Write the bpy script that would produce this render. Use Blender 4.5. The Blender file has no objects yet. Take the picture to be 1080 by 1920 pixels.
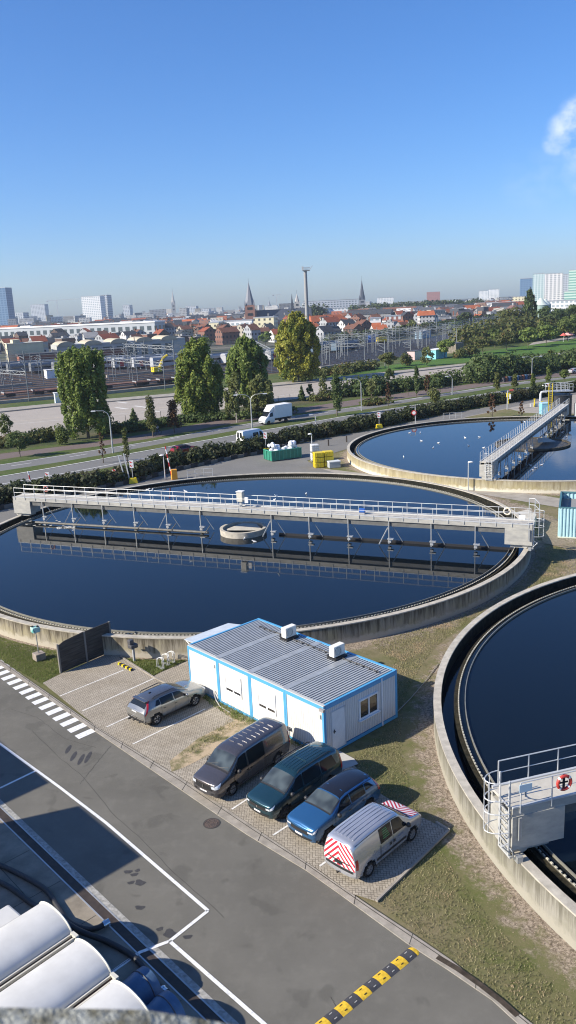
import bpy, bmesh, math, random
import numpy as np
from math import sin, cos, pi, radians, degrees, atan2, tan, hypot
from mathutils import Matrix, Vector
random.seed(7); RS = np.random.RandomState(11)
C = bpy.context.scene.collection
S = bpy.context.scene
# ------------------------------------------------------------------ camera
F, PITCH, ROLL, H = 1529.18, 0.247, -0.049, 20.63
cp, sp = cos(PITCH), sin(PITCH)
_r, _u, FW = np.array([1., 0, 0]), np.array([0, sp, cp]), np.array([0, cp, -sp])
RT = _r*cos(ROLL) + _u*sin(ROLL)
UP = -_r*sin(ROLL) + _u*cos(ROLL)
cd = bpy.data.cameras.new('camera'); cam = bpy.data.objects.new('camera', cd); C.objects.link(cam)
cd.sensor_fit = 'VERTICAL'; cd.sensor_height = 36; cd.lens = F/1920*36
cd.clip_start = 0.05; cd.clip_end = 20000
M4 = Matrix(((RT[0], UP[0], -FW[0], 0), (RT[1], UP[1], -FW[1], 0), (RT[2], UP[2], -FW[2], H), (0, 0, 0, 1)))
cam.matrix_world = M4
cd.dof.use_dof = True; cd.dof.focus_distance = 45; cd.dof.aperture_fstop = 7.5
S.camera = cam
# ------------------------------------------------------------------ sun, sky, exposure
SUN_EL, SUN_DIR = radians(31.8), radians(18)      # light travels towards +x, slightly +y
S.view_settings.view_transform = 'Standard'; S.view_settings.look = 'None'
S.view_settings.exposure = 0.72; S.view_settings.gamma = 1
W = bpy.data.worlds.new('World'); S.world = W; W.use_nodes = True
wn, wl = W.node_tree.nodes, W.node_tree.links
wn.clear()
sky = wn.new('ShaderNodeTexSky'); sky.sky_type = 'NISHITA'; sky.sun_disc = False
sky.sun_elevation = SUN_EL
sky.sun_rotation = math.atan2(-cos(SUN_DIR), -sin(SUN_DIR))
sky.altitude = 0; sky.air_density = 1.0; sky.dust_density = 0.7; sky.ozone_density = 7.0
bg = wn.new('ShaderNodeBackground'); bg.inputs['Strength'].default_value = 0.099
wo = wn.new('ShaderNodeOutputWorld')
# a small cumulus low in the east, part of the sky itself
tcw = wn.new('ShaderNodeTexCoord')
def skydir(px, py):
    d = RT*(px-540)/F - UP*(py-960)/F + FW
    return d/np.linalg.norm(d)
def wmask(px, py, rad, soft):
    d = skydir(px, py)
    dot = wn.new('ShaderNodeVectorMath'); dot.operation = 'DOT_PRODUCT'
    wl.new(tcw.outputs['Generated'], dot.inputs[0]); dot.inputs[1].default_value = tuple(d)
    mr = wn.new('ShaderNodeMapRange'); mr.interpolation_type = 'SMOOTHSTEP'
    mr.inputs['From Min'].default_value = cos(rad*(1+soft)); mr.inputs['From Max'].default_value = cos(rad*max(0., 1-soft))
    wl.new(dot.outputs['Value'], mr.inputs['Value']); return mr.outputs[0]
def wmath(op, a, b):
    n = wn.new('ShaderNodeMath'); n.operation = op
    for i, v in enumerate((a, b)):
        if isinstance(v, (int, float)): n.inputs[i].default_value = v
        else: wl.new(v, n.inputs[i])
    return n.outputs[0]
msum = None
for px, py, rad, soft, amp in ((1084, 218, .013, .9, 1.1), (1062, 246, .013, .9, .95), (1042, 266, .009, .9, .75), (1096, 258, .017, .9, 1.0), (1090, 318, .016, .9, .35), (1000, 338, .022, .9, .12), (1030, 328, .018, .9, .14)):
    m = wmath('MULTIPLY', wmask(px, py, rad, soft), amp)
    msum = m if msum is None else wmath('MAXIMUM', msum, m)
mpw = wn.new('ShaderNodeMapping'); wl.new(tcw.outputs['Generated'], mpw.inputs[0]); mpw.inputs['Scale'].default_value = (1, 1, 1.4)
nz = wn.new('ShaderNodeTexNoise'); nz.inputs['Scale'].default_value = 30; nz.inputs['Detail'].default_value = 7; nz.inputs['Roughness'].default_value = .58
wl.new(mpw.outputs[0], nz.inputs['Vector'])
cl = wmath('MULTIPLY', msum, wmath('MULTIPLY', wmath('SUBTRACT', nz.outputs[0], .37), 3.0))
clc = wn.new('ShaderNodeClamp'); wl.new(wmath('MULTIPLY', cl, .75), clc.inputs[0]); clc.inputs['Max'].default_value = .85
hs = wn.new('ShaderNodeHueSaturation'); hs.inputs['Saturation'].default_value = 1.12
wl.new(sky.outputs[0], hs.inputs['Color'])
tn = wn.new('ShaderNodeMixRGB'); tn.blend_type = 'MULTIPLY'; tn.inputs[0].default_value = 1; tn.inputs[2].default_value = (.95, .975, 1.12, 1); wl.new(hs.outputs[0], tn.inputs[1])
mx = wn.new('ShaderNodeMixRGB'); wl.new(clc.outputs[0], mx.inputs[0]); wl.new(tn.outputs[0], mx.inputs[1]); mx.inputs[2].default_value = (7.2, 7.6, 8.6, 1)
wl.new(mx.outputs[0], bg.inputs['Color']); wl.new(bg.outputs[0], wo.inputs[0])
sd = bpy.data.lights.new('sun', 'SUN'); sd.energy = 5.0; sd.angle = radians(.53); sd.color = (1, .915, .79)
so = bpy.data.objects.new('sun', sd); C.objects.link(so)
ldir = Vector((cos(SUN_DIR)*cos(SUN_EL), sin(SUN_DIR)*cos(SUN_EL), -sin(SUN_EL)))
so.rotation_euler = ldir.to_track_quat('-Z', 'Y').to_euler(); so.location = (-40, -20, 60)

S.cycles.filter_width = 1.1
# ------------------------------------------------------------------ survey helpers
def G(px, py, z=0.0):
    """ground (height z) point surveyed from the photograph"""
    d = RT*(px-540)/F - UP*(py-960)/F + FW
    t = (z-H)/d[2]
    return float(d[0]*t), float(d[1]*t)
def AT(px, py, D):
    """point on the sight line at distance D north of the camera"""
    d = RT*(px-540)/F - UP*(py-960)/F + FW
    t = D/d[1]
    return float(d[0]*t), float(D), float(H+d[2]*t)
def hz(px): return 601-.049*px

# ------------------------------------------------------------------ materials
MATS = {}
def newmat(name):
    m = bpy.data.materials.new(name); m.use_nodes = True
    return m, m.node_tree.nodes, m.node_tree.links, m.node_tree.nodes['Principled BSDF']
def mat(name, col, rough=.6, metal=0., var=0., scale=3., bump=0., col2=None, bscale=None, stretch=(1, 1, 1), coat=0., detail=5, lo=.35, hi=.65, spec=.5):
    if name in MATS: return MATS[name]
    m, n, l, b = newmat(name)
    b.inputs['Roughness'].default_value = rough; b.inputs['Metallic'].default_value = metal
    b.inputs['Coat Weight'].default_value = coat; b.inputs['Coat Roughness'].default_value = .04
    b.inputs['Specular IOR Level'].default_value = spec if rough < .78 else .12
    c = (*col, 1)
    if var or col2:
        if not col2: col2 = tuple(x*(1-var) for x in col)
        tc = n.new('ShaderNodeTexCoord'); mp = n.new('ShaderNodeMapping'); mp.inputs['Scale'].default_value = stretch
        t = n.new('ShaderNodeTexNoise'); t.inputs['Scale'].default_value = scale; t.inputs['Detail'].default_value = detail; t.inputs['Roughness'].default_value = .62
        r = n.new('ShaderNodeValToRGB'); r.color_ramp.elements[0].position = lo; r.color_ramp.elements[1].position = hi
        r.color_ramp.elements[0].color = (*col2, 1); r.color_ramp.elements[1].color = c
        l.new(tc.outputs['Object'], mp.inputs[0]); l.new(mp.outputs[0], t.inputs['Vector']); l.new(t.outputs[0], r.inputs[0]); l.new(r.outputs[0], b.inputs['Base Color'])
        if bump:
            bt = n.new('ShaderNodeTexNoise'); bt.inputs['Scale'].default_value = bscale or scale*6; bt.inputs['Detail'].default_value = 4
            l.new(mp.outputs[0], bt.inputs['Vector'])
            bp = n.new('ShaderNodeBump'); bp.inputs['Strength'].default_value = bump; bp.inputs['Distance'].default_value = .03
            l.new(bt.outputs[0], bp.inputs['Height']); l.new(bp.outputs[0], b.inputs['Normal'])
    else:
        b.inputs['Base Color'].default_value = c
    MATS[name] = m; return m
class NB:
    """small node-building helper"""
    def __init__(s, name):
        s.m, s.n, s.l, s.b = newmat(name); MATS[name] = s.m; s.b.inputs['Specular IOR Level'].default_value = .18
        s.tc = s.n.new('ShaderNodeTexCoord'); s.obj = s.tc.outputs['Object']
    def put(s, sock, v):
        if isinstance(v, (int, float)): sock.default_value = v
        elif isinstance(v, tuple): sock.default_value = (*v, 1) if len(v) == 3 and sock.type == 'RGBA' else v
        else: s.l.new(v, sock)
    def noise(s, scale, detail=5, rough=.6, stretch=None, vec=None, dist=0):
        t = s.n.new('ShaderNodeTexNoise'); t.inputs['Scale'].default_value = scale; t.inputs['Detail'].default_value = detail; t.inputs['Roughness'].default_value = rough
        t.inputs['Distortion'].default_value = dist
        v = vec or s.obj
        if stretch:
            mp = s.n.new('ShaderNodeMapping'); mp.inputs['Scale'].default_value = stretch; s.l.new(v, mp.inputs[0]); v = mp.outputs[0]
        s.l.new(v, t.inputs['Vector']); return t.outputs[0]
    def ramp(s, v, lo, hi, a=(0, 0, 0), b=(1, 1, 1)):
        r = s.n.new('ShaderNodeValToRGB'); e = r.color_ramp.elements; e[0].position = lo; e[1].position = hi
        e[0].color = (*a, 1); e[1].color = (*b, 1); s.l.new(v, r.inputs[0]); return r.outputs[0]
    def mix(s, f, a, b, mode='MIX'):
        x = s.n.new('ShaderNodeMixRGB'); x.blend_type = mode; s.put(x.inputs[0], f); s.put(x.inputs[1], a); s.put(x.inputs[2], b); return x.outputs[0]
    def math(s, op, a, b=0.):
        x = s.n.new('ShaderNodeMath'); x.operation = op; s.put(x.inputs[0], a); s.put(x.inputs[1], b); return x.outputs[0]
    def bump(s, h, st=.4, d=.03):
        x = s.n.new('ShaderNodeBump'); x.inputs['Strength'].default_value = st; x.inputs['Distance'].default_value = d
        s.l.new(h, x.inputs['Height']); s.l.new(x.outputs[0], s.b.inputs['Normal'])
    def col(s, v): s.put(s.b.inputs['Base Color'], v)
    def rough(s, v): s.put(s.b.inputs['Roughness'], v)
    def sep(s):
        x = s.n.new('ShaderNodeSeparateXYZ'); s.l.new(s.obj, x.inputs[0]); return x.outputs

# ------------------------------------------------------------------ mesh helpers
class MB:
    def __init__(s): s.v = []; s.f = []
    def add(s, vs, fs, M=None):
        o = len(s.v)
        if M is not None: vs = [tuple(M @ Vector(p)) for p in vs]
        s.v += [tuple(p) for p in vs]; s.f += [tuple(i+o for i in f) for f in fs]; return s
    def box(s, c, d, rz=0, M=None, taper=1.0):
        x, y, z = (q/2 for q in d); t = taper
        vs = [(-x, -y, -z), (x, -y, -z), (x, y, -z), (-x, y, -z), (-x*t, -y*t, z), (x*t, -y*t, z), (x*t, y*t, z), (-x*t, y*t, z)]
        ca, sa = cos(rz), sin(rz)
        vs = [(c[0]+a*ca-b*sa, c[1]+a*sa+b*ca, c[2]+w) for a, b, w in vs]
        return s.add(vs, [(3, 2, 1, 0), (4, 5, 6, 7), (0, 1, 5, 4), (1, 2, 6, 5), (2, 3, 7, 6), (3, 0, 4, 7)], M)
    def bar(s, a, b, w, h=None, M=None):
        """square bar between two points"""
        h = h or w; a = Vector(a); b = Vector(b); d = (b-a).normalized()
        up = Vector((0, 0, 1)) if abs(d.z) < .9 else Vector((1, 0, 0))
        p = d.cross(up).normalized()*w/2; q = p.cross(d).normalized()*h/2
        vs = [a-p-q, a+p-q, a+p+q, a-p+q, b-p-q, b+p-q, b+p+q, b-p+q]
        return s.add(vs, [(3, 2, 1, 0), (4, 5, 6, 7), (0, 1, 5, 4), (1, 2, 6, 5), (2, 3, 7, 6), (3, 0, 4, 7)], M)
    def tube(s, pts, r, n=8, M=None, cap=True):
        pts = [Vector(p) for p in pts]; k = len(pts)
        rr = r if isinstance(r, (list, tuple)) else [r]*k
        vs = []
        pu = None
        for i, p in enumerate(pts):
            d = (pts[min(i+1, k-1)]-pts[max(i-1, 0)]).normalized()
            if pu is None:
                up = Vector((0, 0, 1)) if abs(d.z) < .9 else Vector((1, 0, 0))
                a = d.cross(up).normalized()
            else:
                a = (pu - d*pu.dot(d)).normalized()
            pu = a; b = d.cross(a)
            for j in range(n):
                t = 2*pi*j/n; vs.append(p+(a*cos(t)+b*sin(t))*rr[i])
        fs = [(i*n+j, i*n+(j+1) % n, (i+1)*n+(j+1) % n, (i+1)*n+j) for i in range(k-1) for j in range(n)]
        if cap: fs += [tuple(range(n-1, -1, -1)), tuple(range((k-1)*n, k*n))]
        return s.add(vs, fs, M)
    def lathe(s, prof, n=32, M=None, c=(0, 0, 0), a0=0, a1=2*pi):
        """prof = [(radius, z)...] revolved about z"""
        full = abs(a1-a0-2*pi) < 1e-6; m = n if full else n+1; k = len(prof)
        vs = [(c[0]+r*cos(a0+(a1-a0)*j/n), c[1]+r*sin(a0+(a1-a0)*j/n), c[2]+z) for j in range(m) for r, z in prof]
        fs = []
        for j in range(n):
            j2 = (j+1) % m
            for i in range(k-1): fs.append((j*k+i, j2*k+i, j2*k+i+1, j*k+i+1))
        return s.add(vs, fs, M)
    def poly(s, pts, z=None):
        vs = [(p[0], p[1], z if z is not None else p[2]) for p in pts]
        return s.add(vs, [tuple(range(len(vs)))])
    def prism(s, pts, z0, z1, M=None):
        n = len(pts)
        a = sum(pts[i][0]*pts[(i+1) % n][1]-pts[(i+1) % n][0]*pts[i][1] for i in range(n))
        if a < 0: pts = pts[::-1]
        vs = [(x, y, z0) for x, y in pts]+[(x, y, z1) for x, y in pts]
        return s.add(vs, [tuple(range(n-1, -1, -1)), tuple(range(n, 2*n))]+[(i, (i+1) % n, n+(i+1) % n, n+i) for i in range(n)], M)
    def strip(s, A, B, z=0):
        """sheet between two poly-lines with equal counts"""
        k = len(A); vs = [(p[0], p[1], z) for p in A]+[(p[0], p[1], z) for p in B]
        fs = []
        for i in range(k-1):
            q = (i, i+1, k+i+1, k+i)
            ar = sum(vs[q[j]][0]*vs[q[(j+1) % 4]][1]-vs[q[(j+1) % 4]][0]*vs[q[j]][1] for j in range(4))
            fs.append(q if ar > 0 else q[::-1])
        return s.add(vs, fs)
    def sphere(s, c, r, n=10, m=7, M=None):
        r = r if isinstance(r, (tuple, list)) else (r, r, r)
        vs = [(c[0]+r[0]*sin(pi*i/m)*cos(2*pi*j/n), c[1]+r[1]*sin(pi*i/m)*sin(2*pi*j/n), c[2]+r[2]*cos(pi*i/m)) for i in range(m+1) for j in range(n)]
        fs = [(i*n+j, (i+1)*n+j, (i+1)*n+(j+1) % n, i*n+(j+1) % n) for i in range(m) for j in range(n)]
        return s.add(vs, fs, M)
    def mesh(s, name, m, smooth=False):
        me = bpy.data.meshes.new(name); me.from_pydata(s.v, [], s.f); me.update()
        if smooth:
            me.polygons.foreach_set('use_smooth', [True]*len(me.polygons))
            try: me.set_sharp_from_angle(angle=radians(40))
            except Exception: pass
        me.materials.append(m); return me
    def build(s, name, m, parent=None, smooth=False, world=False, bevel=0.):
        me = s.mesh(name, m, smooth); o = bpy.data.objects.new(name, me); C.objects.link(o)
        if parent is not None:
            o.parent = parent
            if world: me.transform(wmat(parent).inverted())
        if bevel:
            bv = o.modifiers.new('bevel', 'BEVEL'); bv.width = bevel; bv.segments = 2; bv.limit_method = 'ANGLE'
        return o
def split_build(mb, name, m, parent=None, smooth=False, world=False):
    """one object per separate piece"""
    par = list(range(len(mb.v)))
    def find(a):
        while par[a] != a: par[a] = par[par[a]]; a = par[a]
        return a
    for f in mb.f:
        for k in f[1:]: par[find(k)] = find(f[0])
    gr = {}
    for f in mb.f: gr.setdefault(find(f[0]), []).append(f)
    out = []
    for fs in gr.values():
        ids = sorted({k for f in fs for k in f}); mp = {k: i for i, k in enumerate(ids)}; q = MB()
        q.v = [mb.v[k] for k in ids]; q.f = [tuple(mp[k] for k in f) for f in fs]; out.append(q.build(name, m, parent, smooth, world))
    return out
MB.split = split_build
def wmat(o):
    m = Matrix.Translation(o.location) @ o.rotation_euler.to_matrix().to_4x4()
    return wmat(o.parent) @ m if o.parent else m
def thing(name, label, cat, loc=(0, 0, 0), rz=0, group=None):
    o = bpy.data.objects.new(name, None); C.objects.link(o); o.empty_display_size = .2
    o.location = loc; o.rotation_euler = (0, 0, rz); tag(o, label, cat, group); return o
def tag(o, label, cat, group=None, kind=None):
    if label: o['label'] = label
    if cat: o['category'] = cat
    if group: o['group'] = group
    if kind: o['kind'] = kind
    return o
def struct(o): o['kind'] = 'structure'; return o
def copy_tree(o, parent=None):
    c = o.copy(); C.objects.link(c); c.parent = parent
    for ch in list(KIDS.get(o.name, [])) or list(o.children): copy_tree(ch, c)
    return c
KIDS = {}
def interp(P, n):
    """resample a polyline evenly"""
    P = [np.array(p, float) for p in P]; d = [0]
    for a, b in zip(P, P[1:]): d.append(d[-1]+np.linalg.norm(b-a))
    out = []
    for t in np.linspace(0, d[-1], n):
        i = max(0, min(len(P)-2, int(np.searchsorted(d, t))-1))
        f = (t-d[i])/(d[i+1]-d[i]); out.append(tuple(P[i]*(1-f)+P[i+1]*f))
    return out
def GL(pts, z=0, ext=0, n=None):
    """survey a line of pixels, extend both ends by ext metres"""
    L = [G(x, y, z) for x, y in pts]
    if ext:
        a, b = Vector(L[0]), Vector(L[1]); L = [tuple(a+(a-b).normalized()*ext)]+L
        a, b = Vector(L[-1]), Vector(L[-2]); L = L+[tuple(a+(a-b).normalized()*ext)]
    return interp(L, n) if n else L
def offset(L, d):
    """polyline moved d metres to its left"""
    out = []
    for i, p in enumerate(L):
        a = L[max(i-1, 0)]; b = L[min(i+1, len(L)-1)]; dx, dy = b[0]-a[0], b[1]-a[1]; q = hypot(dx, dy) or 1
        out.append((p[0]-dy/q*d, p[1]+dx/q*d))
    return out
# ------------------------------------------------------------------ the materials of the place
T1, T2, T3, TR = (-4.13, 71.34), (31.4, 32.38), (33.5, 108.85), 25.04
def grass_mat(name, green, dry, soil, dryness=.5, rings=True):
    b = NB(name)
    big = b.noise(.12, 4, .6); mid = b.noise(.9, 6, .7); fine = b.noise(14, 4, .8); blade = b.noise(60, 2, .8, stretch=(1, .35, 1))
    f = b.math('ADD', b.math('MULTIPLY', big, .55), b.math('MULTIPLY', mid, .45))
    c = b.mix(b.ramp(f, .40+.1*(dryness-.5), .60), green, dry) if dryness < 9 else dry
    c = b.mix(b.ramp(mid, .52, .72), c, tuple(x*.72 for x in green))
    c = b.mix(b.math('MULTIPLY', b.ramp(fine, .56, .7), .55), c, soil)
    if rings:
        d = None
        for (cx, cy), w, am in ((T1, 1.1, .0), (T2, .95, 1.), (T3, 1.0, .0)):
            x = b.n.new('ShaderNodeVectorMath'); x.operation = 'DISTANCE'; b.l.new(b.obj, x.inputs[0]); x.inputs[1].default_value = (cx, cy, 0)
            e = b.math('SUBTRACT', x.outputs['Value'], TR+w)
            d = e if d is None else b.math('MINIMUM', d, e)
        # the bare strip between the two near tanks
        x = b.n.new('ShaderNodeVectorMath'); x.operation = 'DISTANCE'; b.l.new(b.obj, x.inputs[0]); x.inputs[1].default_value = (T1[0], T1[1], 0)
        e = b.math('SUBTRACT', b.math('ABSOLUTE', b.math('SUBTRACT', x.outputs['Value'], TR+3.4)), .8)
        sp_ = b.sep(); px = b.ramp(b.math('MULTIPLY', b.math('ADD', sp_[0], -2.), .1), .3, .8)
        e = b.math('ADD', e, b.math('MULTIPLY', b.math('SUBTRACT', 1., px), 3.))
        d = b.math('MINIMUM', d, e)
        d = b.math('ADD', d, b.math('MULTIPLY', b.math('SUBTRACT', b.noise(1.1, 6, .75), .5), 5.))
        msk = b.ramp(b.math('ADD', b.math('MULTIPLY', d, -.5), .5), .35, .75)
        chips = b.mix(b.ramp(b.noise(8, 7, .95), .44, .56), (.15, .115, .08), (.60, .50, .385))
        c = b.mix(msk, c, chips)
    c = b.mix(b.math('MULTIPLY', b.ramp(blade, .3, .7), .5), b.mix(1., c, (.62, .62, .62), 'MULTIPLY'), c)
    b.col(c); b.rough(.9); b.b.inputs['Specular IOR Level'].default_value = .15
    b.bump(b.math('ADD', fine, blade), .55, .05)
    return b.m
GREEN, DRY, SOIL = (.155, .175, .055), (.32, .26, .155), (.40, .32, .22)
m_grass = grass_mat('lawn_ground', GREEN, DRY, SOIL)
m_verge = grass_mat('verge_grass', (.085, .135, .028), (.17, .175, .07), (.25, .21, .12), .8, False)
m_rough = grass_mat('rough_grass', (.06, .09, .03), (.17, .15, .08), (.16, .13, .08), .5, False)
def asphalt(name, base, blot=.6, patches=True):
    b = NB(name)
    a = b.noise(.22, 6, .62); f = b.noise(130, 3, .8); m_ = b.noise(1.6, 7, .7)
    c = b.mix(b.ramp(a, .33, .68), tuple(x*blot for x in base), base)
    c = b.mix(b.math('MULTIPLY', b.ramp(m_, .5, .75), .4), c, tuple(x*1.35 for x in base))
    if patches:
        st = b.noise(.75, 3, .5, stretch=(1, 1, 1), dist=.4)
        c = b.mix(b.math('MULTIPLY', b.ramp(st, .60, .66), .45), c, tuple(x*.36 for x in base))
        tr = b.noise(.5, 5, .6, stretch=(.9, .08, 1), vec=None)
    c = b.mix(b.math('MULTIPLY', b.ramp(f, .42, .6), .5), c, tuple(x*1.55 for x in base))
    b.col(c); b.rough(.82); b.bump(f, .25, .01); return b.m
m_asph = asphalt('asphalt_site', (.141, .134, .113), .62)
m_asph2 = asphalt('asphalt_service', (.17, .165, .15), .8, False)
m_road = asphalt('asphalt_highway', (.16, .158, .15), .85, False)
m_cycle = asphalt('asphalt_red_brown', (.15, .118, .105), .8, False)
m_lot = asphalt('lot_surface', (.33, .295, .25), .82, False)
m_path = mat('path_concrete', (.36, .33, .28), .85, var=.25, scale=.8, bump=.2, bscale=30)
m_conc = mat('concrete_slab', (.28, .245, .19), .85, var=.35, scale=1.2, bump=.2, bscale=25)
m_kerb = mat('kerb_concrete', (.36, .325, .27), .85, var=.3, scale=2.2, bump=.2, bscale=30)
m_kerbj = mat('joint_dark', (.06, .055, .045), .9)
m_paint = mat('road_paint', (.74, .74, .71), .7, var=.35, scale=9, lo=.3, hi=.5, detail=8)
m_paint2 = mat('road_paint_worn', (.78, .76, .70), .75, var=.3, scale=7, lo=.4, hi=.62, detail=8)
def paver_mat():
    b = NB('pavers')
    mp = b.n.new('ShaderNodeMapping'); mp.inputs['Rotation'].default_value = (0, 0, radians(2)); b.l.new(b.obj, mp.inputs[0])
    # a herringbone look: two brick bonds at right angles, swapped in diagonal stripes
    outs = []
    for rot in (0, 90):
        m2 = b.n.new('ShaderNodeMapping'); m2.inputs['Rotation'].default_value = (0, 0, radians(rot+2)); b.l.new(b.obj, m2.inputs[0])
        t = b.n.new('ShaderNodeTexBrick'); t.inputs['Scale'].default_value = 1; t.inputs['Brick Width'].default_value = .22; t.inputs['Row Height'].default_value = .11
        t.inputs['Mortar Size'].default_value = .009; t.inputs['Mortar Smooth'].default_value = .3; t.offset = .5
        t.inputs['Color1'].default_value = (.43, .385, .31, 1); t.inputs['Color2'].default_value = (.35, .31, .25, 1); t.inputs['Mortar'].default_value = (.10, .085, .06, 1)
        b.l.new(m2.outputs[0], t.inputs['Vector']); outs.append(t)
    m3 = b.n.new('ShaderNodeMapping'); m3.inputs['Rotation'].default_value = (0, 0, radians(47)); b.l.new(b.obj, m3.inputs[0])
    sx = b.n.new('ShaderNodeSeparateXYZ'); b.l.new(m3.outputs[0], sx.inputs[0])
    s_ = b.math('GREATER_THAN', b.math('FRACT', b.math('MULTIPLY', sx.outputs[0], 3.2)), .5)
    c = b.mix(s_, outs[0].outputs[0], outs[1].outputs[0])
    big = b.noise(.5, 5, .65)
    c = b.mix(b.ramp(big, .3, .7), b.mix(1., c, (.78, .76, .72), 'MULTIPLY'), c)
    c = b.mix(b.math('MULTIPLY', b.ramp(b.noise(2.2, 6, .8), .6, .75), .45), c, (.17, .15, .10))
    b.col(c); b.rough(.85)
    b.bump(outs[0].outputs['Fac'], -.3, .01); return b.m
m_paver = paver_mat()
m_soil = mat('bare_soil', (.42, .33, .22), .95, col2=(.12, .12, .05), scale=1.3, bump=.6, bscale=12, lo=.38, hi=.55, detail=9)
m_gravel = mat('gravel', (.30, .25, .18), .95, var=.45, scale=5, bump=.5, bscale=20, detail=9)
m_ballast = mat('ballast', (.12, .08, .055), .95, col2=(.055, .038, .028), scale=.1, bump=.3, bscale=3, detail=9, stretch=(1, 1, 1))
m_far = mat('far_ground', (.16, .15, .12), .95, col2=(.05, .065, .035), scale=.02, detail=9)
def wall_mat(name, base, dark, pale, top=1.32, yellow=(.32, .285, .185)):
    """weathered concrete: dark streaks running down from the rim, pale lime near the foot"""
    b = NB(name)
    st = b.noise(3.2, 6, .7, stretch=(1, 1, .09)); st2 = b.noise(9, 4, .7, stretch=(1, 1, .05)); bl = b.noise(.8, 5, .6)
    z = b.sep()[2]; zz = b.math('DIVIDE', z, top)
    c = b.mix(b.ramp(bl, .4, .62), base, yellow)
    v = b.math('ADD', b.math('MULTIPLY', st, .65), b.math('MULTIPLY', st2, .35))
    v = b.math('ADD', v, b.math('MULTIPLY', b.math('SUBTRACT', zz, .5), .22))
    c = b.mix(b.ramp(v, .46, .62), c, dark)
    foot = b.math('ADD', b.math('MULTIPLY', b.noise(2.5, 5, .7), .5), b.math('MULTIPLY', zz, -.75))
    c = b.mix(b.math('MULTIPLY', b.ramp(foot, -.02, .12), .8), c, pale)
    b.col(c); b.rough(.88); b.bump(b.noise(20, 4, .7), .3, .02); return b.m
m_wall = wall_mat('tank_concrete', (.31, .28, .22), (.10, .085, .06), (.46, .42, .34))
m_wall2 = wall_mat('tank_concrete_pale', (.285, .27, .225), (.14, .13, .10), (.33, .31, .25), yellow=(.22, .21, .155))
m_wall3 = wall_mat('tank_concrete_lime', (.40, .36, .25), (.24, .20, .12), (.66, .62, .50), yellow=(.36, .31, .17))
m_rim = mat('rim_concrete', (.50, .46, .38), .85, var=.3, scale=2.5, bump=.2, bscale=25)
m_wet = mat('algae_concrete', (.035, .032, .022), .8, col2=(.008, .009, .007), scale=3, bump=.6, bscale=9, detail=9, lo=.4, hi=.7)
m_trough = mat('trough_side', (.05, .042, .025), .85, col2=(.012, .012, .008), scale=6, bump=.8, bscale=14, detail=9)
m_weir = mat('weir_edge', (.55, .52, .42), .7, var=.5, scale=8)
m_weird = mat('weir_plate', (.10, .095, .075), .7, var=.5, scale=8)
m_baffle = mat('baffle_steel', (.30, .29, .24), .5, metal=.3, var=.3, scale=4)
def water_mat(name, wave=.5, scale=5.):
    b = NB(name); b.b.inputs['Specular IOR Level'].default_value = .5; b.col((.0035, .0065, .010)); b.rough(.035); b.b.inputs['IOR'].default_value = 1.333
    w = b.math('ADD', b.noise(scale, 3, .5, stretch=(1, .45, 1)), b.math('MULTIPLY', b.noise(scale*.25, 2, .5), 1.2))
    b.bump(w, wave, .01)
    sc = b.noise(.35, 5, .65, stretch=(1.3, .35, 1)); return b.m
m_water1 = water_mat('water_calm', .05, 3.5)
m_water2 = water_mat('water_rippled', .42, 8.)
m_water3 = water_mat('water_far', .1, 3)
m_galv = mat('galvanised', (.50, .51, .50), .45, metal=.55, var=.15, scale=3)
m_galv2 = mat('galvanised_pale', (.52, .53, .52), .5, metal=.25)
m_girder = mat('girder_plate', (.44, .425, .37), .6, metal=.1, col2=(.31, .305, .28), scale=1.2, stretch=(1, 1, 2.5), detail=7)
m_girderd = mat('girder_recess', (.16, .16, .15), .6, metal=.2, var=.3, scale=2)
m_deck = mat('deck_concrete', (.52, .49, .42), .8, var=.2, scale=1.2, bump=.15)
m_blackst = mat('black_steel', (.02, .02, .022), .5)
m_white = mat('white_paint', (.78, .78, .76), .5, var=.08, scale=2)
m_red = mat('red_paint', (.55, .03, .02), .5)
m_ring = mat('life_ring_orange', (.42, .04, .03), .55)
m_ring2 = mat('life_ring_faded', (.62, .56, .42), .6)
m_yel = mat('yellow_plastic', (.72, .55, .02), .45, var=.15, scale=4)
m_orange = mat('orange_box', (.75, .33, .03), .5)
m_grey = mat('grey_paint', (.32, .33, .34), .5)
m_dgrey = mat('dark_grey', (.07, .07, .075), .6)
m_blueobj = mat('blue_plastic', (.03, .12, .42), .4)
m_lampglass = mat('lamp_glass', (.8, .82, .8), .3)

# ------------------------------------------------------------------ ground, roads, paths
g = MB(); g.poly([(-9000, -300), (9000, -300), (9000, 14000), (-9000, 14000)], -.06); struct(g.build('terrain', m_far))
g = MB(); g.poly([(-260, -60), (330, -60), (330, 300), (-260, 300)], -.03); struct(g.build('ground', m_grass))

def patch(name, px, m, z, n=None):
    mb = MB(); P = [G(*p) for p in px]
    a = sum(P[i][0]*P[(i+1) % len(P)][1]-P[(i+1) % len(P)][0]*P[i][1] for i in range(len(P)))
    if a < 0: P = P[::-1]
    mb.poly(P, z); return struct(mb.build(name, m))
def band(name, A, B, m, z, extA=60, extB=60, n=24):
    mb = MB(); mb.strip(GL(A, 0, extA, n), GL(B, 0, extB, n), z); return struct(mb.build(name, m))
def line(mb, A, w, z):
    mb.strip(offset(A, w/2), offset(A, -w/2), z)

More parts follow.
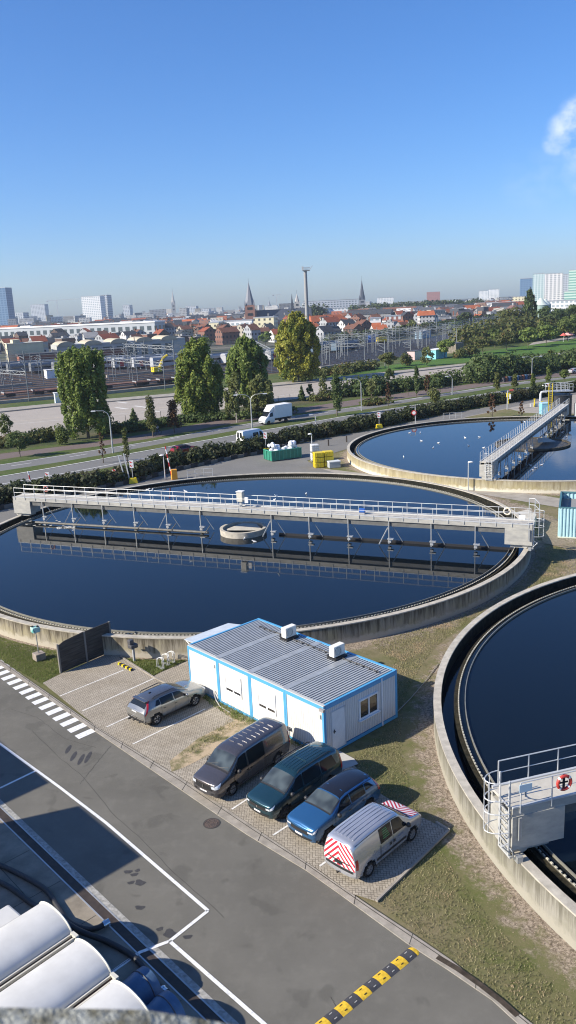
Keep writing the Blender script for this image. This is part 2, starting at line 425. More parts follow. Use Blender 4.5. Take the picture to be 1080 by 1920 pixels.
# site road: everything on the near side of the kerb gutter
K_up = [(0, 1237.3), (180, 1363), (340, 1460), (488, 1560), (608, 1640), (662, 1679), (830, 1789), (974, 1902)]
K_lo = [(0, 1246.7), (146.7, 1350), (293, 1450), (454, 1560), (586, 1640), (777, 1779.6), (907, 1861.5), (964, 1914)]
ku = GL(K_up, 0, 14); kl = GL(K_lo, 0, 14)
ku = interp(ku, 40); kl = interp(kl, 40)
rd = MB(); q = kl+[(kl[-1][0]+2, kl[-1][1]-14), (-40, -14), (-50, 60)]
a = sum(q[i][0]*q[(i+1) % len(q)][1]-q[(i+1) % len(q)][0]*q[i][1] for i in range(len(q)))
rd.poly(q if a > 0 else q[::-1], 0.0); struct(rd.build('road', m_asph))
kb = MB()
kb.strip(kl, ku, .03)
kb.strip(ku, offset(ku, .0), .03)
for i in range(len(kl)-1):
    for L in (kl, ku): kb.add([(*L[i], -.02), (*L[i+1], -.02), (*L[i+1], .03), (*L[i], .03)], [(0, 1, 2, 3)])
struct(kb.build('kerb', m_kerb))
jt = MB(); total = interp(kl, 26); tu = interp(ku, 26)
for a_, b_ in zip(total[1:-1], tu[1:-1]): jt.bar((*a_, .032), (*b_, .032), .025, .006)
line(jt, [tuple(np.array(p)*.28+np.array(q)*.72) for p, q in zip(kl, ku)], .03, .034)
o = jt.build('kerb_joints', m_kerbj); struct(o)
# worn concrete slab and drainage channel beyond the wash bay line
AX = Vector((cos(radians(132.2)), sin(radians(132.2)))); CR = Vector((cos(radians(44)), sin(radians(44))))
d0 = G(270, 1760); d1 = G(0, 1505)
dl = [(Vector(d0)-AX*14), (Vector(d1)+AX*30)]
def par(L, s): return [tuple(p-CR*s) for p in L]
mb = MB(); mb.strip(par(dl, .52), par(dl, 12), .008); struct(mb.build('concrete_yard', m_conc))
mb = MB(); mb.strip(par(dl, .16), par(dl, .50), .006)
struct(mb.build('drain_channel', mat('drain_dark', (.055, .04, .03), .7, var=.5, scale=4)))
mb = MB()
for s in (.14, .52): mb.bar((*par(dl, s)[0], .012), (*par(dl, s)[1], .012), .05, .012)
struct(mb.build('drain_edge', m_galv))
mb = MB(); mb.strip(par(dl, 0.11), par(dl, -.11), .0085); struct(mb.build('bay_edge_line', mat('edge_strip', (.42, .41, .37), .8, var=.5, scale=6, detail=9)))
mb = MB()
for i in range(12):
    p = Vector(d0)-AX*3+AX*(i*2.6); mb.bar((*(p-CR*.6), .0105), (*(p-CR*12), .0105), .02, .004)
for s in (1.9, 4.4): mb.bar((*par(dl, s)[0], .0105), (*par(dl, s)[1], .0105), .02, .004)
struct(mb.build('slab_joints', m_kerbj))
# painted lines of the wash bay
mb = MB()
for L in ([(0, 1395), (110, 1475), (200, 1544), (390, 1708)], [(390, 1708), (318, 1765)], [(318, 1765), (495, 1920), (640, 2050)], [(318, 1765), (262, 1786), (200, 1830)], [(0, 1478), (66, 1446)]):
    P = GL(L, 0); line(mb, P, .13, .012)
P = GL([(0, 1395), (60, 1440)]); a = Vector(P[0])-Vector(P[1]); a.normalize(); line(mb, [P[0], tuple(Vector(P[0])+a*15)], .13, .012)
struct(mb.build('bay_lines', m_paint))
# pedestrian crossing
mb = MB(); n = 17
c0 = Vector(G(164, 1374)); c1 = Vector(G(-1, 1250)); st = (c1-c0)/13.2
for i in range(n):
    p = c0+st*i
    q = CR*1.2
    a = p-CR*.62; b_ = p+CR*.50
    w = st.normalized()*.235
    mb.poly([a-w, b_-w, b_+w, a+w], .008)
mb2 = MB()
for f in mb.f:
    v = [mb.v[i] for i in f]; ar = sum(v[j][0]*v[(j+1) % 4][1]-v[(j+1) % 4][0]*v[j][1] for j in range(4))
    mb2.poly(v if ar > 0 else v[::-1])
struct(mb2.build('crossing', m_paint))
# skid marks and repaired cracks in the asphalt
mb = MB()
for (x, y, s) in ((138, 1418, .5), (152, 1424, .55), (165, 1420, .6), (128, 1405, .45)):
    p = Vector(G(x, y)); d = Vector((.05, 1)).normalized(); e = Vector((1, 0))
    mb.poly([p+d*s*cos(t)*.9+e*.11*sin(t) for t in np.linspace(2*pi, 0, 14)[:-1]], .005)
for (x, y, s) in ((240, 1635, .16), (252, 1640, .14), (262, 1655, .2), (246, 1655, .13), (258, 1632, .1), (262, 1702, .17), (318, 1750, .22), (300, 1742, .12), (352, 1757, .15)):
    p = Vector(G(x, y)); ph = s*40
    mb.poly([p+Vector((cos(t)*s*(1+.25*sin(3*t+ph)), sin(t)*s*(.8+.25*cos(2*t+ph)))) for t in np.linspace(2*pi, 0, 16)[:-1]], .005)
mb3 = MB()
for f in mb.f:
    v = [mb.v[i] for i in f]; k = len(v); ar = sum(v[j][0]*v[(j+1) % k][1]-v[(j+1) % k][0]*v[j][1] for j in range(k)); mb3.poly(v if ar > 0 else v[::-1])
struct(mb3.build('oil_stains', mat('stain', (.062, .058, .052), .6, var=.3, scale=6)))
mb = MB()
for L in ([(60, 1370), (110, 1420), (150, 1450), (215, 1530), (262, 1570), (330, 1640), (420, 1720)], [(150, 1470), (190, 1420), (208, 1398)], [(620, 1870), (640, 1905)], [(20, 1330), (70, 1345), (120, 1385), (180, 1402)]):
    P = interp(GL(L), 30); P = [(x+random.gauss(0, .015), y+random.gauss(0, .015)) for x, y in P]; line(mb, P, .013, .0055)
struct(mb.build('cracks', mat('crack', (.05, .048, .045), .9)))
# parking area
PK = [(80, 1281), (118, 1262), (212, 1224), (228, 1236), (286, 1270), (300, 1262), (352, 1240), (362, 1300), (420, 1330), (455, 1352), (452, 1372), (320, 1430), (340, 1459), (180, 1362)]
patch('parking', PK, m_paver, .024)
PK2 = [(320, 1430), (452, 1380), (520, 1380), (620, 1424), (660, 1430), (700, 1480), (762, 1520), (840, 1556), (706, 1691), (661, 1677), (608, 1639), (488, 1559), (340, 1459)]
patch('parking', PK2, m_paver, .022)
sp = patch('bare_soil', [(322, 1448), (318, 1428), (372, 1385), (440, 1352), (372, 1300), (385, 1290), (470, 1330), (560, 1385), (545, 1400), (470, 1372), (420, 1402), (385, 1420), (345, 1440)], m_soil, .030)
patch('gravel', [(1004, 976), (1047, 972), (1047, 1010), (1110, 1030), (1110, 1040), (1018, 1018)], m_gravel, .004)
patch('path', [(744-110, 1420-12), (664, 1424), (672, 1434), (640, 1446), (625, 1440)], mat('slab_pale', (.5, .48, .43), .8, var=.15, scale=3), .05)
pe = MB()
for L in ([(706, 1691), (842, 1558)], [(842, 1558), (818, 1543)], [(210, 1222), (288, 1271)], [(288, 1271), (352, 1302)]):
    P = GL(L); pe.bar((*P[0], .04), (*P[1], .04), .1, .08)
struct(pe.build('kerb_edging', m_kerb))
mb = MB()
for L in ([(112, 1306), (232, 1257)], [(154.3, 1334), (288, 1273)], [(200, 1364), (249, 1341)], [(249.3, 1396), (385, 1330)], [(434.6, 1518.3), (475, 1492)], [(512, 1567), (566, 1532)], [(599.5, 1625), (626, 1606)]):
    P = GL(L); line(mb, P, .085, .030)
struct(mb.build('parking_lines', m_paint2))
# service road along the hedge, plaza, paths
HB = [(0, 957), (90, 938), (179, 920), (257, 905), (335, 883), (420, 865), (497, 850), (561, 831.5), (660, 813), (711, 804), (840, 776), (951, 757), (1018, 745.6), (1080, 735.6)]
hb = GL(HB, 0, 80, 60)
near = offset(hb, -9.5)
mb = MB(); mb.strip(near, hb, .004); struct(mb.build('road', m_asph2))
patch('road', [(150, 935), (335, 883), (497, 850), (561, 831), (603, 836), (572, 850), (577, 865), (600, 878), (632, 888), (480, 900), (300, 925)], m_asph2, .008)
band('path', [(600, 878), (705, 890), (850, 908), (960, 922), (1065, 936)], [(610, 888), (705, 898), (840, 914), (890, 925), (1045, 951)], m_path, .006, 1, 40)
patch('concrete_apron', [(951, 766), (1010, 752), (1080, 740), (1180, 735), (1180, 775), (1035, 776), (985, 775)], m_path, .012)
patch('lawn', [(869, 783), (951, 766), (985, 774), (1040, 776), (1060, 787), (900, 787)], m_grass, .016)
mb = MB(); L = GL([(340, 888), (420, 872), (500, 858)], 0); line(mb, GL([(700, 825), (760, 808), (869, 783), (951, 766)], 0), .35, .02)
struct(mb.build('kerb', m_kerb))
# dual carriageway, cycle path, verges
cyU = [(0, 851), (110, 838), (200, 826), (290, 811), (400, 789), (535, 769), (655, 751), (769, 735), (840, 726), (924, 714), (995, 704), (1080, 697)]
cyL = [(0, 862), (100, 847), (200, 835), (290, 821), (400, 800), (483, 787), (600, 769), (689, 757), (800, 741), (840, 735), (924, 722), (995, 712), (1080, 704)]
aU = [(0, 871), (100, 856), (200, 840), (290, 826), (400, 805), (483, 791), (600, 772), (689, 760), (800, 743), (840, 736.5), (924, 723.5), (995, 713.5), (1080, 705.5)]
aL = [(0, 884), (100, 869), (200, 852), (292.6, 834.4), (385, 817.8), (483.7, 800), (613, 778), (689, 767.5), (800, 748.5), (840, 742), (951, 724.4), (1018, 716), (1080, 708.3)]
bU = [(0, 894), (100, 877.5), (200, 859.5), (300, 840.5), (380, 827.5), (444, 815), (520, 803), (600, 789), (655, 779.5), (711, 770.5), (840, 750), (951, 732), (1018, 723), (1080, 714)]
bL = [(0, 906.5), (100, 890), (200, 871), (300, 852), (400, 834), (480, 818), (560, 803), (660, 787), (711, 779.5), (840, 757.5), (951, 739), (1018, 730), (1080, 721)]
N = 60
L_cu, L_cl, L_au, L_al, L_bu = [GL(x, 0, 150, N) for x in (cyU, cyL, aU, aL, bU)]
L_bl = GL(bL, 0, 150, N)
L_bl2 = offset(L_bl, -2.2)
mb = MB(); mb.strip(L_cl, L_cu, .006); struct(mb.build('cycle_path', m_cycle))
mb = MB(); mb.strip(L_al, L_au, .008); struct(mb.build('highway', m_road))
mb = MB(); mb.strip(L_bl2, L_bu, .010); struct(mb.build('highway', m_road))
mb = MB(); mb.strip(L_bu, L_al, .05); mb.strip(offset(L_bl2, -7), L_bl2, .012); mb.strip(offset(L_au, -.1), L_cl, .015); mb.strip(L_cu, offset(L_cu, 3.), .02)
o = mb.build('verge', m_verge); struct(o)
mb = MB()
line(mb, L_bu, .28, .055); line(mb, offset(L_bl, -.6), .18, .016); line(mb, offset(L_au, -.35), .18, .02)
dash = interp(offset(L_al, 3.1), 150)
for i in range(0, 149, 3): line(mb, [dash[i], dash[i+1]], .16, .02)
mid = interp([tuple((np.array(p)+np.array(q))/2) for p, q in zip(L_al, L_au)], 150)
struct(mb.build('highway_lines', m_paint))
# big pale lorry park beyond, its far path and bank
ltU = [(0, 774), (130, 760.5), (337, 743.5), (480, 728), (641, 712.5), (728, 702.5), (788, 696), (889.6, 684.5), (972, 674.5), (1080, 663)]
ltL = [(0, 822), (98, 811), (215, 794), (400, 770), (524, 752), (600, 742), (700, 727), (840, 709), (960, 694), (1080, 681)]
pU = [(0, 768), (130, 756), (337, 738.5), (480, 723), (641, 707.8), (728, 698.5), (788, 692.4), (889.6, 681.3), (972, 671.7), (1080, 660)]
L_tu, L_tl, L_pu = [GL(x, 0, 120, N) for x in (ltU, ltL, pU)]
mb = MB(); mb.strip(L_tl, L_tu, .010); struct(mb.build('lorry_park', m_lot))
mb = MB(); mb.strip(L_tu, L_pu, .30)
for i in range(N-1): mb.add([(*L_tu[i], 0), (*L_tu[i+1], 0), (*L_tu[i+1], .3), (*L_tu[i], .3)], [(0, 1, 2, 3)])
struct(mb.build('path', m_path))
mb = MB(); mb.strip(L_cu, L_tl, .005); struct(mb.build('rough_verge', m_rough))
mb = MB()
line(mb, interp(GL([(0, 798), (130, 786), (290, 770), (420, 755), (600, 733)], 0, 20), 20), .30, .018)
for a_, b_ in (((100, 806-30), (128, 779)), ): pass
for (x0, y0, x1, y1) in ((218, 753, 238, 756), (216, 764, 239, 767), (252, 761, 274, 764), (285, 771, 300, 772)):
    line(mb, [G(x0, y0), G(x1, y1)], .9, .018)
mb2 = MB(); line(mb2, interp(GL([(20, 791), (130, 781), (300, 765), (420, 750)], 0, 10), 20), .8, .015)
struct(mb.build('lot_lines', mat('lot_paint', (.62, .60, .55), .8, var=.2, scale=.5)))
struct(mb2.build('lot_gutter', mat('lot_gutter', (.42, .37, .30), .9)))
# ------------------------------------------------------------------ clarifier tanks
def ringwall(r0, r1, z0, z1, n=180):
    return MB().lathe([(r1, z0), (r1, z1), (r0, z1), (r0, z0)], n)
def clarifier(c, label, wmat_, drum, teeth=True, wlevel=.93):
    t = thing('clarifier_tank', label, 'water tank', (*c, 0), 0, 'round settling tanks')
    R = TR
    MB().lathe([(R, -.1), (R, 1.27)], 180).build('outer_wall', (m_wall if c == T1 else m_wall2 if c == T2 else m_wall3), t, True)
    MB().lathe([(R-.34, .1), (R-.34, 1.27)][::-1], 180).build('inner_lining', m_wet, t, True)
    MB().lathe([(R+.02, 1.25), (R+.02, 1.32), (R-.36, 1.32), (R-.36, 1.25)], 180).build('rim', m_rim, t)
    MB().lathe([(R-.98, .2), (R-.98, .92), (R-1.18, .92), (R-1.18, .2)], 180).build('launder_trough', m_trough, t)
    MB().lathe([(R-1.20, .6), (R-1.20, .99), (R-1.23, .99), (R-1.23, .6)], 180).build('weir_plate', m_weird, t)
    if teeth:
        w = MB(); n = 1240; ri, ro = R-1.245, R-1.185
        for k in range(n):
            a = 2*pi*k/n; w.v += [(ri*cos(a), ri*sin(a), .975), (ro*cos(a), ro*sin(a), .975)]
        for k in range(n):
            if k % 2: continue
            zt = 1.03; o_ = len(w.v); k2 = (k+1) % n; k3 = (k+2) % n
            for kk in (k, k2):
                a = 2*pi*kk/n; w.v += [(ri*cos(a), ri*sin(a), zt), (ro*cos(a), ro*sin(a), zt)]
            w.f += [(o_, o_+1, o_+3, o_+2), (2*k, 2*k2, o_+2, o_), (2*k+1, o_+1, o_+3, 2*k2+1), (2*k, o_, o_+1, 2*k+1), (2*k2, 2*k2+1, o_+3, o_+2), (2*k2, 2*k2+1, 2*k3+1, 2*k3)]
        w.build('weir_teeth', m_weir, t)
    MB().lathe([(R-1.52, .7), (R-1.52, 1.04), (R-1.56, 1.04), (R-1.56, .7)], 180).build('baffle_ring', m_baffle, t)
    if drum == 'cup':
        d = MB().lathe([(2.05, .5), (2.12, 1.45), (1.85, 1.45), (1.8, .9), (0.05, .9)], 48).build('centre_well', m_rim, t, True)
        MB().lathe([(2.06, .5), (2.06, 1.02)], 48).build('waterline_stain', m_wet, d)
        p = MB(); p.add([(-1.8, .1, 1.2), (1.8, -.6, 1.2), (1.2, 1.3, 1.35), (-.2, 1.8, 1.35)], [(0, 1, 2, 3)]); p.build('well_cover', m_deck, d)
    else:
        d = MB().lathe([(4.9, .4), (4.9, 1.14), (4.6, 1.14), (4.6, 1.0)], 64).build('centre_well', mat('well_dark', (.12, .105, .08), .85, var=.5, scale=2), t, True)
        MB().lathe([(4.61, .99), (.05, .99)], 64).build('well_floor', mat('sludge', (.10, .085, .06), .6, col2=(.03, .035, .04), scale=1.2, detail=8), d)
        p = MB(); p.add([(.4, -1.2, 1.35), (2.9, -.8, 1.35), (2.2, 1.0, 1.6), (.8, .8, 1.6)], [(0, 1, 2, 3)]); p.build('well_cover', m_deck, d)
    w = MB().lathe([(R-1.56, wlevel), (.02, wlevel)][::-1], 120); w.f = [f[::-1] for f in w.f]
    o = w.build('water', wmat_); o.location = (*c, 0); struct(o)
    w = MB().lathe([(R-.34, .48), (R-.98, .48)], 120)
    o = w.build('water', wmat_); o.location = (*c, 0); struct(o)
    w = MB().lathe([(R-1.23, wlevel-.01), (R-1.52, wlevel-.01)], 120)
    o = w.build('water', wmat_); o.location = (*c, 0); struct(o)
    return t
clarifier(T1, 'large round concrete tank of dark water in the middle, behind the white and blue cabins', m_water1, 'cup')
clarifier(T2, 'round concrete tank cut off by the right edge, nearest to the parked cars', m_water2, 'cup')
clarifier(T3, 'farthest round tank with white gulls on its water and a wide dark centre well', m_water3, 'well')

# ------------------------------------------------------------------ rotating scraper bridges
def rail(mb, x0, x1, y, z, step=1.25, h=.98, r=.017):
    n = max(2, int(round((x1-x0)/step)))
    for i in range(n+1):
        x = x0+(x1-x0)*i/n; mb.bar((x, y, z-.22), (x, y, z+h), .042, .035)
    mb.tube([(x0, y, z+h), (x1, y, z+h)], r+.006, 6); mb.tube([(x0, y, z+h*.52), (x1, y, z+h*.52)], r, 6)
def ladder(mb, x, y0, y1, z0, z1, cage=1):
    for y in (y0, y1): mb.bar((x, y, z0), (x, y, z1+1.05), .07, .05)
    for k in range(int((z1-z0)/.26)+1): mb.bar((x, y0, z0+.12+k*.26), (x, y1, z0+.12+k*.26), .045, .04)
    if cage:
        cy = (y0+y1)/2; rr = abs(y1-y0)/2+.1
        for z in (z0+1.0, z0+1.75, z1+.35, z1+1.05):
            mb.tube([(x+cage*(.05+.72*sin(t)), cy+rr*cos(t), z) for t in np.linspace(0, pi, 9)], .022, 5)
        for t in np.linspace(.5, pi-.5, 4): mb.bar((x+cage*(.05+.72*sin(t)), cy+rr*cos(t), z0+1.0), (x+cage*(.05+.72*sin(t)), cy+rr*cos(t), z1+1.05), .03, .02)
def bridge(c, ang, label, ladder_end, half=25.0, pipe=True, xmin=None):
    """local x runs along the bridge, -y is the side nearer the camera"""
    t = thing('scraper_bridge', label, 'bridge', (*c, 0), radians(ang), 'rotating bridges of the round tanks')
    ZD = 3.27; w = .72
    x0, x1 = -half, half
    d = MB(); d.box((0, 0, ZD-.05), (half*2, 1.28, .1)); d.build('deck', m_deck, t)
    gd = MB()
    for s in (-1, 1):
        gd.box((0, s*(w-.04), ZD-.17), (half*2-.02, .08, .34))
    gd.build('girder', m_girder, t)
    lip = MB()
    for s in (-1, 1): lip.box((0, s*(w-.03), ZD+.03), (half*2-.04, .10, .06))
    lip.build('kick_plate', m_galv2, t)
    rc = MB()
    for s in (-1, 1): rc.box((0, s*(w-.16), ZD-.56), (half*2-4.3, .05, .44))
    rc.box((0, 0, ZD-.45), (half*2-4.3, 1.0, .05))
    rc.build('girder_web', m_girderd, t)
    for s in (-1, 1):
        e = MB(); xe = s*(half-1.05)
        e.box((xe, 0, ZD-.99), (2.1, 2*w+.06, 1.32), 0)
        e.box((s*(half-.85), 0, 1.72-.2), (1.6, 1.0, .36))
        for y in (-.5, .5): e.tube([(s*(half-.55), y-.09, 1.53), (s*(half-.55), y+.09, 1.53)], .21, 14)
        e.build('end_carriage', m_girder, t)
    for s in (-1, 1):
        r_ = MB(); rail(r_, x0+.3, x1-.3, s*(w+.03), ZD); r_.build('railing', m_galv2, t)
    # hanging struts and scraper arms
    for k, x in enumerate(np.arange(-half+3.6, half-2.5, 3.55)):
        if abs(x) < 1.6: continue
        st = MB(); y = -(w-.1) if k % 2 == 0 or True else w
        st.bar((x, y-.08, ZD-.35), (x, y-.08, 1.0), .10, .07)
        st.bar((x+.1, y+.1, ZD-.45), (x+1.0, y+.55, 1.05), .06, .06)
        if k % 3 == 1: st.bar((x-.1, y, ZD-.9), (x-.75, y-.45, 1.0), .1, .08)
        st.box((x+.12, y, 1.42), (.5, .3, .10)); st.box((x+.05, y, 1.2), (.26, .34, .16))
        st.build('strut', m_galv, t)
    if pipe:
        p = MB(); p.tube([(-half+3.4, -w-1.05, 1.12), (-2.9, -w-.55, 1.10)], .11, 10)
        for x in np.arange(-half+4.5, -3, 3.55): p.bar((x, -w-.9, 1.15), (x, -w+.1, 1.55), .05, .05)
        p.build('scum_pipe', mat('wet_pipe', (.16, .15, .12), .5, var=.4, scale=3), t)
    bl = MB(); bl.box((half/2+1, 0, 1.03), (half-5, .06, .22)); bl.build('skimmer_blade', m_blackst, t)
    for (xa, ya) in ((ladder_end*(half+.06), -.28),):
        l = MB(); ladder(l, xa, -.62, .02, 1.35, ZD, ladder_end)
        l.box((xa-ladder_end*.05, -.3, 1.3), (.1, .8, .08)); l.build('ladder', m_galv2, t)
        b2 = MB()
        b2.tube([(xa, -.7, 1.5), (xa+ladder_end*.35, -.75, 1.9), (xa+ladder_end*.1, -.8, 2.0)], .03, 6)
        b2.tube([(xa, -.95, 1.45), (xa+ladder_end*.05, -.95, 1.75), (xa, .1, 1.78)], .022, 6)
        b2.box((xa-ladder_end*.2, -.98, 1.42), (.22, .2, .24)); b2.box((xa-ladder_end*.3, -.86, 2.5), (.12, .06, .9))
        b2.build('rim_sensor', m_galv, t)
    return t
br1 = bridge(T1, -22.96, 'long railed bridge straight across the middle tank, from its left rim to its right rim', 1, 25.3)
br2 = bridge(T2, 15.5, 'bridge of the nearest tank, with a caged ladder up to its deck', -1, 25.2, False)
br3 = bridge(T3, 62.0, 'bridge running away across the farthest tank, with a ladder on its near end', -1, 25.1, False)
# things on the bridges
def local(o, x, y, z): v = wmat(o) @ Vector((x, y, z)); return (v.x, v.y, v.z)
def life_ring(o, x, y, label, m, m2):
    p = local(o, x, y, 3.28+.68)
    t = thing('life_ring', label, 'life ring', p, o.rotation_euler.z, 'life rings on the bridge railings')
    n = 20; mb = MB(); pts = [(.26*cos(a), 0, .26*sin(a)) for a in np.linspace(0, 2*pi, n+1)]
    mb.tube(pts, .06, 8); mb.build('ring', m, t, True)
    w = MB()
    for a in (pi/4, 3*pi/4, 5*pi/4, 7*pi/4): w.tube([(.26*cos(a+q), 0, .26*sin(a+q)) for q in (-.13, 0, .13)], .064, 8)
    w.split('grab_band', m2, t, True)
    s = MB(); s.box((0, .03, 0), (.09, .03, .62)); s.box((0, .03, 0), (.34, .02, .06)); s.build('holder', m_blackst, t)
life_ring(br2, -23.25, -.86, 'bright red life ring on the railing of the nearest bridge', m_ring, m_white)
life_ring(br1, 25.3-2.1, .6, 'pale faded life ring on the railing at the right end of the long bridge', m_ring2, m_white)
life_ring(br1, -25+2.9, .6, 'dull red life ring at the left end of the long bridge', mat('ring_dull', (.35, .09, .06), .6), m_white)
t = thing('control_cabinet', 'pale drive cabinet standing on the bridge above the centre of the middle tank', 'cabinet', local(br1, -.2, .25, 3.28), radians(-24))
MB().box((0, 0, .95), (.55, .5, .9)).build('case', mat('cabinet_cream', (.55, .53, .45), .5, var=.1), t, bevel=.02)
MB().box((0, 0, 1.42), (.64, .6, .06)).build('cap', m_white, t); MB().box((0, 0, .25), (.2, .2, .5)).build('stand', m_galv, t)
MB().box((.75, -.3, .72), (.3, .18, .5)).build('switch_box', m_white, t)
t = thing('motor', 'small blue motor on the deck of the long bridge, right of its middle', 'motor', local(br1, 11.3, 0, 3.28), radians(-24))
MB().tube([(-.25, 0, .28), (.25, 0, .28)], .2, 12).build('housing', m_blueobj, t, True); MB().box((0, 0, .06), (.5, .3, .12)).build('foot', m_grey, t)
t = thing('sign', 'small white plate on the railing above the ladder of the nearest bridge', 'sign', local(br2, -24.75, -.80, 4.05), radians(15.5))
MB().box((0, 0, 0), (.5, .02, .3)).build('plate', mat('sign_pale', (.5, .62, .68), .5), t); MB().box((0, .02, -.1), (.04, .03, .5)).build('clamp', m_galv, t)
t = thing('sign', 'white plate on the railing at the right end of the long bridge', 'sign', local(br1, 24.5, -.80, 3.9), radians(-24.1))
MB().box((0, 0, 0), (.5, .02, .34)).build('plate', m_white, t); MB().box((0, .02, -.15), (.04, .03, .5)).build('clamp', m_galv, t)
# gulls, each on the water or on the rim
def gull_mesh():
    mb = MB()
    mb.tube([(-.26, 0, .05), (-.15, 0, .08), (0, 0, .09), (.12, 0, .12), (.17, 0, .2), (.22, 0, .24), (.26, 0, .235), (.33, 0, .225)], [.012, .055, .085, .07, .042, .045, .03, .008], 8)
    for s in (-1, 1): mb.add([(.08, s*.06, .14), (-.12, s*.085, .10), (-.32, s*.02, .09), (-.1, s*.03, .16)], [(0, 1, 2, 3)])
    return mb
gm = gull_mesh().mesh('gull', mat('gull_white', (.8, .8, .78), .7), True)
def gull(px, py, z, where, group):
    o = bpy.data.objects.new('gull', gm); C.objects.link(o); x, y = G(px, py, z)
    o.location = (x, y, z-.02); o.rotation_euler = (0, 0, random.uniform(0, 6.28)); o.scale = (.72, .72, .72)
    tag(o, where, 'bird', group)
for px, py in ((757, 857), (790, 827), (812, 840), (822, 831), (872, 821), (899, 820), (879, 836), (907, 840), (984, 791), (1054, 811), (1062, 820), (995, 873), (1004, 878), (1016, 872), (998, 882), (788, 812), (768, 812)):
    gull(px, py, .93, 'white gull floating on the water of the farthest tank', 'gulls on the farthest tank')
for px, py in ((574, 926), (458, 1011), (477, 1016)):
    gull(px, py, .93, 'white gull floating on the water of the middle tank', 'gulls on the middle tank')
for k, (u, s) in enumerate(((-10.2, 1), (-9.7, 1), (-6.1, 1), (3.1, 1), (3.6, -1))):
    o = bpy.data.objects.new('gull', gm); C.objects.link(o); o.location = local(br1, u, s*.75, 4.27); o.rotation_euler = (0, 0, k*1.3); o.scale = (.75,)*3
    tag(o, 'white gull perched on the railing of the long bridge', 'bird', 'gulls perched on the long bridge')
# floating scum
b = NB('foam'); fo = b.ramp(b.noise(1.6, 7, .75), .50, .60); b.col((.34, .34, .31)); b.rough(.5)
tr = b.n.new('ShaderNodeBsdfTransparent'); ms = b.n.new('ShaderNodeMixShader'); b.l.new(fo, ms.inputs[0]); b.l.new(tr.outputs[0], ms.inputs[1]); b.l.new(b.b.outputs[0], ms.inputs[2])
b.l.new(ms.outputs[0], b.n['Material Output'].inputs['Surface'])
mb = MB()
for k in range(46):
    px = 40+random.random()*110; py = 977+ (px-40)*.12+random.gauss(0, 3.5)
    x, y = G(px, py, .937); s = random.uniform(.05, .2)
    mb.poly([(x+s*1.2*cos(a)*random.uniform(.7, 1.2), y+s*sin(a)*random.uniform(.7, 1.2)) for a in np.linspace(0, 2*pi, 10)[:-1]], .937)
o = mb.build('foam', mat('foam_white', (.55, .54, .48), .6)); tag(o, None, None, None, 'stuff')
# railings on the rims and the concrete platform at the bridge end
def railing(pts, label, m=m_galv2, h=1.05, cat='railing', z=0):
    x0, y0 = pts[0]; t = thing('railing', label, cat, (x0, y0, z))
    P = interp(pts, max(2, int(sum(hypot(b[0]-a[0], b[1]-a[1]) for a, b in zip(pts, pts[1:]))/1.1)+1))
    r_ = MB()
    for x, y in P: r_.bar((x, y, z), (x, y, z+h), .05, .05)
    r_.split('post', m, t, world=True); q = MB()
    for hh in (h, h*.5): q.tube([(x, y, z+hh) for x, y in P], .025, 5)
    q.build('rails', m, t, world=True); return t
railing([G(352, 898), G(368, 895), G(399, 893)], 'short grey railing at the back rim of the middle tank')
railing([G(831, 786), G(866, 784)], 'short pale railing at the back rim of the farthest tank')
t = thing('rim_platform', 'small concrete platform with a sloped edge at the right end of the long bridge', 'platform', (*G(962, 962), 0))
pp = [G(964, 961, 1.0), G(990, 955, 1.0), G(1006, 964, 1.0), G(1000, 978, 1.0), G(985, 990, 1.)]
MB().prism(pp, 0, 1.0).build('slab', m_deck, t, world=True)
r_ = MB(); P = [G(992, 962, 1.0), G(1003, 963, 1.0), G(1011, 972, 1.0)]
for x, y in P: r_.bar((x, y, .2), (x, y, 2.4), .06, .06)
for zz in (2.4, 1.8): r_.tube([(x, y, zz) for x, y in P], .03, 5)
r_.build('handrail', m_galv2, t, world=True)
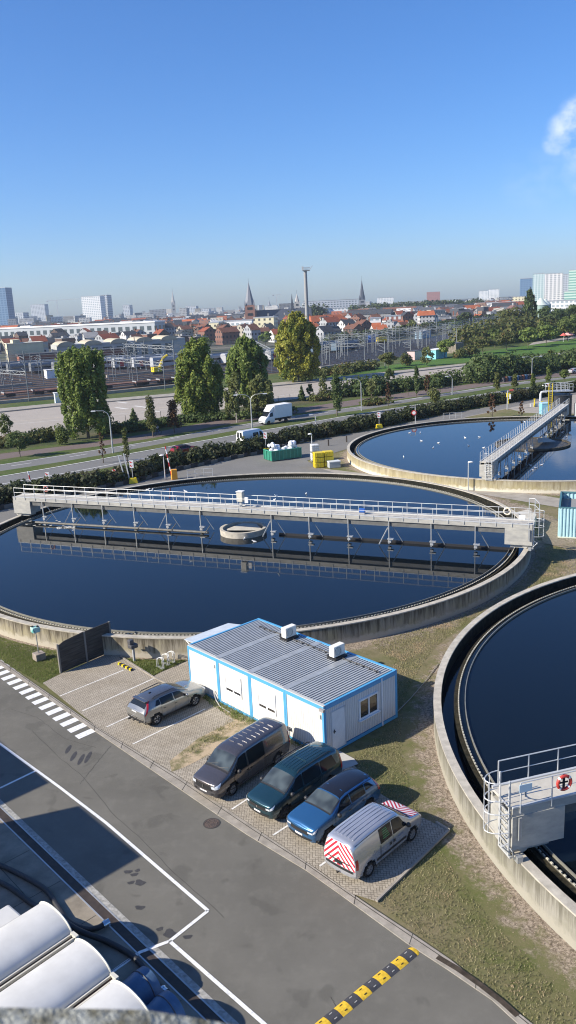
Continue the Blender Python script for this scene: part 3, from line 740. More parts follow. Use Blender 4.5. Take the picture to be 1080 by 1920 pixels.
# ------------------------------------------------------------------ vehicles
def crom(P, n):
    """Catmull-Rom through rows P, n steps per span"""
    P = np.array(P, float); out = []
    for i in range(len(P)-1):
        p0 = P[i-1] if i else 2*P[0]-P[1]; p3 = P[i+2] if i+2 < len(P) else 2*P[-1]-P[-2]
        for j in range(n):
            t = j/n; out.append(.5*((2*P[i])+(-p0+P[i+1])*t+(2*p0-5*P[i]+4*P[i+1]-p3)*t*t+(-p0+3*P[i]-3*P[i+1]+p3)*t**3))
    out.append(P[-1]); return np.array(out)
class Body:
    """surface through cross-sections: station = (x, zlow, zbelt, ztop, wlow, wbelt, wtop)"""
    def __init__(s, st):
        s.st = np.array(sorted(st, key=lambda a: a[0])); s.xs = s.st[:, 0]
    def sec(s, x):
        i = int(np.clip(np.searchsorted(s.xs, x)-1, 0, len(s.xs)-2)); f = (x-s.xs[i])/(s.xs[i+1]-s.xs[i]); f = min(max(f, 0), 1)
        a, b = s.st[i], s.st[i+1]
        # soften between stations
        m0 = (s.st[i+1]-s.st[i-1])/(s.xs[i+1]-s.xs[i-1])*(s.xs[i+1]-s.xs[i]) if i else (b-a)
        m1 = (s.st[i+2]-s.st[i])/(s.xs[i+2]-s.xs[i])*(s.xs[i+1]-s.xs[i]) if i+2 < len(s.xs) else (b-a)
        h = (2*f**3-3*f**2+1)*a+(f**3-2*f**2+f)*m0+(-2*f**3+3*f**2)*b+(f**3-f**2)*m1
        l = a*(1-f)+b*f; _, zl, zb, zt, wl, wb, wt = .45*h+.55*l
        zb = min(zb, zt-.03)
        half = [(wl*.80, zl), (wl*.97, zl+.09), (wb*1.0, zl+(zb-zl)*.52), (wb*.985, zb), (wt*1.03, zt-.10*min(1, (zt-zb)/.5)-.005), (wt*.72, zt), (0, zt+.025)]
        return half
    def pt(s, x, t):
        """t 0..12 round the section, right side low -> top -> left side low"""
        k = s.sec(x); full = [(-y, z) for y, z in k]+[(y, z) for y, z in k[:-1][::-1]]
        P = full; i = int(np.clip(math.floor(t), 0, 11)); f = t-i
        g = lambda j: np.array(P[min(max(j, 0), 12)], float)
        p0, p1, p2, p3 = g(i-1), g(i), g(i+1), g(i+2)
        q = .5*((2*p1)+(-p0+p2)*f+(2*p0-5*p1+4*p2-p3)*f*f+(-p0+3*p1-3*p2+p3)*f**3); l = p1*(1-f)+p2*f
        q = .6*q+.4*l
        return Vector((x, q[0], q[1]))
    def nrm(s, x, t):
        e = .02; a = s.pt(min(x+e, s.xs[-1]), t)-s.pt(max(x-e, s.xs[0]), t); b = s.pt(x, min(t+.05, 12))-s.pt(x, max(t-.05, 0))
        n = a.cross(b)
        if n.length < 1e-9: return Vector((0, 0, 1))
        n.normalize(); c = Vector((0, 0, .8))
        if n.dot(s.pt(x, t)-Vector((x, 0, .7))) < 0: n = -n
        return n
    def shell(s, arches, ra, dx=.05, nt=4):
        mb = MB(); xs = list(np.arange(s.xs[0], s.xs[-1], dx))+[s.xs[-1]]; ts = np.linspace(0, 12, 12*nt+1)
        idx = {}
        for i, x in enumerate(xs):
            for j, t in enumerate(ts): idx[i, j] = len(mb.v); mb.v.append(tuple(s.pt(x, t)))
        for i in range(len(xs)-1):
            for j in range(len(ts)-1):
                q = (idx[i, j], idx[i+1, j], idx[i+1, j+1], idx[i, j+1])
                c = sum((Vector(mb.v[k]) for k in q), Vector())/4
                if (ts[j] < 3 or ts[j] > 9) and any(hypot(c.x-ax, c.z-ra*.92) < ra*1.12 for ax in arches): continue
                mb.f.append(q)
        for i, sg, bul in ((0, -1, .05), (len(xs)-1, 1, .06)):
            nv = 8; nt6 = 6*nt; base = {}
            for j in range(nt6+1):
                a = Vector(mb.v[idx[i, j]]); b = Vector(mb.v[idx[i, 12*nt-j]])
                for k in range(nv+1):
                    v = k/nv
                    if k == 0: base[j, k] = idx[i, j]; continue
                    if k == nv: base[j, k] = idx[i, 12*nt-j]; continue
                    p = a.lerp(b, v); p.x += sg*bul*(1-(2*v-1)**2)*min(1, (nt6-j)/nt6*2.5); base[j, k] = len(mb.v); mb.v.append(tuple(p))
            for j in range(nt6):
                for k in range(nv):
                    q = (base[j, k], base[j, k+1], base[j+1, k+1], base[j+1, k]); mb.f.append(q if sg > 0 else q[::-1])
        return mb
    def patch(s, mb, x0, x1, t0, t1, off=.008, nx=8, nt=8, x0b=None, x1b=None):
        """quad (x0,t0)(x1,t0)(x1b,t1)(x0b,t1) lifted off the body"""
        x0b = x0 if x0b is None else x0b; x1b = x1 if x1b is None else x1b
        o = len(mb.v)
        for j in range(nt+1):
            f = j/nt; xa = x0*(1-f)+x0b*f; xb = x1*(1-f)+x1b*f; t = t0*(1-f)+t1*f
            for i in range(nx+1):
                x = xa+(xb-xa)*i/nx; mb.v.append(tuple(s.pt(x, t)+s.nrm(x, t)*off))
        for j in range(nt):
            for i in range(nx): a = o+j*(nx+1)+i; mb.f.append((a, a+1, a+nx+2, a+nx+1))
        return mb
    def cap(s, mb, end, t0, t1, v0=.1, v1=.9, off=.012, v0b=None, v1b=None, n=8):
        """patch on the front (1) or rear (-1) face"""
        v0b = v0 if v0b is None else v0b; v1b = v1 if v1b is None else v1b
        x = s.xs[-1] if end > 0 else s.xs[0]; bul = .06 if end > 0 else .05; o = len(mb.v)
        for j in range(n+1):
            f = j/n; t = t0*(1-f)+t1*f; a = s.pt(x, t); b = s.pt(x, 12-t)
            for i in range(n+1):
                g_ = i/n; v = (v0*(1-f)+v0b*f)*(1-g_)+(v1*(1-f)+v1b*f)*g_
                p = a.lerp(b, v); p.x += end*(bul*(1-(2*v-1)**2)*min(1, (6-t)/6*2.5)+off); mb.v.append(tuple(p))
        for j in range(n):
            for i in range(n):
                a = o+j*(n+1)+i; q = (a, a+1, a+n+2, a+n+1); mb.f.append(q if end > 0 else q[::-1])
        return mb
def carpaint(name, col, metal=.55, rough=.28):
    m = mat(name, col, rough*.8, metal=metal, coat=1., var=.06, scale=30); return m
m_glass = mat('car_glass', (.012, .015, .018), .05, spec=.35)
m_glassl = mat('car_glass_front', (.07, .088, .092), .04, col2=(.03, .038, .042), scale=1.6, spec=.6, lo=.35, hi=.65, detail=1)  # paler blotches put soft reflections into the windscreen colour
m_trim = mat('black_trim', (.02, .02, .021), .5)
m_tyre = mat('tyre_rubber', (.022, .022, .022), .85)
m_alloy = mat('alloy', (.55, .55, .56), .3, metal=.8)
m_alloyd = mat('alloy_dark', (.12, .12, .125), .35, metal=.7)
m_hl = mat('headlight', (.62, .66, .70), .08, metal=.2, coat=1.)
m_tl = mat('tail_light', (.42, .015, .02), .15, coat=1.)
m_plate = mat('number_plate', (.72, .70, .68), .45)
m_chrome = mat('chrome', (.7, .7, .7), .12, metal=1.)
WHEEL_K = [1.]
def wheel(parent, x, y, r, wd, alloy, spokes=5):
    s = 1 if y > 0 else -1
    t = MB(); t.lathe([(r*.62, -wd/2), (r*.93, -wd/2), (r, -wd*.32), (r, wd*.32), (r*.93, wd/2), (r*.66, wd/2), (r*.62, wd*.35)], 28)
    M = Matrix.Translation((x, y, r)) @ Matrix.Diagonal((WHEEL_K[0], 1, 1, 1)) @ Matrix.Rotation(-s*pi/2, 4, 'X')
    o = MB(); o.add(t.v, t.f, M); ty = o.build('wheel', m_tyre, parent, True)
    d = MB(); d.lathe([(r*.66, wd*.42), (r*.60, wd*.44), (r*.57, wd*.25)], 24)
    for k in range(spokes):
        a = 2*pi*k/spokes
        for da in (-.13, .13):
            d.bar((cos(a)*r*.08, sin(a)*r*.08, wd*.36), (cos(a+da)*r*.6, sin(a+da)*r*.6, wd*.40), r*.10, wd*.1)
    d.lathe([(.001, wd*.43), (r*.13, wd*.41), (r*.14, wd*.3)], 10)
    q = MB(); q.add(d.v, d.f, M); q.build('rim', alloy, ty)
    b = MB(); b.lathe([(.001, wd*.15), (r*.62, wd*.15)], 20); q = MB(); q.add(b.v, b.f, M); q.build('brake_disc', m_trim, ty)
def vehicle(name, label, cat, P, loc, rz, group=None, scale=(.96, .92, .92)):
    """P: dict of stations, paint, glass layout"""
    t = thing(name, label, cat, loc, rz, group); t.scale = scale; WHEEL_K[0] = scale[2]/scale[0]
    B = Body(P['st']); ra = P['r']; ax = P['axles']
    body = B.shell(ax, ra+.03, .05, 4).build('body', P['paint'], t, True)
    und = MB(); und.box(((B.xs[0]+B.xs[-1])/2, 0, .36), (B.xs[-1]-B.xs[0]-.3, 1.3, .3))
    for a in ax: und.box((a, 0, .45), (ra*2.3, 1.42, .75))
    und.build('underbody', m_trim, t)
    hw = P['track']
    for a in ax:
        for s in (-1, 1): wheel(t, a, s*hw, ra, .22, P.get('alloy', m_alloy), P.get('spokes', 5))
    for nm, m, items in P['patches']:
        for it in items:
            mb = MB(); kind = it[0]
            if kind == 'p': B.patch(mb, *it[1:6], x0b=it[6] if len(it) > 6 else None, x1b=it[7] if len(it) > 7 else None)
            elif kind == 's':     # same on both sides
                x0, x1, t0, t1, off = it[1:6]; xb0 = it[6] if len(it) > 6 else None; xb1 = it[7] if len(it) > 7 else None
                B.patch(mb, x0, x1, t0, t1, off, x0b=xb0, x1b=xb1); mb.f = [f[::-1] for f in mb.f]; mb.build(nm, m, t, True)
                mb = MB(); B.patch(mb, x0, x1, 12-t0, 12-t1, off, x0b=xb0, x1b=xb1)
            elif kind == 'c': B.cap(mb, *it[1:6], off=it[6], v0b=it[7] if len(it) > 7 else None, v1b=it[8] if len(it) > 8 else None)
            elif kind == 'box': mb.box(it[1], it[2], *(it[3:4]))
            elif kind == 'tube': mb.tube(it[1], it[2], 6)
            mb.build(nm, m, t, True)
    for s in (-1, 1):
        x, z = P['mirror']; p = B.pt(x, 3 if s < 0 else 9); mm = MB(); mm.sphere((x, p.y+s*.12, z), (.10, .12, .11), 10, 6); mm.bar((x, p.y, z-.08), (x, p.y+s*.12, z-.06), .05)
        mm.build('mirror', P.get('mirror_mat', m_trim), t, True)
    return t
def seams(xs, t0=1.2, t1=3.0): return ('door_seam', m_trim, [('s', x-.008, x+.008, t0, t1, .004) for x in xs])
def wheelpose(pf, pr, side, hw):
    """from the ground contacts of two wheels on one side"""
    f = Vector(G(*pf)); r = Vector(G(*pr)); d = (f-r).normalized(); lf = Vector((-d.y, d.x)); m = (f+r)/2-lf*side*hw
    return (m.x, m.y, .03), atan2(d.y, d.x)
HEAD = radians(44-180)
# --- grey panel van with roof bars
pv = carpaint('paint_warm_grey', (.135, .122, .12), .65)
van = dict(r=.335, axles=(1.55, -1.55), track=.86, paint=pv, alloy=mat('steel_wheel', (.30, .30, .30), .4, metal=.6), spokes=8, mirror=(1.18, 1.17), mirror_mat=m_trim,
 st=[(2.50, .36, .84, .99, .74, .80, .70), (2.43, .26, .89, 1.04, .88, .91, .77), (2.25, .22, .95, 1.10, .93, .95, .81), (1.95, .2, 1.0, 1.19, .95, .96, .82), (1.66, .2, 1.04, 1.30, .965, .97, .82),
     (1.35, .2, 1.06, 1.56, .97, .975, .80), (1.02, .2, 1.07, 1.84, .975, .975, .78), (.70, .2, 1.08, 1.93, .975, .975, .77), (.2, .2, 1.08, 1.965, .975, .975, .77), (-1.0, .2, 1.08, 1.97, .975, .975, .77), (-2.2, .22, 1.08, 1.95, .97, .97, .76), (-2.43, .28, 1.07, 1.90, .95, .96, .74), (-2.50, .36, 1.05, 1.82, .92, .93, .70)],
 patches=[('windscreen', m_glassl, [('p', 1.62, 1.04, 4.25, 7.75, .012)]),
  ('side_window', m_glass, [('s', 1.40, .54, 3.02, 3.92, .012, 1.00, .54), ('s', .42, -.68, 3.02, 3.92, .012)]),
  ('lower_trim', mat('bumper_grey', (.055, .052, .053), .55), [('s', 2.0, -2.4, .6, 1.35, .008), ('c', 1, .2, 2.1, .0, 1.0, .008), ('s', 2.5, 2.05, .6, 1.7, .009)]),
  ('grille', m_trim, [('c', 1, 2.2, 3.2, .14, .86, .02)]),
  ('badge', m_chrome, [('c', 1, 2.45, 3.3, .465, .535, .04, .49, .51)]),
  ('number_plate', m_plate, [('c', 1, 1.45, 1.9, .34, .66, .03)]),
  ('headlight', m_hl, [('c', 1, 2.7, 3.6, .0, .15, .02), ('c', 1, 2.7, 3.6, .85, 1.0, .02), ('s', 2.50, 2.34, 2.7, 3.6, .016, 2.50, 2.2)]), ('cowl', m_trim, [('p', 1.74, 1.62, 4.1, 7.9, .010)]), ('pillar', m_trim, [('s', 1.60, 1.06, 4.02, 4.2, .010, 1.60, 1.02)]),
  ('fog_light', m_trim, [('c', 1, 1.0, 1.6, .06, .16, .03), ('c', 1, 1.0, 1.6, .84, .94, .03)]),
  ('roof_rib', mat('rib_highlight', (.30, .29, .29), .3, metal=.6), [('box', (x, s*y, 1.985), (.30, .02, .022)) for x in (.2, -.15) for s, y in ()]+[('box', (x, y, 1.993-.02*(abs(y) > .4)), (.025, .36, .018)) for x in (.35, .05, -.25, -.55, -.85, -1.15, -1.45, -1.75) for y in (-.32, .32)]),
  ('slide_rail', m_trim, [('s', -.66, -2.2, 2.62, 2.70, .01)]),
  ('door_handle', m_trim, [('s', .60, .45, 2.5, 2.62, .02), ('s', .36, .22, 2.5, 2.62, .02)]),
  ('wiper', m_trim, [('tube', [(1.66, .1, 1.33), (1.52, .7, 1.42)], .012), ('tube', [(1.66, -.6, 1.33), (1.52, -.02, 1.46)], .012)]),
  ('tail_light', m_tl, [('s', -2.44, -2.50, 2.4, 3.6, .012)]), seams((1.42, .50, -.66, -.62+.0))])
loc, rz = wheelpose((436.5, 1492.4), (521.5, 1434), 1, 0.79)
v1 = vehicle('van', 'dark grey panel van with pale ribs across its roof, parked nose to the road', 'van', van, loc, rz, 'vehicles parked beside the cabins', (0.97, 0.85, 0.88))
# --- dark teal people carrier
pt_ = carpaint('paint_dark_teal', (.018, .060, .078), .5)
mpv = dict(r=.33, axles=(1.47, -1.47), track=.82, paint=pt_, alloy=m_alloyd, spokes=5, mirror=(1.10, 1.12),
 st=[(2.28, .36, .80, .94, .70, .78, .70), (2.21, .26, .87, 1.0, .84, .88, .76), (2.02, .22, .95, 1.06, .88, .90, .78), (1.6, .2, 1.0, 1.15, .91, .92, .80), (1.36, .2, 1.03, 1.22, .92, .925, .80),
     (1.0, .2, 1.05, 1.48, .925, .93, .77), (.62, .2, 1.06, 1.72, .93, .93, .73), (.3, .2, 1.06, 1.80, .93, .93, .71), (-.5, .2, 1.07, 1.84, .93, .93, .71), (-1.5, .2, 1.08, 1.83, .925, .93, .70), (-2.15, .24, 1.07, 1.77, .91, .92, .68), (-2.40, .34, 1.0, 1.62, .86, .88, .64)],
 patches=[('windscreen', m_glassl, [('p', 1.32, .66, 4.25, 7.75, .012)]),
  ('side_window', m_glass, [('s', 1.12, .28, 3.04, 3.92, .012, .64, .28), ('s', .20, -.90, 3.04, 3.92, .012), ('s', -.98, -2.0, 3.08, 3.88, .012, -.98, -1.80)]),
  ('lower_trim', m_trim, [('s', 1.95, -2.3, .6, 1.5, .010), ('c', 1, .2, 1.4, .0, 1.0, .01)]),
  ('grille', m_trim, [('c', 1, 2.4, 3.3, .12, .88, .02)]), ('badge', m_chrome, [('c', 1, 2.6, 3.1, .475, .525, .04)]),
  ('number_plate', m_plate, [('c', 1, 1.35, 1.95, .36, .64, .03)]),
  ('headlight', m_hl, [('c', 1, 2.8, 3.4, .0, .14, .024), ('c', 1, 2.8, 3.4, .86, 1.0, .024), ('s', 2.28, 2.16, 2.8, 3.4, .016, 2.28, 2.04)]), ('cowl', m_trim, [('p', 1.42, 1.33, 4.1, 7.9, .010)]), ('pillar', m_trim, [('s', 1.30, .68, 4.02, 4.2, .010, 1.30, .64)]),
  ('roof_rail', m_trim, [('tube', [(.45, s*.72, 1.78), (.3, s*.72, 1.87), (-1.6, s*.71, 1.89), (-1.8, s*.70, 1.82)], .026) for s in (-1, 1)]),
  ('roof_panel', mat('roof_seam', (.03, .075, .09), .4, metal=.4), [('box', (-.55, y, 1.865-.02*(abs(y) > .4)), (2.1, .012, .012)) for y in (-.5, -.3, -.1, .1, .3, .5)]+[('box', (-.4, 0, 1.87), (.012, .9, .012))]),
  ('door_handle', m_trim, [('s', .42, .28, 2.45, 2.56, .02), ('s', -.66, -.80, 2.45, 2.56, .02)]),
  ('tail_light', m_tl, [('s', -2.28, -2.40, 2.2, 3.7, .012)]), seams((1.12, .24, -.90, -1.0))])
loc, rz = wheelpose((534.5, 1536.5), (620, 1479), 1, 0.792)
v2 = vehicle('people_carrier', 'dark teal people carrier with black roof rails, between the grey van and the blue car', 'car', mpv, loc, rz, 'vehicles parked beside the cabins', (0.95, 0.88, 0.89))
# --- blue compact SUV, black roof
pb = carpaint('paint_blue', (.035, .135, .29), .5)
suv = dict(r=.355, axles=(1.35, -1.35), track=.83, paint=pb, alloy=m_alloyd, spokes=5, mirror=(.78, 1.08), mirror_mat=m_trim,
 st=[(2.22, .36, .80, .93, .72, .79, .72), (2.15, .26, .90, 1.01, .85, .88, .79), (1.95, .22, .98, 1.06, .89, .91, .81), (1.5, .22, 1.03, 1.14, .92, .925, .81), (1.10, .22, 1.05, 1.20, .93, .93, .79),
     (.8, .22, 1.06, 1.38, .93, .93, .75), (.38, .22, 1.07, 1.60, .93, .93, .70), (.0, .22, 1.08, 1.69, .93, .93, .68), (-.7, .22, 1.09, 1.71, .93, .93, .68), (-1.4, .22, 1.10, 1.69, .93, .93, .67), (-1.78, .22, 1.11, 1.62, .92, .92, .65), (-2.02, .28, 1.09, 1.34, .91, .91, .68), (-2.16, .36, .98, 1.12, .88, .88, .70)],
 patches=[('windscreen', m_glassl, [('p', 1.06, .42, 4.25, 7.75, .012)]),
  ('roof', mat('gloss_black', (.012, .012, .014), .15, coat=.8), [('p', .36, -1.78, 3.9, 8.1, .010)]),
  ('side_window', m_glass, [('s', .82, -.12, 3.1, 3.9, .012, .44, -.12), ('s', -.18, -1.12, 3.1, 3.9, .012), ('s', -1.18, -1.70, 3.3, 3.85, .012, -1.18, -1.45)]),
  ('rear_window', m_glass, [('p', -1.80, -2.02, 4.3, 7.7, .012)]),
  ('lower_trim', m_trim, [('s', 2.1, -2.1, .6, 1.4, .010), ('c', 1, .2, 1.35, .0, 1.0, .01)]),
  ('grille', m_trim, [('c', 1, 2.3, 3.2, .16, .84, .02)]),
  ('number_plate', m_plate, [('c', 1, 1.5, 2.1, .36, .64, .03)]),
  ('headlight', m_hl, [('c', 1, 2.8, 3.35, .0, .17, .024), ('c', 1, 2.8, 3.35, .83, 1.0, .024), ('s', 2.22, 2.10, 2.8, 3.35, .016, 2.22, 2.0)]), ('cowl', m_trim, [('p', 1.14, 1.06, 4.1, 7.9, .010)]), ('pillar', m_trim, [('s', 1.04, .42, 4.0, 4.2, .011, 1.04, .38)]),
  ('antenna', m_trim, [('box', (-1.35, 0, 1.68), (.14, .04, .07))]),
  ('door_handle', m_trim, [('s', .05, -.10, 2.5, 2.6, .02), ('s', -.85, -1.0, 2.5, 2.6, .02)]),
  ('tail_light', m_tl, [('s', -2.0, -2.16, 2.5, 4.0, .014, -1.82, -1.95)]), seams((.92, -.15, -1.15))])
loc, rz = wheelpose((612, 1583), (698, 1521), 1, 0.801)
v3 = vehicle('compact_suv', 'bright blue compact car with a black roof, between the teal car and the silver van', 'car', suv, loc, rz, 'vehicles parked beside the cabins', (0.93, 0.88, 0.88))
# --- silver hatchback SUV seen from behind
ps = carpaint('paint_champagne_silver', (.30, .30, .285), .6)
m_darkroof = mat('roof_blue_grey', (.12, .135, .16), .25, metal=.5, coat=.8)
hat = dict(r=.335, axles=(1.36, -1.36), track=.80, paint=ps, alloy=m_alloy, spokes=5, mirror=(.72, 1.02), mirror_mat=ps,
 st=[(2.26, .38, .56, .68, .58, .64, .56), (2.18, .26, .74, .86, .80, .84, .74), (1.95, .22, .86, .96, .88, .90, .78), (1.5, .2, .92, 1.04, .90, .91, .79), (1.08, .2, .94, 1.10, .905, .91, .77),
     (.75, .2, .96, 1.28, .91, .91, .72), (.30, .2, .97, 1.47, .91, .91, .66), (-.1, .2, .98, 1.53, .91, .91, .64), (-.8, .2, 1.0, 1.54, .91, .91, .64), (-1.35, .2, 1.03, 1.52, .91, .91, .63), (-1.68, .22, 1.04, 1.45, .90, .90, .63), (-1.98, .28, 1.0, 1.14, .88, .88, .70), (-2.14, .36, .86, .98, .84, .85, .70)],
 patches=[('windscreen', m_glassl, [('p', 1.04, .36, 4.25, 7.75, .012)]),
  ('roof', m_darkroof, [('p', .28, -1.62, 4.0, 8.0, .010)]),
  ('side_window', m_glass, [('s', .80, -.06, 3.1, 3.9, .012, .40, -.06), ('s', -.12, -.98, 3.1, 3.9, .012), ('s', -1.02, -1.38, 3.2, 3.8, .012, -1.02, -1.2)]),
  ('rear_window', m_glass, [('p', -1.70, -1.98, 4.3, 7.7, .012)]),
  ('spoiler', m_darkroof, [('box', (-1.74, 0, 1.46), (.22, 1.16, .04))]),
  ('lower_trim', m_trim, [('s', 2.1, -2.1, .6, 1.3, .010), ('c', -1, .2, 1.4, .04, .96, .01)]),
  ('wheel_arch', m_trim, [('s', 1.78, 1.70, 1.2, 2.0, .012), ('s', -1.70, -1.78, 1.2, 2.0, .012)]),
  ('number_plate', m_plate, [('c', -1, 3.3, 4.1, .36, .64, .03)]),
  ('bumper_strip', m_chrome, [('c', -1, 1.5, 1.8, .06, .94, .02)]),
  ('tow_bar', m_trim, [('tube', [(-2.05, 0, .42), (-2.32, 0, .40), (-2.34, 0, .50)], .03), ('box', (-2.25, .45, .36), (.18, .12, .06))]),
  ('roof_rail', m_trim, [('tube', [(.15, s*.62, 1.5), (-.05, s*.62, 1.59), (-1.2, s*.61, 1.58), (-1.35, s*.6, 1.50)], .025) for s in (-1, 1)]),
  ('antenna', m_trim, [('box', (-1.1, 0, 1.58), (.14, .04, .07))]),
  ('headlight', m_hl, [('s', 2.24, 2.02, 3.0, 3.9, .014, 2.18, 1.9)]),
  ('door_handle', m_trim, [('s', .06, -.10, 2.5, 2.6, .02), ('s', -.72, -.88, 2.5, 2.6, .02)]),
  ('tail_light', m_tl, [('s', -1.98, -2.12, 2.6, 4.5, .016, -1.55, -1.72)]), seams((.86, -.09, -1.0))])
loc, rz = wheelpose((366, 1325), (297, 1359), -1, 0.792)
v4 = vehicle('hatchback', 'silver car with a blue-grey roof parked alone, nose against the white cabin wall', 'car', hat, loc, rz, 'vehicles parked beside the cabins', (0.95, 0.9, 0.92))
# --- silver service van with chevrons
b = NB('chevrons_rear'); sx = b.sep(); q = b.math('ADD', b.math('ABSOLUTE', sx[1]), b.math('MULTIPLY', sx[2], .95))
b.col(b.mix(b.math('GREATER_THAN', b.math('FRACT', b.math('MULTIPLY', q, 3.9)), .5), (.78, .76, .74), (.50, .03, .05))); b.rough(.35)
b = NB('chevrons_hood'); sx = b.sep(); q = b.math('ADD', b.math('MULTIPLY', b.math('ABSOLUTE', sx[1]), .8), b.math('MULTIPLY', sx[0], -1.))
b.col(b.mix(b.math('GREATER_THAN', b.math('FRACT', b.math('MULTIPLY', q, 5.0)), .5), (.78, .76, .74), (.50, .03, .05))); b.rough(.35)
m_sil = carpaint('paint_silver', (.50, .51, .53), .55)
srv = dict(r=.325, axles=(1.40, -1.40), track=.80, paint=m_sil, alloy=m_alloy, spokes=7, mirror=(.98, 1.10), mirror_mat=m_trim,
 st=[(2.18, .40, .58, .70, .58, .64, .56), (2.10, .26, .80, .90, .80, .84, .74), (1.92, .22, .94, 1.06, .87, .89, .78), (1.55, .2, 1.0, 1.16, .90, .91, .79), (1.25, .2, 1.02, 1.24, .91, .915, .79),
     (.95, .2, 1.04, 1.50, .915, .92, .76), (.60, .2, 1.05, 1.76, .92, .92, .72), (.3, .2, 1.06, 1.83, .92, .92, .71), (-.5, .2, 1.06, 1.86, .92, .92, .71), (-1.6, .2, 1.07, 1.85, .92, .92, .71), (-2.10, .24, 1.06, 1.80, .91, .91, .70), (-2.20, .34, 1.05, 1.72, .89, .89, .67)],
 patches=[('windscreen', m_glassl, [('p', 1.22, .64, 4.25, 7.75, .012)]),
  ('bonnet_chevrons', MATS['chevrons_hood'], [('p', 2.06, 1.27, 4.0, 8.0, .010)]),
  ('side_window', m_glass, [('s', 1.04, .12, 3.04, 3.9, .012, .64, .12), ('s', .06, -.68, 3.04, 3.9, .012)]),
  ('door_chevrons', MATS['chevrons_rear'], [('c', -1, 1.9, 5.4, .02, .98, .010)]),
  ('door_handle', m_trim, [('c', -1, 2.2, 2.6, .40, .62, .05), ('s', .22, .10, 2.2, 2.55, .02), ('s', -.02, -.14, 2.2, 2.55, .02)]),
  ('door_bar', m_chrome, [('c', -1, 2.55, 2.72, .12, .88, .035)]),
  ('rear_step', m_trim, [('c', -1, 1.5, 1.85, .08, .92, .03)]),
  ('tail_light', m_tl, [('s', -2.06, -2.19, 2.2, 3.2, .016)]),
  ('side_moulding', m_trim, [('s', .95, -.95, 1.5, 1.8, .010)]),
  ('window_sticker', mat('sticker_green', (.10, .42, .12), .5), [('s', -.10-.03*k, -.50, 3.25+.12*k, 3.28+.12*k, .018) for k in range(5)]),
  ('side_lettering', mat('sticker_blue', (.10, .16, .30), .5), [('s', .75, .42, 2.55-.12*k, 2.59-.12*k, .008) for k in range(2)]),
  ('roof_rib', mat('roof_rib_silver', (.42, .44, .50), .35, metal=.5), [('box', (-.75, y, 1.888-.022*(abs(y) > .4)), (2.4, .022, .016)) for y in (-.5, -.3, -.1, .1, .3, .5)]),
  ('roof_edge', m_trim, [('s', .5, -2.05, 3.98, 4.04, .012)]),
  ('tow_bar', m_trim, [('tube', [(-2.1, 0, .4), (-2.36, 0, .38), (-2.38, 0, .48)], .03)]),
  ('headlight', m_hl, [('s', 2.15, 1.98, 2.9, 3.5, .014, 2.08, 1.86)]), ('cowl', m_trim, [('p', 1.32, 1.23, 4.1, 7.9, .012)]),
  ('fuel_flap', mat('flap', (.42, .43, .45), .4, metal=.5), [('s', -1.0, -1.12, 2.7, 2.9, .006)]),
  ('aerial', m_trim, [('tube', [(.45, 0, 1.82), (.2, 0, 2.1)], .008)]), seams((1.06, .09, -.68, -.72))])
loc, rz = wheelpose((781, 1577.4), (694.8, 1650), -1, .885)
v5 = vehicle('service_van', 'silver service van with red and white chevrons on its rear doors and bonnet', 'van', srv, loc, rz, 'vehicles parked beside the cabins', (0.97, 0.86, 0.9))

# ------------------------------------------------------------------ the white and blue site cabins
CW, CD, CH = 10.74, 5.25, 2.57
ca = radians(131.9)
off = thing('site_cabins', 'row of four joined white site cabins with blue frames and a grey ribbed roof', 'cabin', (*G(610, 1420.5), 0), ca)
m_blue = mat('frame_blue', (.085, .34, .58), .45, var=.1, scale=2)
def ribbed(name, col):
    b = NB(name); s = b.sep(); w = b.math('SINE', b.math('MULTIPLY', b.math('ADD', s[0], s[1]), 2*pi/.125))
    st = b.noise(2.2, 6, .7, stretch=(1, 1, .15)); c = b.mix(b.math('MULTIPLY', b.ramp(st, .52, .75), .5), col, tuple(x*.72 for x in col))
    b.col(b.mix(b.math('MULTIPLY', b.ramp(w, .7, .97), .7), c, tuple(x*.5 for x in col))); b.rough(.5); b.bump(w, .9, .012); return b.m  # streaks are grime; the darker rib lines are groove shade put into the colour
m_panel = ribbed('cabin_panel', (.66, .66, .63))
m_rough_roof = mat('roof_sheet', (.27, .28, .285), .55, metal=.15, var=.25, scale=1.5, detail=7)
mod = CW/4
for k in range(4):
    mb = MB(); mb.box((mod*(k+.5), -.05, CH/2+.02), (mod-.22, .06, CH-.32)); mb.build('wall_panel', m_panel, off)
for xx, nm in ((.05, 'wall_panel'), (CW-.05, 'wall_panel')):
    mb = MB(); mb.box((xx, -CD/2, CH/2+.02), (.06, CD-.30, CH-.36)); mb.build(nm, m_panel, off)
mb = MB(); mb.box((CW/2, -CD+.05, CH/2+.02), (CW-.3, .06, CH-.36)); mb.build('wall_panel', m_panel, off)
fr = MB()
for y in (-.075, -CD+.075):
    for k in range(4):
        x0, x1 = mod*k, mod*(k+1)
        for x in (x0+.075, x1-.075): fr.box((x+(.015 if x > (x0+x1)/2 else -.015), y, CH/2), (.11, .15, CH))
        fr.box(((x0+x1)/2, y, CH-.085), (mod-.23, .145, .17)); fr.box(((x0+x1)/2, y, .08), (mod-.29, .145, .16))
for x in (.07, CW-.07):
    fr.box((x, -CD/2, CH-.09), (.135, CD-.31, .18)); fr.box((x, -CD/2, .08), (.135, CD-.31, .16))
fr.build('frame', m_blue, off)
rf = MB(); rf.box((CW/2, -CD/2, CH-.02), (CW-.2, CD-.2, .06)); roof = rf.build('roof', m_rough_roof, off)
rb = MB()
for k in range(4):
    for i in range(13):
        x = mod*k+.26+i*(mod-.52)/12; rb.box((x, -CD/2, CH+.028), (.085, CD-.28, .036))
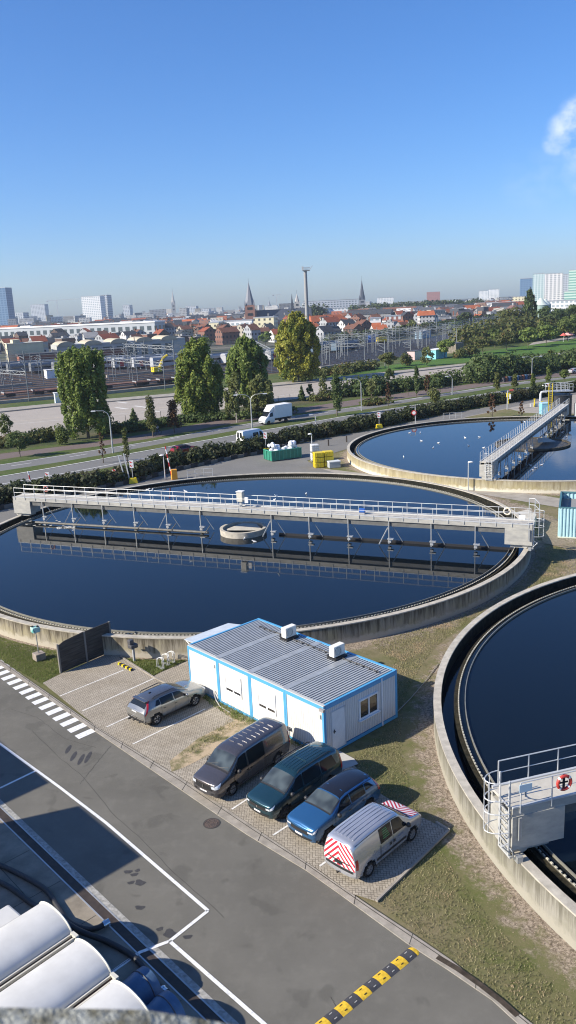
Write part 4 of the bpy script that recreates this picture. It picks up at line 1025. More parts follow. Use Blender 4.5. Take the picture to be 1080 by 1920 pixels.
rb.build('roof_ribs', mat('rib_sheet', (.43, .45, .455), .5, metal=.15, var=.15, scale=2), roof)
jb = MB()
for k in (1, 2, 3): jb.box((mod*k, -CD/2, CH+.04), (.34, CD-.1, .05))
jb.build('joint_cover', mat('joint_sheet', (.40, .425, .435), .5, metal=.3, var=.25, scale=1.5), roof)
eb = MB(); eb.box((CW/2, -.10, CH+.03), (CW-.04, .16, .05)); eb.build('eaves_strip', mat('eaves_grey', (.46, .46, .43), .6), roof)
eb = MB(); eb.box((CW/2, -CD+.07, CH+.035), (CW-.04, .13, .07)); eb.box((.07, -CD/2, CH+.03), (.12, CD-.3, .06)); eb.box((CW-.07, -CD/2, CH+.03), (.12, CD-.3, .06))
eb.build('roof_edge', m_blue, roof)
cb = MB(); cb.tube([(.45, -CD*.84, CH+.09)]+[(x, -CD*.84+.03*sin(x*3), CH+.10) for x in np.arange(1.2, CW-.8, .6)], .028, 6)
for x in np.arange(.6, CW-.8, .45): cb.box((x, -CD*.84, CH+.07), (.06, .16, .07))
cb.build('roof_cable', m_trim, roof)
m_shut = mat('shutter_white', (.70, .70, .67), .5)
m_pane = mat('window_pane', (.035, .035, .035), .08, spec=.8)
for k in (1, 2):
    cx = mod*(k+.5)+.05
    wf = MB(); z0, z1 = .95, 2.0
    wf.box((cx, -.005, z0-.02), (1.35, .06, .06)); wf.box((cx, -.005, z1+.02), (1.35, .06, .06))
    for s in (-1, 1): wf.box((cx+s*.65, -.005, (z0+z1)/2), (.06, .06, z1-z0-.02))
    w_ = wf.build('window', m_white, off)
    sh = MB(); sh.box((cx, -.01, 1.60), (1.22, .025, .76)); sh.build('shutter', m_shut, w_)
    pn = MB(); pn.box((cx-.31, -.012, 1.10), (.5, .02, .15)); pn.box((cx+.31, -.012, 1.10), (.5, .02, .15)); pn.split('pane', m_pane, w_)
    lb = MB(); lb.box((cx, -.008, 1.0), (1.22, .02, .07)); lb.box((cx, -.008, 1.195), (1.22, .02, .05)); lb.box((cx, -.008, 1.10), (.1, .02, .15)); lb.build('sash', m_white, w_)
# end wall: door, window
dr = MB(); dr.box((.005, -.95, 1.12), (.04, .86, 1.98)); d_ = dr.build('door', mat('door_white', (.72, .74, .74), .45, var=.1), off)
df = MB()
for y in (-.49, -1.41): df.box((.0, y, 1.14), (.045, .03, 2.03))
df.box((0, -.95, 2.14), (.045, .9, .03)); df.build('door_frame', mat('frame_line', (.55, .56, .56), .6), d_)
dh = MB(); dh.box((-.04, -1.30+.66, 1.10), (.06, .12, .04)); dh.box((-.025, -.64, 1.10), (.02, .05, .2)); dh.build('handle', m_dgrey, d_)
wf = MB(); y0, y1, z0, z1 = -2.42, -3.72, 1.02, 1.98
for z in (z0, z1): wf.box((-.005, (y0+y1)/2, z), (.09, abs(y1-y0)+.1, .08))
for y in (y0, (y0+y1)/2, y1): wf.box((-.005, y, (z0+z1)/2), (.085, .08, z1-z0-.08))
w_ = wf.build('window', m_white, off)
pn = MB(); pn.box((.0, (y0+y1)/2, 1.5), (.03, 1.24, .9)); pn.build('pane', mat('window_glass', (.05, .04, .03), .05, col2=(.012, .012, .012), scale=3, spec=.9), w_)
sl = MB(); sl.box((-.06, (y0+y1)/2, z0-.07), (.16, 1.5, .04)); sl.build('sill', m_white, w_)
ds = MB(); ds.box((-.01, -CD*.775, CH/2), (.05, .07, CH)); ds.build('downpipe', m_white, off)
lt = MB(); lt.box((.04, .06, CH-.12), (.3, .14, .13)); lt.build('wall_lamp', mat('lamp_case', (.30, .28, .26), .5), off)
vt = MB(); vt.box((.28, .01, CH-.55), (.16, .06, .20)); vt.box((CW-mod+.28-.0, .01, CH-.5), (.14, .05, .18)); vt.split('vent', mat('vent_grey', (.5, .48, .45), .6), off)
hz_ = MB(); hz_.tube([(CW-mod-.6+1.0, .05, .62), (CW-mod+.25, .14, .5), (CW-mod+.1, .16, .2), (CW-mod-.4, .3, .06), (CW-mod-1.3, .35, .05)], .03, 6); hz_.build('hose', mat('hose_grey', (.45, .43, .40), .6), off)
tp = MB(); tp.tube([(mod*1.0-.15, .08, .0), (mod*1.0-.15, .08, .72), (mod*1.0-.35, .1, .7)], .025, 6); tp.box((mod*1.0-.25, .09, .6), (.22, .08, .1)); tp.build('tap', m_dgrey, off)
# glass canopy over the far end door
cn = thing('canopy', 'pale translucent lean-to canopy at the far left end of the cabins', 'canopy', local(off, CW, -1.6, 0), ca)
MB().add([(.0, .95, 2.42), (.0, -2.7, 2.42), (1.5, -2.5, 2.22), (1.5, .75, 2.22), (.0, .95, 2.46), (.0, -2.7, 2.46), (1.5, -2.5, 2.26), (1.5, .75, 2.26)], [(3, 2, 1, 0), (4, 5, 6, 7), (0, 1, 5, 4), (1, 2, 6, 5), (2, 3, 7, 6), (3, 0, 4, 7)]).build('sheet', mat('canopy_sheet', (.56, .60, .62), .25, var=.15, scale=2), cn)
q = MB()
for y in (.7, -2.4): q.bar((.05, y, 1.6), (1.4, y, 2.2), .04)
q.split('bracket', m_white, cn)
# air conditioners on the roof
def aircon(x, y, label, flip):
    t = thing('air_conditioner', label, 'air conditioner', local(off, x, y, CH+.05), ca, 'air conditioners on the cabin roof')
    MB().box((0, 0, .43), (.36, .82, .58)).build('case', mat('ac_cream', (.74, .72, .64), .5), t, bevel=.02)
    M = Matrix.Translation((-.19, .12, .43)) @ Matrix.Rotation(pi/2, 4, 'Y')
    gmb = MB(); gmb.lathe([(.22, -.012), (.22, .012), (.0, .012)], 20, M)
    gmb.build('fan_grille', mat('grille_dark', (.10, .10, .10), .5), t)
    gb = MB()
    for k in range(6): gb.box((-.20, .12, .27+k*.065), (.02, .5, .012))
    gb.build('slats', mat('slat_cream', (.5, .48, .42), .5), t)
    MB().box((0, 0, .05), (.6, .9, .09)).box((.1, .3, .1), (.7, .1, .06)).build('stand', m_trim, t)
aircon(mod*3-.95, -CD*.84, 'air conditioner on the cabin roof, the farther left of the two', 1)
aircon(mod*2-.75-1.3, -CD*.83, 'air conditioner on the cabin roof, the nearer right of the two', 1)

# ------------------------------------------------------------------ small things around the cabins
# slatted concrete fence
fa, fb = Vector(G(114, 1262)), Vector(G(210, 1221))
fd = (fb-fa); L = fd.length; fr_ = atan2(fd.y, fd.x)
f = thing('fence', 'dark weathered board fence of two bays between the grass and the parking bays', 'fence', (fa.x, fa.y, 0), fr_)
m_slat = mat('fence_boards', (.085, .078, .068), .85, var=.45, scale=3, bump=.3, stretch=(.4, 1, 4))
for k in range(2):
    mb = MB(); x0, x1 = L*k/2+.06, L*(k+1)/2-.06
    n = 7
    for j in range(n): mb.box(((x0+x1)/2, 0, .13+.25*j), (x1-x0, .05, .235))
    hs = .28 if True else 0
    top = [(x0, 1.74), (x1, 1.74)]
    if k == 0: mb.prism([(x0, 0), (x1, 0)], 0, 0) if False else mb.add([(x0, -.025, 1.75), (x1, -.025, 1.75), (x1, -.025, 2.0), (x0+.4, -.025, 1.9), (x0, .025, 1.75), (x1, .025, 1.75), (x1, .025, 2.0), (x0+.4, .025, 1.9)], [(0, 1, 2, 3), (7, 6, 5, 4), (1, 5, 6, 2), (2, 6, 7, 3), (3, 7, 4, 0)])
    else: mb.box(((x0+x1)/2, 0, 1.87), (x1-x0, .05, .235))
    mb.build('board_panel', m_slat, f)
for x in (0, L/2, L): MB().box((x, 0, 1.0 if x else .92), (.11, .11, 2.0 if x else 1.84)).build('post', mat('fence_post', (.20, .19, .17), .85), f)
# green box on a pole in a concrete block
t = thing('instrument_post', 'small green box on a pole standing in a concrete block on the grass', 'post', (*G(74, 1236), 0), radians(40))
MB().box((0, 0, .22), (.62, .62, .44)).build('base_block', mat('block_concrete', (.36, .31, .26), .9, var=.3), t, bevel=.02)
MB().tube([(0, 0, .4), (-.02, 0, 1.85)], .035, 8).build('pole', m_galv, t)
q = MB().box((-.02, 0, 2.0), (.46, .42, .34)).build('box', mat('box_green', (.05, .28, .25), .5, col2=(.42, .62, .55), scale=4, lo=.45, hi=.6), t, bevel=.03)
MB().box((.1, -.1, 2.20), (.12, .12, .08)).box((-.15, .1, 2.20), (.12, .12, .08)).split('knob', m_trim, q)
# second small post with a hooded instrument
t = thing('instrument_post', 'dark hooded letterbox-like device on a post beside the bicycle rack', 'post', (*G(252, 1240), 0), radians(44))
MB().box((0, 0, .5), (.12, .12, 1.0)).build('post', m_grey, t)
MB().box((0, 0, 1.02), (.5, .42, .26)).box((-.1, .05, 1.3), (.3, .3, .3)).build('hood', m_dgrey, t, bevel=.05)
MB().bar((.2, .1, .95), (.28, .3, .75), .06).build('arm', m_grey, t)
# bicycle racks
for k, (px, py) in enumerate(((301, 1252), (311, 1245), (321, 1240))):
    t = thing('bicycle_rack', 'grey spiral bicycle rack hoop on the grass before the cabins', 'bicycle rack', (*G(px, py), 0), radians(44), 'bicycle rack hoops')
    mb = MB()
    for s in (-.05, .05): mb.tube([(s+.0, -.3, 0)]+[(s+.12*sin(a), -.28+.28*(1-cos(a)), .48+.06*sin(a)*0+.12*sin(a)) for a in np.linspace(0, pi, 8)]+[(s, .3, 0)], .022, 6)
    mb.build('hoop', m_galv2, t); MB().box((0, 0, .02), (.2, .7, .04)).build('foot_bar', m_galv, t)
# wheel stop
wa, wb = Vector(G(221, 1245)), Vector(G(249, 1259)); wd = wb-wa
t = thing('wheel_stop', 'black rubber wheel stop with yellow marks at the end of a parking bay', 'wheel stop', (*((wa+wb)/2), .02), atan2(wd.y, wd.x))
MB().box((0, 0, .06), (wd.length, .16, .12), taper=.85).build('bar', m_trim, t)
q = MB()
for k in range(4): q.box((-wd.length*.38+k*wd.length*.25, 0, .065), (.17, .165, .122), taper=.86)
q.split('yellow_mark', m_yel, t)
# speed bump
ba, bb = Vector(G(560, 1960)), Vector(G(778, 1782)); bd = bb-ba
t = thing('speed_bump', 'yellow and black rubber speed bump across the road', 'speed bump', (bb.x, bb.y, 0), atan2(-bd.y, -bd.x))
SBL = .425; sby = mat('bump_yellow', (.78, .50, .03), .65, var=.35, scale=7, detail=8); sbb = mat('bump_black', (.055, .055, .06), .7, var=.3, scale=9)
for k in range(13):
    mb = MB(); x0 = .12+k*SBL; x1 = x0+SBL-.012
    prof = [(-.21, .0), (-.14, .030), (-.05, .05), (.05, .05), (.14, .030), (.21, 0)]
    vs = [(x, y, z+.003) for x in (x0, x1) for y, z in prof]; mb.add(vs, [(i, i+1, 7+i, 6+i) for i in range(5)]+[tuple(range(5, -1, -1)), tuple(range(6, 12))])
    mb.f = [f_[::-1] for f_ in mb.f[:5]]+mb.f[5:]
    s_ = mb.build('segment', sbb if k % 2 == 0 else sby, t)
    q = MB()
    for yy in (-.11, .11): q.box(((x0+x1)/2, yy, .046), (.10, .022, .02))
    q.split('reflector', m_trim if k % 2 else mat('reflector_grey', (.45, .43, .38), .5), s_)
mb = MB(); mb.lathe([(.21, .003), (.15, .03), (.05, .05), (.0, .052)], 12, None, (.11, 0, 0), pi/2, 3*pi/2); mb.f = [f_[::-1] for f_ in mb.f]; mb.build('end_cap', sby, t)
# manhole
t = thing('manhole_cover', 'round rusty manhole cover in the road in front of the parked vans', 'manhole cover', (*G(397, 1544), 0))
b = NB('rust_iron'); b.col(b.mix(b.ramp(b.noise(6, 5, .7), .4, .6), (.115, .085, .07), (.07, .058, .052))); b.rough(.7)
vr = b.n.new('ShaderNodeTexVoronoi'); vr.inputs['Scale'].default_value = 22; b.l.new(b.obj, vr.inputs['Vector']); b.bump(vr.outputs['Distance'], .8, .02)
MB().lathe([(.31, .004), (.31, .014), (.0, .014)], 32).build('lid', b.m, t)
MB().lathe([(.36, .003), (.36, .012), (.315, .012), (.315, .003)], 32).build('frame', mat('iron_dark', (.05, .045, .04), .7), t)
# gutter inlet at the bottom right
mb = MB(); ia = GL([(823, 1792), (862, 1815), (905, 1845), (945, 1876), (975, 1903)]); ib = offset(ia, -.20)
mb.strip(ia, ib, .036); o = mb.build('gutter_inlet', mat('wet_dirt', (.075, .06, .045), .8, var=.5, scale=5)); tag(o, 'long dark grated gutter slot in the kerb near the speed bump', 'drain')
# weeds tuft & litter handled with the grass below

# ------------------------------------------------------------------ foreground: white covers, hoses, blue sheets, parapet
cr2 = Vector((cos(radians(-132.7)), sin(radians(-132.7))))      # along the covers, away from the road
m_cover = mat('cover_white', (.58, .575, .545), .62, var=.14, scale=1.1, spec=.25)
m_rust = mat('rusty_strip', (.13, .075, .05), .8, var=.5, scale=3)
ends = [((-15, 1620), (36, 1668)), ((74, 1694), (132, 1754)), ((146, 1766), (200, 1828)), ((214, 1840), (275, 1918)), ((290, 1932), (350, 2010))]
Zc = 1.45
cvs = []
for k, (pa, pb_) in enumerate(ends):
    a = Vector(G(*pa, Zc)); b_ = Vector(G(*pb_, Zc)); c = (a+b_)/2; wv = (b_-a); wid = 1.92
    ang = atan2(cr2.y, cr2.x)
    lbl = ['white curved cover cut off by the left edge, lying before the other covers', 'white curved cover farthest up at lower left, next to the hoses', 'white curved cover in the middle of the three at the bottom left', 'white curved cover nearest the blue sheets, cut by the bottom edge', 'white curved cover below the bottom edge beside the blue sheets'][k]
    if k in (0, 4): continue
    t = thing('tank_cover', lbl, 'cover', (c.x, c.y, 0), ang, 'white curved covers')
    n = 18; arc = [(wid/2*cos(s_), Zc-.1+.52*max(0, sin(s_))**.9) for s_ in np.linspace(0, pi, n+1)]
    vs = [(x, y, z) for x in (0, 11.) for y, z in arc]; o_ = n+1
    mb = MB(); mb.add(vs, [(i, i+1, o_+i+1, o_+i) for i in range(n)]+[tuple(range(n, -1, -1)), tuple(range(o_, 2*o_))])
    mb.build('shell', m_cover, t, True)
    mb = MB(); mb.box((5.5, 0, (Zc-.12)/2), (11., wid+.04, Zc-.13)); mb.build('base', m_conc, t)
    mb = MB(); mb.tube([(-.02, y, z+.012) for y, z in arc], .03, 6); mb.build('edge_seal', mat('seal_cream', (.6, .58, .48), .6), t)
    s_ = MB(); s_.box((5.4, wid/2+.13, Zc-.12), (10.9, .16, .06)); s_.build('gap_strip', m_rust, t)
    s_ = MB(); s_.box((5.4, wid/2+.24, Zc-.06), (11.0, .05, .10)); s_.box((5.4, wid/2+.045, Zc-.06), (11.0, .05, .10)); s_.box((-.02, wid/2+.16, Zc-.02), (.12, .3, .1)); s_.build('rail', mat('rail_cream', (.55, .53, .45), .5), t)
    cvs.append(t)
t = thing('tank_cover', 'flat white hatch cover at the left edge beside the curved covers', 'cover', (*G(40, 1716, 1.5), 0), ang)
MB().box((1.2, -.35, 1.3), (2.4, .9, .5)).build('lid', m_cover, t, bevel=.08); MB().box((1.2, -.35, .5), (2.2, .8, 1.0)).build('base', m_conc, t)
# black suction hoses
def hose(pts, r, label, z=None, coupl=True):
    P = []
    for p in pts: P.append((*G(p[0], p[1], p[2]), p[2]))
    C_ = crom(P, 8); t = thing('suction_hose', label, 'hose', tuple(P[0]), 0, 'black suction hoses')
    h = MB(); h.tube([tuple(p) for p in C_], r, 10); h.build('tube', mat('hose_rubber', (.025, .025, .027), .55, var=.3, scale=5), t, True, True)
    if coupl:
        e = Vector(C_[-1]); d = (Vector(C_[-1])-Vector(C_[-3])).normalized()
        c_ = MB(); c_.tube([e-d*.05, e+d*.18], r*1.25, 12, cap=False); c_.tube([e+d*.0, e+d*.04], r*1.5, 12); c_.build('coupling', m_chrome, t, True, True)
        c_ = MB(); c_.tube([e+d*.165, e+d*.17], r*.95, 12); c_.build('bore', m_trim, t, True, True)
    return t
hose([(-40, 1605, .25), (0, 1622, .12), (40, 1641, .12), (85, 1668, .12), (108, 1700, .12), (128, 1728, .12), (160, 1742, .13), (182, 1740, .16), (196, 1733, .18)], .10, 'thick black hose with a steel coupling ending on the slab by the drain channel')
hose([(-20, 1645, .1), (20, 1665, .1), (68, 1700, .12), (110, 1722, .45), (150, 1746, .4), (200, 1765, .12), (245, 1790, .12), (270, 1815, .12), (290, 1842, .12), (306, 1856, .13)], .10, 'long black hose running past the white covers to an open end near the blue sheets')
hose([(92, 1712, 1.2), (104, 1722, .9), (130, 1738, .3)], .07, 'short black hose beside the topmost white cover', coupl=False)
# blue tarpaulin-covered rolls
m_tarp = mat('tarp_blue', (.08, .15, .25), .45, var=.3, scale=2, bump=.5, bscale=5)
for k, (px, py, lb) in enumerate(((247, 1856, 'dark blue rounded sheet roll beyond the curved white covers'), (290, 1904, 'second dark blue sheet roll, nearest the bottom edge'))):
    x, y = G(px, py, .7); t = thing('sheet_roll', lb, 'tarpaulin', (x, y, 0), radians(-132.7), 'blue sheet rolls')
    mb = MB(); n = 12
    vs = []; NX = 10
    for i in range(NX+1):
        xx = -.7+3.0*i/NX; rr = 1+.03*sin(i*2.1)
        for j in range(n+1): a = pi*j/n; vs.append((xx, .62*cos(a)*rr, .12+.85*sin(a)**.8*rr if 0 < j < n else 0))
    fs = [(i*(n+1)+j, i*(n+1)+j+1, (i+1)*(n+1)+j+1, (i+1)*(n+1)+j) for i in range(NX) for j in range(n)]+[tuple(range(n, -1, -1)), tuple(range(NX*(n+1), (NX+1)*(n+1)))]
    mb.add(vs, fs); mb.build('sheet', m_tarp, t, True)
    q = MB()
    for xx in (-.4, .5): q.tube([(xx, .63*cos(a), .13+.87*sin(a)**.8 if sin(a) > 0 else .1) for a in np.linspace(.05, pi-.05, 12)], .02, 5)
    q.split('strap', m_dgrey, t)
# the parapet the photograph was taken over
t = thing('parapet', 'blurred speckled stone parapet edge along the bottom of the view', 'parapet', (-.35, .3, 0), 0)
mb = MB(); d = .62
pl = AT(-60, 1888, d); pm = AT(270, 1893, d); pr_ = AT(470, 1926, d); pz = AT(900, 2010, d)
top = [(-1.2, d, pl[2]-.0), pl, pm, pr_, (1.6, d, pz[2]-.1)]
vs = []
for x, y, z in top: vs += [(x, y, z), (x, y-.28, z-.02), (x, y-.28, z-1.0), (x, y, z-1.0)]
fs = []
for i in range(len(top)-1):
    for j in range(4): fs.append((i*4+j, i*4+(j+1) % 4, (i+1)*4+(j+1) % 4, (i+1)*4+j))
mb.add(vs, fs+[(3, 2, 1, 0), (16, 17, 18, 19)])
mb.f = [f_[::-1] for f_ in mb.f]
b = NB('stone_speckled'); b.col(b.mix(b.ramp(b.noise(38, 5, .8), .42, .6), (.13, .125, .09), (.36, .37, .33))); b.rough(.9); b.bump(b.noise(30, 5, .8), .8, .02)
mb.build('coping', b.m, t, world=True)
# neighbouring tank houses to the left, out of the picture: they throw the shadows over the wash bay
hsh = 9.0; sh_ = Vector((cos(SUN_DIR), sin(SUN_DIR)))*hsh/tan(SUN_EL)
def house_block(corner_px, along0, along1, depth, label):
    c = Vector(G(*corner_px))-sh_; A = c+AX*along0; B_ = c+AX*along1
    P = [A, B_, B_-CR*depth, A-CR*depth]
    t = thing('pump_house', label, 'building', (c.x, c.y, 0))
    MB().prism([tuple(p) for p in P], 0, hsh).build('wall', m_conc, t, world=True)
    MB().prism([tuple(p) for p in [A-AX*.0, B_, B_-CR*depth, A-CR*depth]], hsh+.003, hsh+.05).build('roof', m_dgrey, t, world=True)
house_block((262, 1606), 0, (Vector(G(145, 1512))-Vector(G(262, 1606))).length, 10, 'concrete pump house left of the view, the nearer of two')
house_block((90, 1468), 0, 26, 10, 'concrete pump house left of the view, the farther of two')
# ------------------------------------------------------------------ foliage
def leaf_mat(name, a, b_, dead=None, scale=.5):
    b = NB(name); g_ = b.n.new('ShaderNodeNewGeometry'); r = g_.outputs['Random Per Island']
    c = b.mix(b.ramp(r, 0, 1), a, b_)
    c = b.mix(b.ramp(b.noise(scale, 3, .6), .42, .62), c, b.mix(1., c, (.72, .78, .7), 'MULTIPLY'))
    if dead: c = b.mix(b.ramp(b.noise(scale*.9, 3, .6, vec=b.obj), .56, .66), c, dead)
    b.col(c); b.rough(.6); b.b.inputs['Specular IOR Level'].default_value = .25
    tl = b.n.new('ShaderNodeBsdfTranslucent'); b.put(tl.inputs[0], c); ms = b.n.new('ShaderNodeMixShader'); ms.inputs[0].default_value = .36
    b.l.new(b.b.outputs[0], ms.inputs[1]); b.l.new(tl.outputs[0], ms.inputs[2]); b.l.new(ms.outputs[0], b.n['Material Output'].inputs['Surface'])
    return b.m
lm_pop = leaf_mat('leaf_poplar', (.11, .175, .038), (.26, .31, .075), scale=.35)
lm_popy = leaf_mat('leaf_poplar_yellow', (.18, .21, .035), (.44, .40, .06), (.08, .12, .02), scale=.25)
lm_birch = leaf_mat('leaf_birch', (.10, .125, .04), (.22, .23, .08), scale=.4)
lm_dark = leaf_mat('leaf_dark', (.058, .095, .028), (.14, .18, .06), scale=.5)
lm_hedge = leaf_mat('leaf_hedge', (.032, .045, .018), (.08, .092, .035), (.10, .09, .045), scale=.35)
lm_brown = leaf_mat('leaf_brown', (.085, .045, .025), (.16, .085, .04), scale=.6)
lm_mix = leaf_mat('leaf_mixed', (.075, .10, .028), (.16, .165, .05), (.16, .11, .04), scale=.6)
lm_light = leaf_mat('leaf_light', (.085, .13, .03), (.17, .20, .05), scale=.6)
lm_far = leaf_mat('leaf_far', (.04, .065, .022), (.095, .12, .04), (.11, .095, .045), scale=.06)
m_bark = mat('bark', (.16, .13, .10), .9, var=.4, scale=4)
m_barkp = mat('bark_pale', (.40, .37, .32), .85, var=.4, scale=4)
def leaves(clumps, n, size, seed=0, shell=.6, flat=.3, up=0.):
    """n small leaf clumps spread through ellipsoid clumps (cx,cy,cz,rx,ry,rz,weight)"""
    R_ = np.random.RandomState(seed); cl_ = np.array(clumps, float); w = cl_[:, 6]*np.cbrt(cl_[:, 3]*cl_[:, 4]*cl_[:, 5])**2; w = w/w.sum()
    i = R_.choice(len(cl_), n, p=w); c = cl_[i]
    d = R_.normal(size=(n, 3)); d /= np.linalg.norm(d, axis=1)[:, None]
    r = shell+(1.06-shell)*R_.rand(n)**.6
    p = c[:, :3]+d*c[:, 3:6]*r[:, None]
    nn = d+R_.normal(size=(n, 3))*.55; nn[:, 2] += flat; nn /= np.linalg.norm(nn, axis=1)[:, None]
    a = np.cross(nn, R_.normal(size=(n, 3))+np.array([0, 0, up*3])); a /= np.linalg.norm(a, axis=1)[:, None]+1e-9
    b_ = np.cross(nn, a); s = size*(.6+.8*R_.rand(n))[:, None]
    V = np.stack([p+a*s*.55, p+b_*s*.9, p-a*s*.55, p-b_*s*.9], 1).reshape(-1, 3)
    return V
def leafobj(name, V, m, parent=None, zmin=.05):
    k = len(V)//4; V = V.copy(); V[:, 2] = np.maximum(V[:, 2], zmin)
    me = bpy.data.meshes.new(name); me.vertices.add(len(V)); me.vertices.foreach_set('co', V.astype(np.float32).ravel())
    me.loops.add(4*k); me.loops.foreach_set('vertex_index', np.arange(4*k, dtype=np.int32))
    me.polygons.add(k); me.polygons.foreach_set('loop_start', np.arange(0, 4*k, 4, dtype=np.int32)); me.polygons.foreach_set('loop_total', np.full(k, 4, np.int32))
    me.update(calc_edges=True); me.validate(); me.materials.append(m)
    o = bpy.data.objects.new(name, me); C.objects.link(o)
    if parent: o.parent = parent
    return o
def trunk_mb(h, r, limbs=7, spread=.4, seed=0, z0=.25):
    R_ = random.Random(seed); mb = MB()
    pts = [(R_.gauss(0, .02)*h*.2*i/5, R_.gauss(0, .02)*h*.2*i/5, h*i/5) for i in range(6)]; pts[0] = (0, 0, -.1)
    mb.tube(pts, [r*(1-.16*i) for i in range(6)], 8)
    for k in range(limbs):
        z = h*(z0+(.85-z0)*k/limbs); a = k*2.4+R_.random(); L_ = h*spread*(1-.4*k/limbs)
        mb.tube([(0, 0, z), (cos(a)*L_*.4, sin(a)*L_*.4, z+L_*.35), (cos(a)*L_*.8, sin(a)*L_*.8, z+L_*.95)], [r*.45, r*.3, r*.12], 5)
    return mb
def tree(name, label, cat, loc, h, w, kind, m, n=2200, size=.28, seed=1, group=None, bark=None):
    t = thing(name, label, cat, loc, random.random()*6, group); R_ = random.Random(seed*77+5); cl_ = []
    z0 = .12
    if kind == 'poplar':
        for k in range(130):
            q = .03+.80*R_.random()**.95; z = h*q; env = min(1, .66+q*2.4) if q < .62 else max(.45, 1-((q-.62)/.40)**2*.75)
            if seed > 4: env = min(1, .62+q*1.6) if q < .5 else max(.22, 1-((q-.5)/.36)**1.5*.78)
            a = k*2.4+R_.random()*.7; rr = w/2*env*(R_.uniform(.15, .9) if k % 3 == 0 else R_.uniform(.68, .92))
            L_ = h*R_.uniform(.06, .11); b_ = w*R_.uniform(.035, .06)+.08
            cl_.append((cos(a)*rr, sin(a)*rr, z+L_*.5, b_, b_, L_, 1))
        for k in range(9): cl_.append((R_.gauss(0, w*.08), R_.gauss(0, w*.08), h*(.18+.075*k), w*.24, w*.24, h*.07, .75))
        for k in range(22):
            a = R_.random()*6.28; rr = w*(.36 if seed < 5 else .17)*R_.random()**.6; L_ = h*R_.uniform(.04, .09); cl_.append((cos(a)*rr, sin(a)*rr, h*R_.uniform(.84, .93)-rr*.25, w*.035+.08, w*.035+.08, L_, 1))
        z0 = .08
    elif kind == 'cone':
        for k in range(16):
            f = k/16; z = h*(.1+.86*f); rr = w/2*(1-f)*.9; a = k*2.4
            cl_.append((cos(a)*rr*.55, sin(a)*rr*.55, z, rr*.55+.12, rr*.55+.12, h*.06+.1, 1))
    elif kind == 'birch':
        for k in range(26):
            z = h*R_.uniform(.18, .93); rr = w/2*sin(pi*min(1, .15+z/h*.8))*R_.uniform(.3, .9); a = k*2.4
            cl_.append((cos(a)*rr, sin(a)*rr, z, w*.10+.1, w*.10+.1, h*R_.uniform(.08, .16), 1))
    elif kind == 'column':
        for k in range(16):
            z = h*(.22+.70*k/16); rr = w/2*R_.uniform(.1, .55)*(1.2-.8*k/16); a = k*2.4
            cl_.append((cos(a)*rr, sin(a)*rr, z, w*.20, w*.20, h*.10, 1))
    elif kind == 'sparse':
        for k in range(14):
            z = h*(.25+.7*k/14); rr = w/2*R_.uniform(.2, .9)*(1.1-.7*k/14); a = k*2.4
            cl_.append((cos(a)*rr, sin(a)*rr, z, w*.13, w*.13, h*.05, .6))
    elif kind == 'bush':
        for k in range(12):
            a = k*2.4; rr = w/2*R_.uniform(.1, .75); z = h*R_.uniform(.25, .7)
            cl_.append((cos(a)*rr, sin(a)*rr, z, w*.2, w*.2, h*.28, 1))
    else:
        for k in range(20):
            a = k*2.4; f = R_.random(); z = h*(.38+.5*f); rr = w/2*sin(pi*(.2+.7*f))*R_.uniform(.3, .9)
            cl_.append((cos(a)*rr, sin(a)*rr, z, w*.17, w*.17, h*.11, 1))
    V = leaves(cl_, n, size, seed, .45 if kind != 'sparse' else .1, .25, .5 if kind == 'poplar' else 0)
    if kind == 'poplar':   # loose shoots that break the outline
        R2 = np.random.RandomState(seed); k = R2.randint(0, len(V)//4, n//14); off_ = R2.normal(size=(len(k), 3))*np.array([.35, .35, .5])
        for q, o_ in zip(k, off_): V[4*q:4*q+4] += o_
    leafobj('crown', V, m, t)
    if kind != 'bush': trunk_mb(h*.8, max(.05, h*.016) if kind != 'poplar' else .28, 7, .28 if kind != 'poplar' else .22, seed, z0).build('trunk', bark or m_bark, t, True)
    return t
def PT(px, py): x, y = G(px, py); return (x, y, 0)
def sc(px, py): return hypot(*G(px, py))/F      # metres per photo pixel there
def treepx(name, label, cat, px, py, ytop, wpx, kind, m, n=1400, size=None, seed=1, group=None, bark=None, sink=0):
    s = sc(px, py)*1.02; h = (py-ytop)*s; w = wpx*s
    return tree(name, label, cat, PT(px, py), h, w, kind, m, n, size or max(.12, s*1.9), seed, group, bark)
TR_ = 'poplars beyond the highway'
treepx('poplar_tree', 'dark green bushy poplar, leftmost of the four big trees', 'tree', 166, 822, 652, 94, 'poplar', lm_pop, 25000, .26, 3, TR_)
treepx('poplar_tree', 'big green poplar turning yellow at its foot, second of the four from the left', 'tree', 377, 784, 634, 96, 'poplar', leaf_mat('leaf_poplar_mid', (.12, .185, .038), (.30, .34, .075), (.18, .19, .03), scale=.2), 25000, .29, 5, TR_)
treepx('poplar_tree', 'dark poplar standing behind the drooping birches, third of the four from the left', 'tree', 466, 756, 630, 82, 'poplar', lm_pop, 21000, .33, 9, TR_)
treepx('poplar_tree', 'yellow-green poplar, tallest and rightmost of the four big trees', 'tree', 560, 716, 588, 90, 'poplar', lm_popy, 25000, .40, 13, TR_)
treepx('birch_tree', 'drooping grey-green birch under the dark poplar, left one of a pair', 'tree', 444, 792, 706, 42, 'birch', lm_birch, 4200, .28, 21, None, m_barkp)
treepx('birch_tree', 'drooping olive birch beside the white box lorry', 'tree', 492, 782, 708, 66, 'birch', lm_birch, 6500, .28, 22, None, m_barkp)
